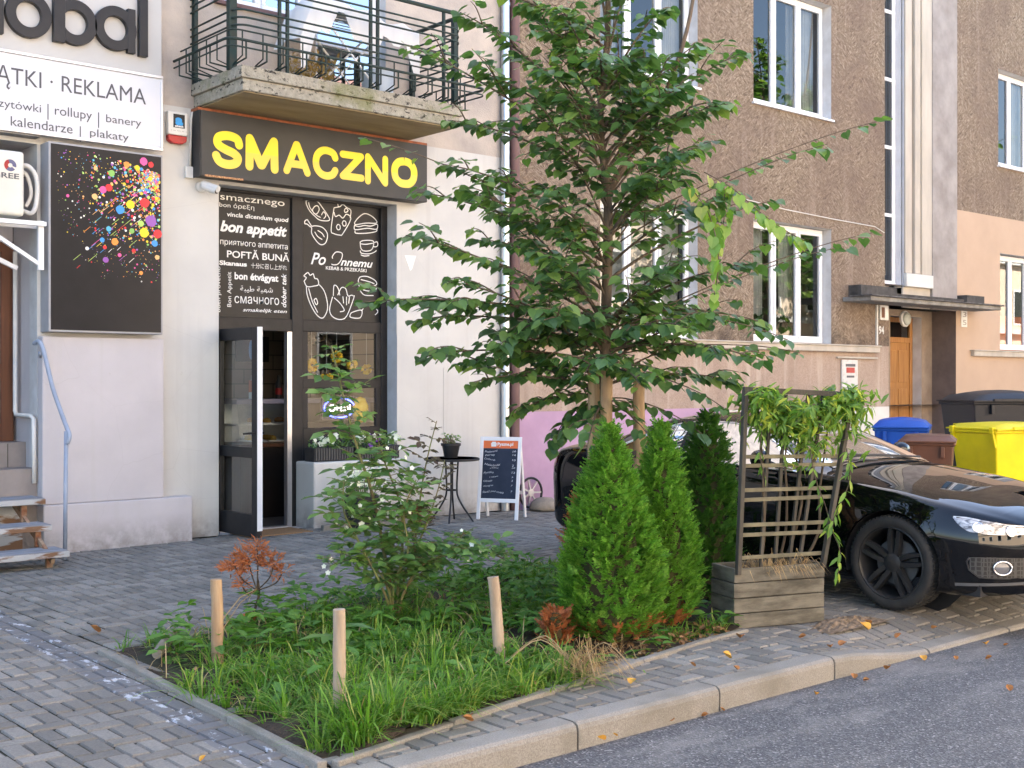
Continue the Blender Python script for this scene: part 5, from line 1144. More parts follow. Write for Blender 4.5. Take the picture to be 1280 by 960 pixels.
def honey():
    q, nt, bs = newmat('honeycomb_grille'); L = nt.links; v = nd(nt, 'ShaderNodeTexVoronoi', feature='DISTANCE_TO_EDGE'); v.inputs['Scale'].default_value = 34; v.inputs['Randomness'].default_value = .15; L.new(wpos(nt), v.inputs['Vector'])
    L.new(ramp(nt, v.outputs[0], [(.08, .045), (.14, .004)]), bs.inputs[0]); bs.inputs['Roughness'].default_value = .4; bump(nt, bs, v.outputs[0], -.6, .02); return q
HC = honey()
def torus(m, c, n, ra, rb, r, nn=28):
    n = n.normalized(); a = Vector((0,0,1)); a = (a-n*a.dot(n)).normalized(); b = n.cross(a)
    m.tube([c+b*ra*math.cos(2*math.pi*i/nn)+a*rb*math.sin(2*math.pi*i/nn) for i in range(nn)], r, 8, closed=True)
for sgn in (-1, 1):
    hl = patch(HT, HB, .02, .42, .004, 24, 6, sgn, 1.4).build('headlight', LM, car, smooth=True)
    m = patch([(s, z-.012) for s, z in HT], [(s, lerp(interp(HT, s), z, .12)) for s, z in HB], .03, .40, .0065, 20, 2, sgn, 1.4); m.build('brow', M['black_plastic'], hl, smooth=True)
    m = MB()
    for s in (.12, .27):
        z = (interp(HT, s)+interp(HB, s))/2-.008; c = bside(s, z, 0, sgn)+bnorm(s, z, sgn)*.007; torus(m, c, bnorm(s, z, sgn), .034, .034, .005)
    m.build('lamp_ring', M['chrome'], hl, smooth=True)
    m = MB()
    for s in (.12, .27):
        z = (interp(HT, s)+interp(HB, s))/2-.008; nn = bnorm(s, z, sgn); c = bside(s, z, 0, sgn); a = nn.orthogonal().normalized(); b = nn.cross(a); vs = [c+nn*.013]
        for k in range(20): vs.append(c+nn*.006+(a*math.cos(k*.314)+b*math.sin(k*.314))*.03)
        m.add(vs, [(0, 1+k, 1+(k+1) % 20) for k in range(20)])
    m.build('lens', M['alu'], hl, smooth=True)
    gr = patch([(.0,.42),(.2,.435),(.32,.43)], [(.0,.29),(.25,.295),(.32,.34)], .02, .31, .003, 20, 4, sgn).build('air_intake', HC, car, smooth=True)
    m = MB(); m.tube([bside(s, z, 0, sgn)+bnorm(s, z, sgn)*.004 for s, z in ((.31,.43),(.325,.40),(.315,.345),(.26,.295),(.15,.288),(.05,.288))], .006, 6); m.build('trim', M['black_plastic'], gr, smooth=True)
    s, z = .15, .36; c = bside(s, z, 0, sgn); n = bnorm(s, z, sgn); fg = MB(); torus(fg, c+n*.012, n, .062, .046, .007); fo = fg.build('fog_light', M['chrome'], car, smooth=True)
    m = MB(); a = Vector((0,0,1)); a = (a-n*a.dot(n)).normalized(); b = n.cross(a); vs = [c+n*.02]+[c+n*.006+b*.05*math.cos(i*.2618)+a*.038*math.sin(i*.2618) for i in range(24)]; m.add(vs, [(0, 1+i, 1+(i+1) % 24) for i in range(24)]); m.build('lens', pm('fog_lens', (.16,.16,.17), None, 9, .1, coat=1), fo, smooth=True)
    patch([(4.3,.94),(4.63,.94)], [(4.3,.90),(4.42,.83),(4.63,.80)], 4.38, 4.6, .004, 12, 4, sgn).build('tail_light', pm('tail_red', (.25,.01,.01), None, 4, .15, coat=1), car, smooth=True)
    patch([(.0,.265),(.4,.25)], [(.0,.245),(.4,.23)], .02, .40, .004, 16, 2, sgn).build('bumper_lip', pm('lip_grey', (.10,.10,.10), None, 5, .35), car, smooth=True)
# radiator grille across the nose
m = MB(); vs = []; n = 12; 
for i in range(n+1):
    w_ = lerp(-.36, .36, i/n)
    for j in range(6):
        z = lerp(.30, .635, j/5); ww = w_*(.72+.28*j/5); s = .0
        lo_, hi_ = .0005, .6
        for _ in range(24):
            md = (lo_+hi_)/2
            if abs(bside(md, z).x-CX) < abs(ww): lo_ = md
            else: hi_ = md
        vs.append((CX+ww, CY+lo_-.004, z))
m.add(vs, [(i*6+j, (i+1)*6+j, (i+1)*6+j+1, i*6+j+1) for i in range(n) for j in range(5)]); gr = m.build('grille', HC, car, smooth=True)
m = MB(); m.tube([vs[i*6+5] for i in range(n+1)]+[vs[n*6+j] for j in (4,3,2,1,0)]+[vs[i*6] for i in range(n-1,-1,-1)]+[vs[j] for j in (1,2,3,4)], .009, 6, closed=True); m.build('grille_frame', M['chrome'], gr, smooth=True)
# cabin
RT = [(1.44,.985),(1.6,1.05),(1.8,1.135),(2.0,1.215),(2.2,1.285),(2.45,1.345),(2.8,1.37),(3.2,1.345),(3.6,1.25),(3.9,1.14),(4.15,1.055),(4.3,1.04)]
WR = [(1.44,.72),(1.8,.665),(2.3,.60),(3.0,.585),(3.6,.60),(4.2,.64)]; WB_ = [(1.44,.80),(1.9,.84),(3.4,.842),(3.9,.80),(4.25,.72)]
def shell(s, q):
    r, wr, wb, zs_ = sm(RT, s), interp(WR, s), interp(WB_, s), sm(ZS, s)-.012
    zr = max(zs_+.01, r-.055); a = abs(q); sg_ = 1 if q > 0 else -1
    if a <= .5: t = a/.5; return wpt(s, sg_*wr*t, zr+(r-zr)*(1-t**2.2))
    t = (1-a)/.5; return wpt(s, sg_*(lerp(wb, wr, t)+.022*math.sin(math.pi*t)), lerp(zs_, zr, t))
DT = [(1.72,.985),(1.95,1.10),(2.25,1.235),(2.5,1.285),(2.8,1.295),(3.1,1.262),(3.4,1.17),(3.6,1.085),(3.78,1.03)]
def dlo(s, z): return 1.74 < s < 3.76 and sm(ZS, s)+.012 < z < interp(DT, s)
m = MB(); NS, NQ = 140, 64; vs = [shell(lerp(1.44, 4.28, i/NS), -1+2*j/NQ) for i in range(NS+1) for j in range(NQ+1)]; fs = []
for i in range(NS):
    s = lerp(1.44, 4.28, (i+.5)/NS)
    for j in range(NQ):
        q = -1+2*(j+.5)/NQ; z = shell(s, q)[2]
        if abs(q) > .5 and dlo(s, z): continue
        if abs(q) < .46 and (1.52 < s < 2.24 or 3.36 < s < 4.0): continue
        a = i*(NQ+1)+j; fs.append((a, a+NQ+1, a+NQ+2, a+1))
m.add(vs, fs); m.build('roof', M['car_paint'], car, smooth=True)
def toglass(name, f, nu, nv):
    m = MB(); m.add([f(i/nu, j/nv) for i in range(nu+1) for j in range(nv+1)], [(i*(nv+1)+j, (i+1)*(nv+1)+j, (i+1)*(nv+1)+j+1, i*(nv+1)+j+1) for i in range(nu) for j in range(nv)]); return m.build(name, M['car_glass'], car, smooth=True)
toglass('windscreen', lambda a, b: tuple(Vector(shell(lerp(1.505, 2.27, a), lerp(-.475, .475, b)))+Vector((0,-.003,.004))), 20, 24)
toglass('rear_window', lambda a, b: tuple(Vector(shell(lerp(3.34, 4.02, a), lerp(-.475, .475, b)))+Vector((0,.003,.004))), 16, 24)
def qz(s, z):
    zs_ = sm(ZS, s)-.012; zr = max(zs_+.01, sm(RT, s)-.055); return 1-.5*max(0, min(1, (z-zs_)/(zr-zs_)))
for sgn in (-1, 1):
    def fside(a, b):
        s = lerp(1.735, 3.77, a); zl = sm(ZS, s)+.008; z = lerp(zl, max(zl+.002, interp(DT, s)), b); p = Vector(shell(s, sgn*qz(s, z))); return tuple(p+Vector((sgn*.004,0,0)))
    sw = toglass('side_window', fside, 50, 8)
    m = MB(); up = [Vector(fside(i/50, 1))+Vector((sgn*.003,0,0)) for i in range(51)]; lo_ = [Vector(fside(i/50, 0))+Vector((sgn*.003,0,0)) for i in range(50, -1, -1)]
    m.tube(up, .0085, 6); m.tube(lo_, .0085, 6); m.build('chrome_trim', M['chrome'], sw, smooth=True)
    m = MB(); m.add([tuple(Vector(fside(.56+.02*k, j/4))+Vector((sgn*.002,0,0))) for k in range(3) for j in range(5)], [(k*5+j, (k+1)*5+j, (k+1)*5+j+1, k*5+j+1) for k in range(2) for j in range(4)]); m.build('pillar', M['black_plastic'], sw)
    d = parts['door'] if sgn < 0 else parts['door2']
    m = MB(); m.tube([bside(2.62+.05*k, .80+.004*k, 0, sgn)+Vector((sgn*(.006+.03*math.sin(math.pi*k/4)),0,0)) for k in range(5)], .012, 8); m.build('handle', M['car_paint'], d, smooth=True)
    mi = MB(); c = Vector(wpt(1.95, sgn*.99, 1.03)); mi.lathe([(0,-.06),(.05,-.05),(.075,-.01),(.07,.03),(.0,.045)], (0,0,0), 18, axis='y'); mi.v = [(c.x+p[0]*1.35, c.y+p[1], c.z+p[2]*.95) for p in mi.v]
    mi.beam(c+Vector((-sgn*.06,0,-.02)), Vector(wpt(1.90, sgn*.84, .965)), .035, .03); mi.build('mirror', M['car_paint'], car, smooth=True)
    m = MB()
    for s in (1.62, 2.962): m.tube([bside(s, z, 0, sgn)+Vector((sgn*.0012,0,0)) for z in (.27,.4,.55,.7,.82,.90)], .003, 5)
    m.build('door_gap', M['black_plastic'], d)
# seats and dashboard
m = MB()
for w_ in (-.38, .38):
    m.box(CX+w_-.25, CX+w_+.25, CY+2.35, CY+2.9, .45, .62); m.add([wpt(2.82+a, w_+b, c) for a, b, c in ((0,-.24,.6),(0,.24,.6),(.14,.24,.6),(.14,-.24,.6),(.2,-.2,1.08),(.2,.2,1.08),(.3,.2,1.06),(.3,-.2,1.06))], [(0,3,2,1),(4,5,6,7),(0,1,5,4),(1,2,6,5),(2,3,7,6),(3,0,4,7)])
    m.box(CX+w_-.12, CX+w_+.12, CY+3.04, CY+3.12, 1.09, 1.24)
m.build('seat', pm('seat_leather', (.10,.095,.09), None, 4, .5), car, bevel=.03, seg=3)
m = MB(); m.box(CX-.75, CX+.75, CY+1.55, CY+1.95, .80, .96); m.box(CX-.75, CX+.75, CY+1.6, CY+3.9, .3, .45); m.build('dashboard', M['black_plastic'], car, bevel=.04, seg=3)
m = MB(); torus(m, Vector(wpt(2.18, .38, .90)), Vector((0,.9,.45)), .18, .18, .016); m.build('steering_wheel', M['black_plastic'], car, smooth=True)
m = MB(); m.tube([wpt(1.50, .55, 1.005), wpt(1.54,.1,1.035), wpt(1.60,-.45,1.06)], .008, 6); m.tube([wpt(1.49,-.1,1.005), wpt(1.53,-.4,1.02), wpt(1.56,-.62,1.035)], .008, 6); m.build('wiper', M['black_plastic'], car)
# wheels
def wheel(s, sgn):
    w0 = sgn*.80; c = wpt(s, w0, .335)
    wo = MB(); f = sgn
    wo.lathe([(.24,f*-.11),(.30,f*-.122),(.322,f*-.115),(.333,f*-.09),(.335,f*-.04),(.335,f*.04),(.333,f*.09),(.322,f*.115),(.300,f*.123),(.262,f*.118),(.256,f*.105)], c, 56, axis='x', cap=False)
    ty = wo.build('wheel', M['rubber'], car, smooth=True)
    m = MB()
    for k in range(64):
        a = 2*math.pi*k/64
        for side in (-1, 1):
            P = []
            for h, da in ((.012,0),(.055,.035),(.104,.055)):
                t = a+da; r = .337 if h < .1 else .331; P.append((c[0]+f*side*h, c[1]+r*math.cos(t), c[2]+r*math.sin(t)))
            for p, q in zip(P, P[1:]):
                up = Vector((0, math.cos(a), math.sin(a))); m.beam(p, q, .017, .012, up=up)
    m.build('tread', M['rubber'], ty)
    m = MB(); m.lathe([(.257,f*.10),(.262,f*.112),(.252,f*.116),(.240,f*.10),(.232,f*.03),(.225,f*-.08)], c, 56, axis='x', cap=False); rim = m.build('rim', M['rim'], ty, smooth=True, auto=40)
    m = MB()
    for k in range(5):
        a = 2*math.pi*k/5+.42
        for da, db in ((-.16,-.10),(.16,.10)):
            n = 5; vs = []
            for i in range(n+1):
                r = lerp(.045, .246, i/n); aa = a+lerp(da*1.9, db*1.35, i/n)*(1 if i else 1); hw = lerp(.018, .013, i/n); dep = lerp(.085, .105, math.sin(i/n*1.57))
                t = Vector((0, -math.sin(aa), math.cos(aa))); o = Vector((c[0], c[1]+r*math.cos(aa), c[2]+r*math.sin(aa))); X_ = Vector((f,0,0))
                vs += [o+t*hw*1.4+X_*(dep-.04), o+t*hw+X_*dep, o-t*hw+X_*dep, o-t*hw*1.4+X_*(dep-.04)]
            m.add(vs, [(4*i+j, 4*i+4+j, 4*i+5+j, 4*i+1+j) for i in range(n) for j in range(3)])
    m.build('spoke', M['rim'], rim, smooth=True, auto=35)
    m = MB(); m.lathe([(.068,f*.05),(.066,f*.088),(.04,f*.098),(0,f*.10)], c, 24, axis='x'); m.build('hub', M['rim'], rim, smooth=True, auto=40)
    m = MB(); m.lathe([(.165,f*.0),(.165,f*.02),(0,f*.021)], c, 32, axis='x'); m.build('brake_disc', pm('brake_grey', (.10,.10,.10), None, 9, .5), rim)
for s in (.87, 3.62):
    for sgn in (-1, 1): wheel(s, sgn)

# ============================================================ bins
def binbody(m, x, y, w0, d0, w1, d1, h, z0=.08):
    m.add([(x-w0/2,y-d0/2,z0),(x+w0/2,y-d0/2,z0),(x+w0/2,y+d0/2,z0),(x-w0/2,y+d0/2,z0),(x-w1/2,y-d1/2,h),(x+w1/2,y-d1/2,h),(x+w1/2,y+d1/2,h),(x-w1/2,y+d1/2,h)], [(0,3,2,1),(0,1,5,4),(1,2,6,5),(2,3,7,6),(3,0,4,7)])
def wheelie(label, x, y, col, h, w_, d, rot, dome, lugs=False, big=False):
    t = thing('wheelie_bin', label, 'bin', (x, y, 0), 'rubbish bins beside the entrance'); mt = pm('bin_plastic', col, tuple(c*.85 for c in col), 3, .42, .1, 120)
    m = MB(); binbody(m, x, y, w_*.80, d*.72, w_, d*.94, h-.06); m.box(x-w_/2-.02, x+w_/2+.02, y-d*.49, y+d*.49, h-.10, h-.055)
    m.build('body', mt, t, bevel=.02, seg=3)
    m = MB(); L = MB(); n = 10; vs = []; fs = []
    for i in range(n+1):
        for j in range(n+1):
            a, b = i/n, j/n; e = min(1, min(a, 1-a, b, 1-b)*6); vs.append((x+(a-.5)*(w_+.05), y+(b-.5)*(d+.05), h-.045+.045*min(1, e*2)+dome*math.sin(math.pi*a)**.6*math.sin(math.pi*b)**.6))
    k = len(vs); fs = [(i*(n+1)+j, (i+1)*(n+1)+j, (i+1)*(n+1)+j+1, i*(n+1)+j+1) for i in range(n) for j in range(n)]
    L.add(vs, fs); L.box(x-w_/2-.025, x+w_/2+.025, y-d/2-.025, y+d/2+.025, h-.056, h-.04)
    if big: L.box(x-w_*.3, x+w_*.3, y-d/2-.05, y-d/2-.02, h-.05, h-.02)
    L.build('lid', mt, t, smooth=True, auto=35)
    m = MB(); m.tube([(x-w_*.36,y+d/2+.08,h-.02),(x+w_*.36,y+d/2+.08,h-.02)], .016, 8); m.box(x-w_*.36, x-w_*.33, y+d*.45, y+d/2+.09, h-.07, h-.0); m.box(x+w_*.33, x+w_*.36, y+d*.45, y+d/2+.09, h-.07, h-.0); m.build('handle', mt, t, bevel=.004)
    if lugs:
        m = MB()
        for lx, ly in ((x-w_/2-.01,y-d*.42),(x-w_/2-.01,y+d*.40),(x+w_/2+.01,y-d*.42)):
            m.box(lx-.035, lx+.02, ly-.03, ly+.03, h-.10, h-.02); m.beam((lx-.01,ly,h-.10),(lx+.03,ly,h-.26),.03,.05)
        m.build('lifting_lug', mt, t, bevel=.008)
    else:
        m = MB()
        for lx in (x-w_*.3, x+w_*.3): m.box(lx-.02, lx+.02, y-d*.49-.03, y-d*.45, h-.22, h-.10)
        m.build('rib', mt, t, bevel=.006)
    m = MB()
    for sx in (-1, 1):
        m.lathe([(.09,-.02),(.1,-.015),(.1,.015),(.09,.02)], (x+sx*w_*.40, y+d*.30, .1), 20, axis='x')
        if big: m.lathe([(.09,-.02),(.1,-.015),(.1,.015),(.09,.02)], (x+sx*w_*.36, y-d*.30, .1), 20, axis='x')
    m.build('wheel', M['rubber'], t, smooth=True, auto=40)
    t.rotation_euler.z = rot
    return t
wheelie('blue lidded paper bin behind the brown one', 13.626, 8.318, (.015,.085,.42), 1.12, .62, .80, R(-62), .07)
wheelie('brown bin with a flat ridged lid between the blue and the yellow one', 12.409, 7.255, (.14,.062,.038), 1.02, .55, .70, R(-62), .03)
wheelie('bright yellow recycling container beside the black one', 14.034, 7.173, (.74,.60,.008), 1.12, 1.05, .78, R(-18), .03, True, True)
wheelie('big black rubbish container with a domed lid behind the yellow one', 15.873, 8.227, (.02,.021,.026), 1.42, 1.25, .9, R(-30), .10, False, True)

# ============================================================ planter with trellis
pl_o = Vector((6.31,5.08,0)); ux = Vector((.9459,-.3245,0)); uy = Vector((.3245,.9459,0))
def pw(a, b, z): return pl_o+ux*a+uy*b+Vector((0,0,z))
def pbox(m, a0, a1, b0, b1, z0, z1):
    m.add([pw(a0,b0,z0),pw(a1,b0,z0),pw(a1,b1,z0),pw(a0,b1,z0),pw(a0,b0,z1),pw(a1,b0,z1),pw(a1,b1,z1),pw(a0,b1,z1)], [(0,3,2,1),(4,5,6,7),(0,1,5,4),(1,2,6,5),(2,3,7,6),(3,0,4,7)])
tp = thing('trellis_planter', 'weathered wooden plank planter with a leaning grey trellis in front of the black car', 'planter', tuple(pw(.35,.15,0)))
PL = .71; PD = .29
WPL = pm('weathered_plank', (.17,.155,.12), (.075,.068,.052), 5, .85, .5, 50, st=(1,1,4), lo=.38, hi=.66)
for k in range(4):
    z0 = .0+.1*k; m = MB(); a = rnd.uniform(-.004, .004)
    pbox(m, a, PL+a, 0, .022, z0+.003, z0+.097); m.build('plank', WPL, tp, bevel=.004)
    m = MB(); pbox(m, a, a+.022, .0225, PD-.02, z0+.003, z0+.097); pbox(m, PL+a-.022, PL+a, .0225, PD-.02, z0+.003, z0+.097); pbox(m, a, PL+a, PD-.0195, PD, z0+.003, z0+.097); m.build('side_plank', WPL, tp, bevel=.004)
m = MB(); pbox(m, .03, PL-.03, .03, PD-.03, .05, .34); m.build('soil', M['soil'], tp)
WTR = pm('trellis_wood', (.085,.077,.062), (.05,.045,.036), 6, .85, .5, 50, st=(1,1,.5)); WSL = pm('trellis_slat', (.20,.18,.115), (.11,.10,.068), 6, .85, .4, 50)
tops = (.075, 1.56); 
def lpx(z): return lerp(.022, .075, (z-.36)/1.2)
def rpx(z): return lerp(.685, .93, (z-.36)/1.2)
m = MB(); m.beam(pw(lpx(.3),-.014,.36), pw(lpx(1.57),-.014,1.57), .038, .03, up=tuple(ux)); m.build('post', WTR, tp, bevel=.003)
m = MB(); m.beam(pw(rpx(.36),-.014,.38), pw(rpx(1.53),-.014,1.53), .036, .03, up=tuple(ux)); m.build('post', WTR, tp, bevel=.003)
m = MB(); m.beam(pw(.06,-.014,1.575), pw(.95,-.014,1.535), .03, .035); m.build('top_rail', WTR, tp, bevel=.003)
for z in (1.47,1.13,1.07,.91,.845,.68,.615,.465):
    m = MB(); m.beam(pw(lpx(z)+.02,.012,z), pw(rpx(z)-.015,.012,z-.006+rnd.uniform(-.006,.006)), .012, .026); m.build('slat', WSL, tp, bevel=.002)
for a0, a1 in ((.22,.30),(.33,.42),(.44,.60),(.52,.72)):
    m = MB(); m.beam(pw(a0,.03,.36), pw(a1,.03,1.54), .02, .022, up=tuple(ux)); m.build('upright', WTR, tp, bevel=.002)
# climber
cl = thing('climbing_plant', 'green and yellow narrow leaved climber covering the top of the wooden trellis', 'plant', tuple(pw(.4,.12,.34)))
m = MB(); stm = MB()
def lance(m, p, d, L, k=0): ovalleaf(m, p, d, (rv(.6), rv(.6)-.3, 1), L, L*.33, k, .28, .2)
for k in (0, 2, 3, 5):
    P = [pw(.25+.06*k, .08+rv(.03), .34)]
    for z in (.6,.85,1.1,1.35,1.52): P.append(pw(.26+.075*k*(1+z*.25)+rv(.05), .05+rv(.05), z))
    stm.tube(crv(P, 4), [.011-.006*i/(4*5) for i in range(21)], 6)
for i in range(860):
    a = rnd.uniform(.10, .99); z = 1.53-abs(rnd.gauss(0, .155))+.06*math.sin(a*9); z = min(z, 1.60+rv(.03))
    if a < .35 and z < 1.28 and rnd.random() < .75: continue
    if z < 1.02+.12*math.sin(a*7): continue
    p = pw(a, rnd.gauss(0, .10), z); dr = Vector((rv(1), rv(1), -.25+rv(.9)))
    for q in range(rnd.choice([1,2,3])): lance(m, p+Vector((rv(.02), rv(.02), rv(.02))), dr+Vector((rv(.7), rv(.7), rv(.4))), rnd.uniform(.065,.11), 0)
for k, (path, n) in enumerate((([(6.807, 4.561, 1.194), (6.779, 4.518, 0.99), (6.717, 4.572, 0.783), (6.693, 4.593, 0.68), (6.732, 4.559, 0.525), (6.717, 4.572, 0.344)], 26),([(6.626, 4.717, 1.194), (6.64, 4.678, 0.988), (6.695, 4.63, 0.78), (6.703, 4.624, 0.625)], 12),([(6.43, 4.952, 1.296), (6.406, 4.946, 1.14), (6.434, 4.922, 0.984)], 7))):
    P = crv(path, 6); stm.tube(P, .0035, 5)
    for i in range(n):
        p = P[int(i/n*(len(P)-1))]; 
        lance(m, p, (rv(1), rv(.6), -.55+rv(.4)), rnd.uniform(.06,.10))
        if i % 2: lance(m, p, (rv(1), rv(.6), -.55+rv(.4)), rnd.uniform(.06,.09))
m.build('foliage', M['climb'], cl); stm.build('stem', M['twig'], cl, smooth=True)
m = MB()
for i in range(230):
    a = rnd.gauss(.38,.12); a = max(.05, min(.64, a)); p = pw(a, .10+rv(.09), .36); d = Vector((rv(1), rv(1)-.3, rnd.uniform(.1,.9))).normalized(); L = rnd.uniform(.06,.15)
    q = p+d*L; e = q+Vector((d.x*.6, d.y*.6-.1, -.7)).normalized()*L*.8; w_ = Vector((.0025,0,0)); m.add([p-w_,p+w_,q+w_,q-w_,e], [(0,1,2,3),(3,2,4)])
tag(m.build('dry_grass', M['straw']), 'tuft of dry straw coloured grass in the top of the wooden planter', 'grass tuft')

# ============================================================ stakes, log
def stake(name, label, base, top, r, group=None, mat_=None, cat='stake'):
    m = MB(); a = Vector(base); b = Vector(top); n = 9; pts = []; rs = []
    for i in range(n): t = i/(n-1); pts.append(a.lerp(b, t)+Vector((rv(.003), rv(.003), 0))); rs.append(r*(1.03-.06*t)+rv(.0012))
    pts.insert(0, a-Vector((0,0,.08))); rs.insert(0, r); m.tube(pts, rs, 14); o = m.build(name, mat_ or M['wood_stake'], smooth=True, auto=50); return tag(o, label, cat, group)
SG = 'short wooden stakes round the bed'
stake('wooden_stake', 'short round wooden stake with split bark beside the small dead shrub', (3.31,6.44,0), (3.30,6.44,.48), .034, SG)
stake('wooden_stake', 'short smooth round stake in the grass nearest to the road and the bed corner', (3.15,4.90,0), (3.145,4.90,.545), .031, SG, pm('stake_pale', (.42,.33,.24), (.30,.22,.15), 8, .8, .5, 60, st=(3,3,.3)))
stake('wooden_stake', 'short round stake leaning slightly beside the straw tuft at the front edging', (4.43,5.23,0), (4.395,5.25,.525), .033, SG, bpy.data.materials['stake_pale'])
m = MB(); m.tube([Vector((3.02,6.62,.06)), Vector((3.12,6.75,.075)), Vector((3.27,6.95,.085))], [.03,.034,.03], 10); tag(m.build('log', M['wood_grey'], smooth=True, auto=50), 'short grey branch lying in the grass behind the left stake', 'log')

# ============================================================ thujas
def thuja(name, label, c, h, r, n, mat_, prof, group, dead=0, tip=0, seed=1):
    g = random.Random(seed); t = thing(name, label, 'thuja', (c[0], c[1], 0), group); m = MB(); dm = MB(); core = MB()
    core.lathe([(r*.55*interp(prof, z/h)/1., z) for z in [h*k/12*.9 for k in range(13)]], (c[0], c[1], .02), 14)
    core.build('trunk', pm('thuja_core', (.05,.06,.02), (.07,.05,.025), 20, .95), t)  # dark filler cone added inside the foliage to block see-through, no trunk
    for i in range(n):
        u = g.random()**.85; z = .02+u*h; rr = r*interp(prof, u)*g.uniform(.80,1.06)
        if g.random() > interp(prof, u)*1.0+.12: continue
        a = g.uniform(0, 6.283); bul = 1+.10*math.sin(a*3+u*7+seed)+.07*math.sin(a*7-u*15); rr *= bul
        o = Vector((math.cos(a), math.sin(a), 0)); p = Vector((c[0], c[1], z))+o*rr*.80
        d = (o*g.uniform(.55,1.0)+Vector((0,0,g.uniform(.25,.95)))+Vector((g.uniform(-.35,.35), g.uniform(-.35,.35), 0))).normalized()
        side = (d.cross(Vector((0,0,1)))*g.uniform(.4,1)+o*g.uniform(-.7,.7)+Vector((0,0,g.uniform(-.4,.4)))).normalized(); side = (side-d*side.dot(d)).normalized()
        L = g.uniform(.055,.10)*(1.0 if u < .85 else .8); nn = d.cross(side); M_ = dm if (dead and z < dead and g.random() < .75*(1-z/dead)+.1) else m
        k = 8
        for j in range(k):
            f = j/(k-1); q = p+d*(L*f*.85); sg_ = 1 if j % 2 else -1; ll = L*(.48-.30*f); dd = (d*.75+side*sg_*.75+nn*g.uniform(-.25,.25)).normalized(); wd = nn.cross(dd)*.0042+side*.002
            if j == k-1: dd = d; ll = L*.3
            M_.add([q-wd*.7, q+dd*ll*.5-wd*1.35, q+dd*ll, q+dd*ll*.5+wd*1.35, q+wd*.7], [(0,1,2,3,4)])
            for e in (-1, 1):
                b = q+dd*ll*.45; d2 = (dd+side*e*.8).normalized(); l2 = ll*.55; w2 = nn.cross(d2)*.004
                M_.add([b-w2, b+d2*l2*.6-w2, b+d2*l2, b+d2*l2*.6+w2, b+w2], [(0,1,2,3,4)])
    if tip:
        for i in range(26):
            z = h*.93+tip*i/26; p = Vector((c[0]+.004*math.sin(i), c[1], z))
            for j in range(2):
                a = g.uniform(0, 6.28); d = Vector((math.cos(a)*.5, math.sin(a)*.5, .9)).normalized(); q = p+d*g.uniform(.03,.06); w_ = d.orthogonal().normalized()*.004; m.add([p-w_,p+w_,q+w_*.4,q-w_*.4], [(0,1,2,3)])
    m.build('foliage', mat_, t)
    if dead: dm.build('dead_foliage', M['thuja_dead'], t)
    return t
PF = [(0,.62),(.08,.9),(.2,1.0),(.36,.93),(.52,.74),(.68,.49),(.82,.28),(.93,.12),(1,.02)]
TG = 'thuja shrubs at the end of the bed'
thuja('thuja', 'broadest bright green thuja, standing at the front edging of the bed', (5.44,5.36), 1.33, .36, 4200, M['thuja'], PF, TG, dead=.15, seed=2)
thuja('thuja', 'slimmer bright green thuja with a pale spike at its top, next to the wooden planter', (6.03,5.47), 1.32, .275, 3400, M['thuja'], [(0,.6),(.1,.9),(.22,1.0),(.4,.92),(.58,.70),(.74,.46),(.88,.25),(1,.05)], TG, dead=.12, tip=.2, seed=3)
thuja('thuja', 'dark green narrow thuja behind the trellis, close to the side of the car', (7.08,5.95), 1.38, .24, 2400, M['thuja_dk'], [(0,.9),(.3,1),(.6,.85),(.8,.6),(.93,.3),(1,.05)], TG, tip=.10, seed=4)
thuja('dead_thuja', 'small dead rust brown thuja half hidden behind the broadest green thuja', (6.15,6.35), .80, .13, 330, M['thuja_dead'], [(0,.5),(.3,.9),(.6,1),(.9,.5),(1,.1)], None, seed=5)
thuja('dead_twigs', 'rust brown dead twigs low on the ground beside the broadest green thuja', (5.03,5.42), .22, .08, 120, M['thuja_dead'], [(0,1),(.8,.8),(1,.2)], None, seed=6)
# little dead shrub on the left
ds = thing('dead_shrub', 'small dry orange brown dead conifer tied to the left stake', 'shrub', (4.01,7.31,0)); sm_ = MB(); fm_ = MB()
base = Vector((4.0,7.31,.02))
sm_.tube(crv([base, base+Vector((.03,0,.08)), base+Vector((.06,0,.18)), base+Vector((.05,0,.28))], 4), [.012-.006*i/12 for i in range(13)], 8)
for bx, bz, rr, n in ((-.01,.42,.095,90),(-.10,.37,.07,55),(.16,.38,.075,42),(.22,.33,.04,14),(-.05,.235,.035,16),(.05,.50,.05,26)):
    c = base+Vector((bx*.76+.0, -bx*.66+.02, bz)); sm_.tube(crv([base+Vector((.045,0,.2)), base.lerp(c, .7)+Vector((.02,0,.02)), c], 4), .005, 5)
    for i in range(n):
        v = Vector((rnd.gauss(0,1), rnd.gauss(0,1), rnd.gauss(0,.8))).normalized()*rr*rnd.random()**.5; p = c+v; d = (v.normalized()+Vector((rv(.4), rv(.4), .3))).normalized()
        for j in range(4):
            q = p+d*.010*j; dd = (d+Vector((rv(.9), rv(.9), rv(.9)))).normalized(); w_ = dd.orthogonal().normalized()*.0042; fm_.add([q-w_, q+dd*.028-w_, q+dd*.042, q+dd*.028+w_, q+w_], [(0,1,2,3,4)])
for i in range(14):
    a = rv(3); fm_.add([base+Vector((rv(.03), rv(.03), .0)), base+Vector((rv(.05)+.01, rv(.05), .06)), base+Vector((rv(.05), rv(.05), .05))], [(0,1,2)])
sm_.build('stem', M['twig'], ds, smooth=True); fm_.build('foliage', M['thuja_dead'], ds)
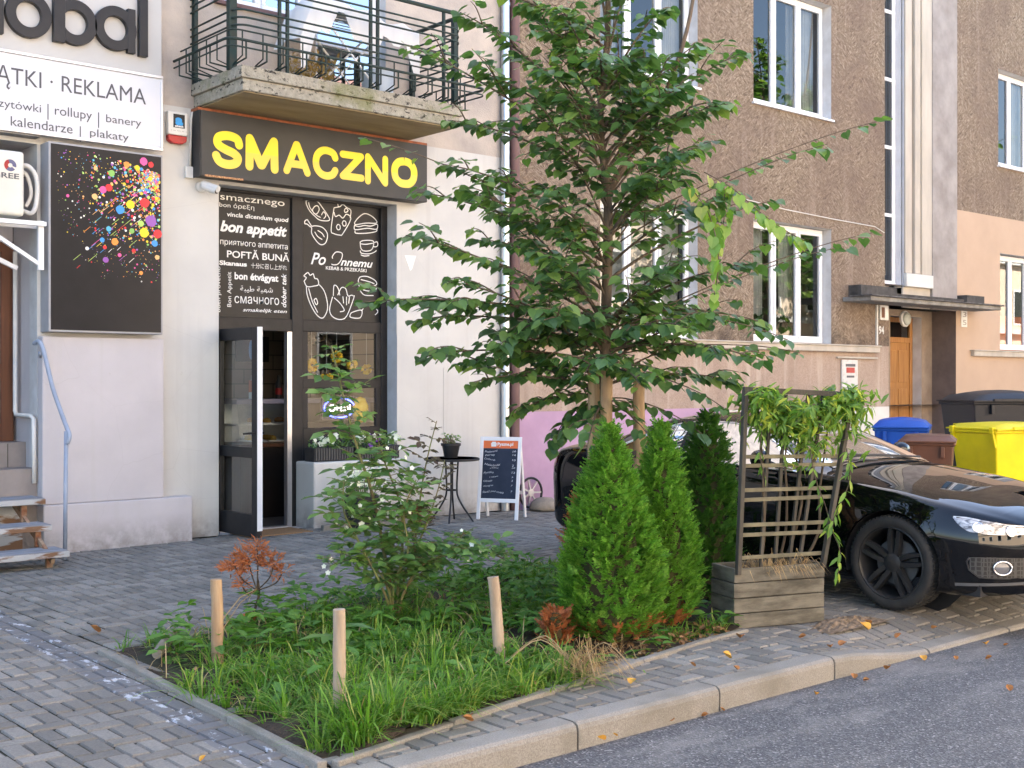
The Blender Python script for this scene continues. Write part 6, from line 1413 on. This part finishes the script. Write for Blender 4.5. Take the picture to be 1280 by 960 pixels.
m = MB(); m.tube([(3.335,6.44,.24),(3.7,6.9,.27),(4.03,7.29,.235)], .004, 5); m.tube([(3.335,6.44,.18),(3.7,6.9,.235),(4.03,7.29,.23)], .003, 5); tag(m.build('tie_string', M['straw']), 'pale string tying the dead shrub to the left stake', 'string')

# ============================================================ rose bush
rb_ = thing('rose_bush', 'tall leggy green rose bush in the middle of the bed with small pale blossoms', 'rose bush', (4.65,6.58,0))
lf = MB(); ld = MB(); rs_ = MB(); fl_ = MB(); hip = MB()
def compound(m, p, d, L, n=5):
    d = Vector(d).normalized(); up = Vector((rv(.4), rv(.4)-.2, 1)); s = d.cross(up).normalized(); rs_.tube([p, p+d*L*1.1], .0022, 4, cap=False)
    ovalleaf(m, p+d*L, d+Vector((0,0,-.15)), up, L*.62, L*.46)
    for k in range(n//2):
        q = p+d*L*(.78-.38*k)
        for e in (-1, 1): ovalleaf(m, q, d*.45+s*e+Vector((0,0,-.1+rv(.25))), up+Vector((rv(.4), rv(.4), 0)), L*(.58-.08*k), L*(.42-.05*k))
def rstem(pts, r0, r1, n, L, m=lf, t0=.15, dens=None):
    n = int(n*1.18)
    P = crv(pts, 8); k = len(P); rs_.tube(P, [lerp(r0, r1, i/(k-1)) for i in range(k)], 7)
    for i in range(n):
        t = lerp(t0, 1, (i+rnd.random())/n); p = P[min(k-1, int(t*(k-1)))]; a = i*2.4+rv(.5)
        compound(m, p, (math.cos(a), math.sin(a), rnd.uniform(-.15,.75)), L*1.3*rnd.uniform(.75,1.2)*(1-.35*(t > .9)))
    return P
T = 8.02
rstem([(4.641, 6.588, 0.0), (4.633, 6.595, 0.264), (4.59, 6.606, 0.504), (4.523, 6.638, 0.875), (4.423, 6.685, 1.217), (4.355, 6.743, 1.557), (4.3, 6.79, 1.861)], .016, .005, 46, .125, t0=.38)
rstem([(4.657, 6.574, 0.0), (4.691, 6.585, 0.285), (4.74, 6.609, 0.544), (4.728, 6.619, 0.81), (4.647, 6.689, 1.103), (4.607, 6.724, 1.29)], .013, .004, 44, .115, t0=.3)
rstem([(4.665, 6.568, 0.011), (4.66, 6.479, 0.25), (4.729, 6.354, 0.44), (4.856, 6.179, 0.525), (4.993, 6.061, 0.535), (5.098, 5.969, 0.473)], .011, .004, 40, .10, t0=.25)
rstem([(4.637, 6.592, 0.011), (4.556, 6.503, 0.258), (4.465, 6.516, 0.412), (4.32, 6.575, 0.491), (4.211, 6.669, 0.44)], .010, .004, 24, .095, t0=.3)
rstem([(4.649, 6.581, 0.0), (4.58, 6.483, 0.31), (4.621, 6.381, 0.525), (4.602, 6.398, 0.783), (4.66, 6.347, 0.99)], .010, .004, 36, .11, t0=.25)
rstem([(4.653, 6.578, 0.0), (4.475, 6.441, 0.276), (4.331, 6.5, 0.59), (4.253, 6.566, 0.794), (4.253, 6.566, 0.998)], .010, .004, 34, .115, t0=.35)
rstem([(4.669, 6.564, 0.005), (4.818, 6.607, 0.322), (5.031, 6.489, 0.476), (5.113, 6.419, 0.611)], .009, .004, 22, .10, t0=.3)
rstem([(4.699, 6.578, 0.232), (4.83, 6.597, 0.537), (4.897, 6.606, 0.908), (4.933, 6.574, 1.151), (4.974, 6.539, 1.361)], .009, .003, 20, .075, ld, t0=.15)
rstem([(4.801, 6.556, 0.49), (4.869, 6.497, 0.703), (4.934, 6.468, 0.915), (4.966, 6.44, 1.102)], .007, .003, 13, .07, ld, t0=.2)
for u_ in [(4.351, 6.548, 0.968), (4.405, 6.501, 0.748), (4.436, 6.475, 0.712), (4.359, 6.542, 0.83), (4.498, 6.421, 0.789), (4.533, 6.391, 0.737), (4.293, 6.599, 0.686), (4.324, 6.572, 0.763), (4.467, 6.448, 0.866), (4.564, 6.364, 0.85), (4.599, 6.334, 0.789), (4.553, 6.374, 1.199), (4.58, 6.351, 1.138), (4.533, 6.391, 1.261), (4.491, 6.428, 1.199), (4.611, 6.324, 1.071), (4.184, 6.693, 0.44), (4.219, 6.662, 0.481), (4.203, 6.676, 0.399), (4.852, 6.116, 0.671), (4.941, 6.039, 0.532), (4.902, 6.072, 0.583), (4.883, 6.089, 0.481), (4.242, 6.642, 0.712), (4.366, 6.535, 0.712)]:
    fl_ = MB(); flower(fl_, u_, rnd.uniform(.012,.022)); fl_.build('flower', M['white_petal'], rb_)
lf.build('foliage', M['rose_leaf'], rb_); ld.build('young_foliage', M['rose_dark'], rb_); rs_.build('stem', M['green_stem'], rb_, smooth=True)

# ============================================================ linden tree with its stakes
tr = thing('linden_tree', 'young leafy linden tree between the shop and the parked car, its trunk tied to stakes', 'tree', (6.40,6.38,0))
bk = MB(); lv = MB(); ly = MB(); g = random.Random(21)
TRK = crv([(6.40,6.38,-.05),(6.41,6.37,.8),(6.43,6.39,1.8),(6.44,6.37,2.7),(6.46,6.40,3.05),(6.42,6.43,3.6),(6.47,6.40,4.3),(6.46,6.42,5.2),(6.5,6.4,6.1)], 8)
bk.tube(TRK, [lerp(.052, .012, i/(len(TRK)-1)) for i in range(len(TRK))], 12)
bk.tube(crv([(6.46,6.40,3.02),(6.60,6.30,3.3),(6.85,6.2,3.75),(7.05,6.1,4.4),(7.15,6.05,5.3)], 6), [.028-.018*i/24 for i in range(25)], 10)
def at_trunk(z):
    for a, b in zip(TRK, TRK[1:]):
        if a.z <= z <= b.z: return a.lerp(b, (z-a.z)/(b.z-a.z))
    return TRK[-1]
def leafy(P, n, L, m, hang=0.):
    k = len(P)
    for i in range(n):
        t = (i+g.random())/n; j = min(k-2, int(t*(k-1))); p = P[j].lerp(P[j+1], t*(k-1)-j); d = (P[j+1]-P[j]).normalized()
        s = d.cross(Vector((0,0,1)));  s = s.normalized() if s.length > .1 else Vector((1,0,0))
        e = 1 if i % 2 else -1; dr = (d*.55+s*e*.85+Vector((0,0,-.30-hang+g.uniform(-.35,.3)))).normalized(); pt_ = p+dr*g.uniform(.02,.05)
        heart(m, pt_, dr+Vector((0,0,-.12-hang)), Vector((g.uniform(-.5,.5)-.06, g.uniform(-.5,.5)-.10, 1)), L*g.uniform(.55,1.2), 0, g.uniform(.05,.28), g.uniform(.08,.3))
def branch(z, tip, n, r=.013, sag=.08, L=.095, twigs=6, m=None, hang=0., lift=.0):
    m = m or lv
    n = int(n*1.45); b = Vector(tip); hd = math.hypot(b.x-6.44, b.y-6.39)
    if b.z > 2.3 and twigs != 4: z = max(1.5, min(z, b.z-.42*hd+g.uniform(-.1,.1)))
    a = at_trunk(z); md = a.lerp(b, .5)+Vector((0,0,sag)); q3 = a.lerp(b, .8)+Vector((0,0,sag*.7)); P = crv([a, a.lerp(b, .2)+Vector((0,0,sag*.7)), md, q3, b], 6); k = len(P)
    bk.tube(P, [lerp(r, .003, i/(k-1)) for i in range(k)], 6)
    leafy(P[k//4:], n, L, m, hang)
    ln = (b-a).length; dv = (b-a).normalized()
    for i in range(twigs):
        t = lerp(.22, .88, (i+g.random())/twigs); p = P[int(t*(k-1))]; s = dv.cross(Vector((0,0,1))); s = s.normalized() if s.length > .1 else Vector((1,0,0)); e = 1 if i % 2 else -1
        q = p+(dv*.7+s*e*g.uniform(.5,1)+Vector((0,0,g.uniform(-.25,.35)))).normalized()*ln*g.uniform(.22,.42)*(1.1-t*.5); Q = crv([p, p.lerp(q, .5)+Vector((0,0,.03)), q], 5)
        bk.tube(Q, [lerp(r*.5, .0022, i2/(len(Q)-1)) for i2 in range(len(Q))], 5); leafy(Q, max(5, int((q-p).length/.037)), L, m, hang)
BR = [(2.05, (4.646, 6.954, 2.166), 26), (1.95, (5.284, 7.196, 2.077), 20), (1.75, (5.127, 6.935, 1.795), 15), (1.65, (5.938, 7.556, 1.765), 20), (1.55, (5.468, 6.773, 1.62), 22), (1.5, (5.815, 6.737, 1.374), 22), (1.5, (6.105, 6.62, 1.134), 18), (1.45, (5.746, 5.872, 1.205), 14), (1.45, (6.242, 5.709, 1.167), 9), (1.5, (6.879, 5.819, 1.228), 8), (1.6, (7.317, 5.837, 1.608), 22), (1.7, (6.597, 5.402, 1.443), 9), (1.8, (7.494, 5.42, 1.839), 9), (1.85, (6.705, 5.177, 1.773), 20), (2.1, (7.721, 5.885, 2.076), 20), (2.15, (7.427, 5.478, 1.934), 8), (2.3, (5.154, 6.648, 2.316), 20), (2.4, (5.05, 7.002, 2.661), 24), (2.45, (6.082, 7.432, 2.744), 20), (2.6, (5.321, 6.635, 2.951), 20), (2.5, (7.986, 5.128, 2.74), 9), (2.4, (6.824, 5.338, 2.448), 20), (2.7, (8.257, 5.555, 2.694), 8), (2.9, (5.243, 6.835, 3.165), 20), (2.8, (4.771, 7.11, 3.331), 6), (3.0, (5.58, 7.601, 3.092), 18), (3.1, (5.522, 7.122, 3.562), 24), (3.0, (8.133, 5.133, 3.605), 9), (2.9, (7.396, 5.109, 3.326), 8), (2.8, (7.523, 5.659, 3.0), 14), (3.3, (5.511, 6.735, 3.841), 22), (3.2, (5.041, 7.009, 4.013), 20), (3.5, (5.589, 7.064, 4.361), 22), (3.3, (7.181, 5.691, 4.065), 20), (3.2, (6.776, 5.512, 3.589), 20), (3.6, (6.077, 7.04, 4.667), 20), (3.7, (5.876, 6.288, 4.268), 22), (3.7, (6.508, 5.875, 4.299), 22), (3.5, (7.188, 6.081, 4.178), 22), (3.9, (6.553, 6.233, 4.628), 20), (3.4, (5.698, 6.178, 3.764), 20), (3.4, (6.367, 5.6, 3.654), 20), (2.9, (5.656, 6.214, 3.322), 20), (2.9, (6.333, 5.498, 3.193), 22), (2.6, (6.498, 5.355, 2.865), 22), (2.5, (5.589, 6.14, 2.92), 20), (2.2, (5.562, 6.031, 2.472), 22), (2.2, (6.216, 5.467, 2.418), 22), (1.9, (5.521, 6.066, 2.041), 24), (1.9, (6.256, 5.432, 1.987), 22), (1.7, (5.656, 5.818, 1.663), 24), (1.65, (5.938, 5.575, 1.609), 24), (2.1, (5.554, 6.434, 1.944), 22), (1.9, (5.534, 6.584, 1.835), 22), (4.2, (6.329, 6.426, 4.806), 16), (4.5, (5.522, 7.122, 4.628), 12)]
for z, tip, n in BR: branch(z, tip, n if n > 9 else n+5, r=.013 if n > 9 else .006, twigs=5 if n > 14 else (2 if n > 9 else 0))
for i in range(54):
    zt = g.uniform(1.75, 4.4); a = g.uniform(0, 6.283); rr_ = g.uniform(.45, 1.0)*interp([(1.6,1.05),(2.2,1.0),(3.0,.95),(4.4,.8)], zt); b = at_trunk(min(zt, 5.0))+Vector((math.cos(a)*rr_, math.sin(a)*rr_, g.uniform(-.05,.15)))
    branch(max(1.45, zt-rr_*g.uniform(.1,1.0)), b, 13, r=.009, sag=g.uniform(.02,.14), twigs=4)
YB = [[(6.493, 5.492, 3.073), (6.56, 5.302, 2.947), (6.664, 5.146, 2.776), (6.808, 5.022, 2.64), (6.89, 4.951, 2.586)], [(6.388, 5.582, 3.018), (6.436, 5.409, 2.783), (6.451, 5.33, 2.478), (6.43, 5.348, 2.206)], [(6.597, 5.402, 2.991), (6.558, 5.37, 2.735), (6.496, 5.424, 2.433)]]
for P in YB:
    Q = crv(P, 6); bk.tube(Q, .004, 5); leafy(Q, 24, .088, ly, .35)
branch(2.7, YB[1][0], 8, twigs=2)
bk.build('trunk', M['bark'], tr, smooth=True); cr = lv.build('crown', M['lin1'], tr); ly.build('yellow_green_leaves', M['lin2'], tr)
for tx_, ty_, rz_, lb in ((38.5,-5.6,.6,'big leafy street tree across the road, the nearer of two mirrored in the upper windows'),(45.5,-5.8,2.2,'big leafy street tree across the road, the farther of two mirrored in the upper windows')):
    c2 = copy_tree(tr); c2.location = (tx_, ty_, 0); c2.rotation_euler.z = rz_; c2.scale = (3.1, 3.1, 3.1); c2['label'] = lb
TP = 'tall stakes supporting the linden'
PS = [(6.263, 6.351, 0.671), (6.227, 6.184, 0.687), (6.479, 6.098, 0.677)]
for (px, py, pz), lb in zip(PS, ('tall round stake on the shop side of the linden trunk','tall round stake nearest the road, right in front of the linden trunk','tall round stake on the car side of the linden trunk')):
    stake('tree_stake', lb, (px,py,0), (px+.01,py,1.72), .044, TP, cat='tree stake')
m = MB()
cx_ = sum(p[0] for p in PS)/3; cy_ = sum(p[1] for p in PS)/3; hull = []
for (px, py, pz) in (PS[0], PS[1], PS[2]):
    d = Vector((px-cx_, py-cy_, 0)).normalized(); hull.append(Vector((px, py, 0))+d*.05)
for a, b in zip(hull, hull[1:]+hull[:1]): m.beam(a+Vector((0,0,1.10)), b+Vector((0,0,1.10)), .005, .055)
tag(m.build('tree_strap', M['black_plastic']), 'dark strap tied round the linden trunk and its stakes', 'strap')

# ============================================================ grass, weeds, litter
m = MB(); g = random.Random(9)
def dens(x, y):
    d = .55+.45*math.sin(x*2.3+y*1.1)*math.sin(y*2.0-x*.7)
    if y < 6.2 and x < 4.7: d += .55
    if x > 4.75 and y < 5.8: d -= .62
    if x < 3.2 and 5.5 < y < 6.7: d -= .55
    return d
def blade(p, d, L, ln, w_, k=0):
    s = Vector((-d.y, d.x, 0)); vs = []; n = 5
    for i in range(n):
        t = i/n; q = p+Vector((0,0,L*(t-.55*ln*t*t)))+d*(L*ln*(.35*t+.65*t*t)); ww = w_*(1-.5*t*t); vs += [q-s*ww, q+s*ww]
    vs.append(p+Vector((0,0,L*(1-.58*ln)))+d*L*ln*1.02); m.add(vs, [(2*i, 2*i+1, 2*i+3, 2*i+2) for i in range(n-1)]+[(2*n-2, 2*n-1, 2*n)], k)
def tuft(x, y, h, n, sp):
    bias = g.uniform(0, 6.283)
    for _ in range(n):
        a = bias+g.gauss(0, 1.3); d = Vector((math.cos(a), math.sin(a), 0)); r_ = sp*math.sqrt(g.random())
        p = Vector((x+d.x*r_+g.gauss(0,.01), y+d.y*r_+g.gauss(0,.01), 0)); p.z = soil_z(p.x, p.y)-.01
        blade(p, d, h*.78*g.uniform(.4,1.25), min(1.25, abs(g.gauss(.8,.34))), g.uniform(.0026,.0056))
nt_ = 0; tries = 0
while nt_ < 1000 and tries < 20000:
    tries += 1; x, y = g.uniform(2.85, 7.4), g.uniform(4.45, 8.05)
    if not inpoly(x, y, BED) or g.random() > dens(x, y): continue
    if x > 5.9 and y < 6.3 and g.random() < .75: continue
    h = g.choice([.16,.22,.28,.34]) if y < 6.6 and x < 4.9 else g.choice([.12,.16,.2])
    if y > 7.2: h *= .75
    tuft(x, y, h, g.randint(9,24), g.uniform(.02,.07)); nt_ += 1
for i in range(26): x = 2.95+.95*g.random(); tuft(x, 4.53+(x-2.95)*.17+g.uniform(0,.1), g.choice([.24,.32,.38]), 22, .06)
for x, y in ((3.12,4.8),(3.25,4.85),(3.3,6.36),(4.42,5.15),(4.5,5.25),(4.3,5.1)): tuft(x, y, .30, 24, .06)
for i in range(26): tuft(5.95+g.uniform(-.3,.4), 5.12+g.uniform(-.04,.12), .17, 10, .04)
for i in range(14): x = 4.3+g.random()*1.4; tuft(x, 4.80+(x-4.3)*.17, .10, 7, .03)
for x, y in ((5.0,4.6),(5.6,4.75),(4.7,4.5),(5.25,4.62)): tuft(x, y, .05, 9, .04)
ds_ = MB(); keep = m; m = ds_
for i in range(520):
    x, y = g.uniform(2.9, 5.6), g.uniform(4.5, 7.4)
    if inpoly(x, y, BED): a = g.uniform(0, 6.283); blade(Vector((x, y, soil_z(x, y))), Vector((math.cos(a), math.sin(a), 0)), g.uniform(.1,.3), g.uniform(.5,1.4), .003)
tag(m.build('dry_grass', M['straw']), kind='stuff', label='scattered dry grass blades in the planting bed', cat='grass'); m = keep
tag(m.build('grass', M['grass1']), kind='stuff', label='uneven green grass growing in the planting bed', cat='grass')
m = MB()
for i in range(430):
    x, y = g.uniform(3.0, 6.6), g.uniform(4.8, 7.8)
    if not inpoly(x, y, BED) or (y < 5.6 and g.random() < .6): continue
    for q in range(g.randint(4,8)):
        a = g.uniform(0, 6.28); z = soil_z(x, y); hh = g.uniform(.05,.22) if y > 6.2 else g.uniform(.03,.12)
        ovalleaf(m, (x+g.gauss(0,.035), y+g.gauss(0,.035), z+hh), (math.cos(a), math.sin(a), g.uniform(-.1,.9)), (g.uniform(-.4,.4), g.uniform(-.4,.4), 1), g.uniform(.06,.13), g.uniform(.04,.075), 0, .3)
tag(m.build('weeds', M['weed']), kind='stuff', label='broad leaved weeds between the grass of the bed', cat='weeds')
for (x, y), lb in (((3.87,6.05),'big broad leaved weed in the grass between the two left stakes'),((4.95,6.25),'big broad leaved weed in the grass to the right of the rose stems')):
    t = thing('broadleaf_weed', lb, 'weed', (x, y, 0)); m = MB()
    for k in range(7):
        a = k*.9+rv(.2); ovalleaf(m, (x, y, .06+.02*k), (math.cos(a), math.sin(a), .35), (0,0,1), .22, .13, 0, .35, .2)
    m.build('leaves', M['rose_leaf'], t)
m = MB()
for i in range(210):
    p = Vector((4.62+g.gauss(0,.07), 4.74+g.gauss(0,.05), .05)); d = Vector((g.uniform(-1,1)-.2, g.uniform(-1,1)-.4, g.uniform(.15,1))).normalized(); L = g.uniform(.08,.22); q = p+d*L; e = q+Vector((d.x, d.y, -.9))*L*.6; w_ = Vector((.0022,.0012,0)); m.add([p-w_,p+w_,q+w_,q-w_,e], [(0,1,2,3),(3,2,4)])
for i in range(5):
    p = Vector((4.6,4.8,.06)); a = g.uniform(0, 6.28); e = p+Vector((math.cos(a)*.4, math.sin(a)*.35, .04)); m.tube(crv([p, p.lerp(e, .5)+Vector((0,0,.14)), e], 5), .0028, 4)
tag(m.build('dry_grass_clump', M['straw']), 'clump of dry straw at the front edging beside the right stake', 'dry grass')
# debris mound beside the planter
m = MB(); n = 16; vs = []; 
for i in range(n+1):
    for j in range(n+1):
        a, b = i/n, j/n; e = math.sin(math.pi*a)*math.sin(math.pi*b); x, y = lerp(6.72, 7.42, a), lerp(4.62, 4.92, b)
        vs.append((x, y, -.012+.045*e*(.6+.4*math.sin(i*1.7)*math.sin(j*2.3))+g.uniform(-.006,.006)*e))
m.add(vs, [(i*(n+1)+j, (i+1)*(n+1)+j, (i+1)*(n+1)+j+1, i*(n+1)+j+1) for i in range(n) for j in range(n)]); tag(m.build('debris', pm('leaf_litter', (.30,.22,.15), (.10,.075,.05), 26, .95, 1, 40, bd=.02)), kind='stuff', label='swept soil and dead leaf litter beside the wooden planter', cat='litter')
m = MB()
for i in range(520):
    if i < 330: x, y = g.uniform(4.8, 6.2), 4.80+.145*(g.uniform(4.8,6.2)-4.7)*0+g.uniform(.10,.45)
    else: x, y = g.uniform(2.95, 4.6), g.uniform(4.6, 6.9)
    if not inpoly(x, y, BED): continue
    a = g.uniform(0, 6.28); ovalleaf(m, (x, y, soil_z(x, y)+g.uniform(.005,.05)), (math.cos(a), math.sin(a), g.uniform(-.3,.4)), (g.uniform(-.6,.6), g.uniform(-.6,.6), 1), g.uniform(.03,.07), g.uniform(.02,.04), 0, .4, .5)
tag(m.build('leaf_litter', leafm('dead_leaf', (.16,.085,.04), (.30,.17,.075), .15, .8, (.45,.30,.15))), kind='stuff', label='brown leaf litter under the thujas and in the bed', cat='litter')
# single fallen leaves
LG = 'fallen leaves on the road, kerb and paving'
protos = []
for k, mt in enumerate(('leaf_brown','leaf_yellow')):
    m = MB(); heart(m, (0,0,0), (1,0,.25), (.15,0,1), .085, 0, -.25, .75); o = m.build('fallen_leaf', M[mt], at=(0,0,0)); protos.append(o)
LV = [(4.2, 4.18, -0.13, 1, 1.3), (4.28, 4.19, -0.13, 1, 0.9), (4.68, 4.19, -0.13, 0, 0.7), (4.84, 4.21, -0.13, 1, 1.25), (4.9, 4.16, -0.13, 0, 0.7), (5.72, 4.03, -0.13, 1, 0.6), (5.07, 4.15, -0.13, 0, 0.5), (6.55, 4.11, -0.13, 0, 0.9), (6.94, 4.08, -0.13, 1, 0.9), (6.2, 4.1, -0.13, 0, 0.8), (6.2, 4.04, -0.13, 0, 0.7), (7.67, 4.06, -0.13, 1, 1.0), (7.27, 3.85, -0.13, 0, 0.8), (7.11, 3.96, -0.13, 0, 0.6), (6.62, 3.36, -0.13, 0, 0.8), (7.19, 4.32, -0.13, 0, 0.7), (7.73, 3.97, -0.13, 0, 0.6), (4.71, 4.49, 0.0, 1, 1.0), (5.59, 4.53, 0.0, 1, 1.1), (5.4, 4.32, 0.0, 0, 0.7), (6.91, 4.46, 0.0, 1, 1.3), (6.82, 4.21, 0.0, 0, 0.9), (6.36, 4.31, 0.0, 0, 1.0), (6.28, 4.32, 0.0, 0, 0.8), (7.1, 4.57, 0.0, 0, 0.9), (7.49, 4.35, -0.05, 0, 0.8), (3.1, 7.65, 0.0, 0, 1.35), (3.58, 4.43, 0.02, 0, 1.0), (4.08, 4.99, 0.01, 0, 0.8), (3.63, 4.51, 0.02, 0, 0.7), (5.28, 4.53, 0.0, 0, 0.7), (6.08, 4.85, 0.0, 0, 1.1), (6.37, 4.61, 0.0, 0, 0.9), (2.37, 4.77, 0.0, 1, 0.6)]
for i, (x, y, z, k, s) in enumerate(LV):
    o = protos[k] if i in (0, 2) else protos[k].copy()
    if i not in (0, 2): COL.objects.link(o)
    o.location = (x, y, z+.012 if z > -.1 else z+.006); o.rotation_euler = (rv(.25), rv(.25), rnd.uniform(0, 6.28)); o.scale = (s, s, s)
    tag(o, 'small curled orange yellow leaf fallen on the ground' if k else 'small curled brown leaf fallen on the ground', 'leaf', LG); o.scale = (s*.62, s*.62, s*.75)
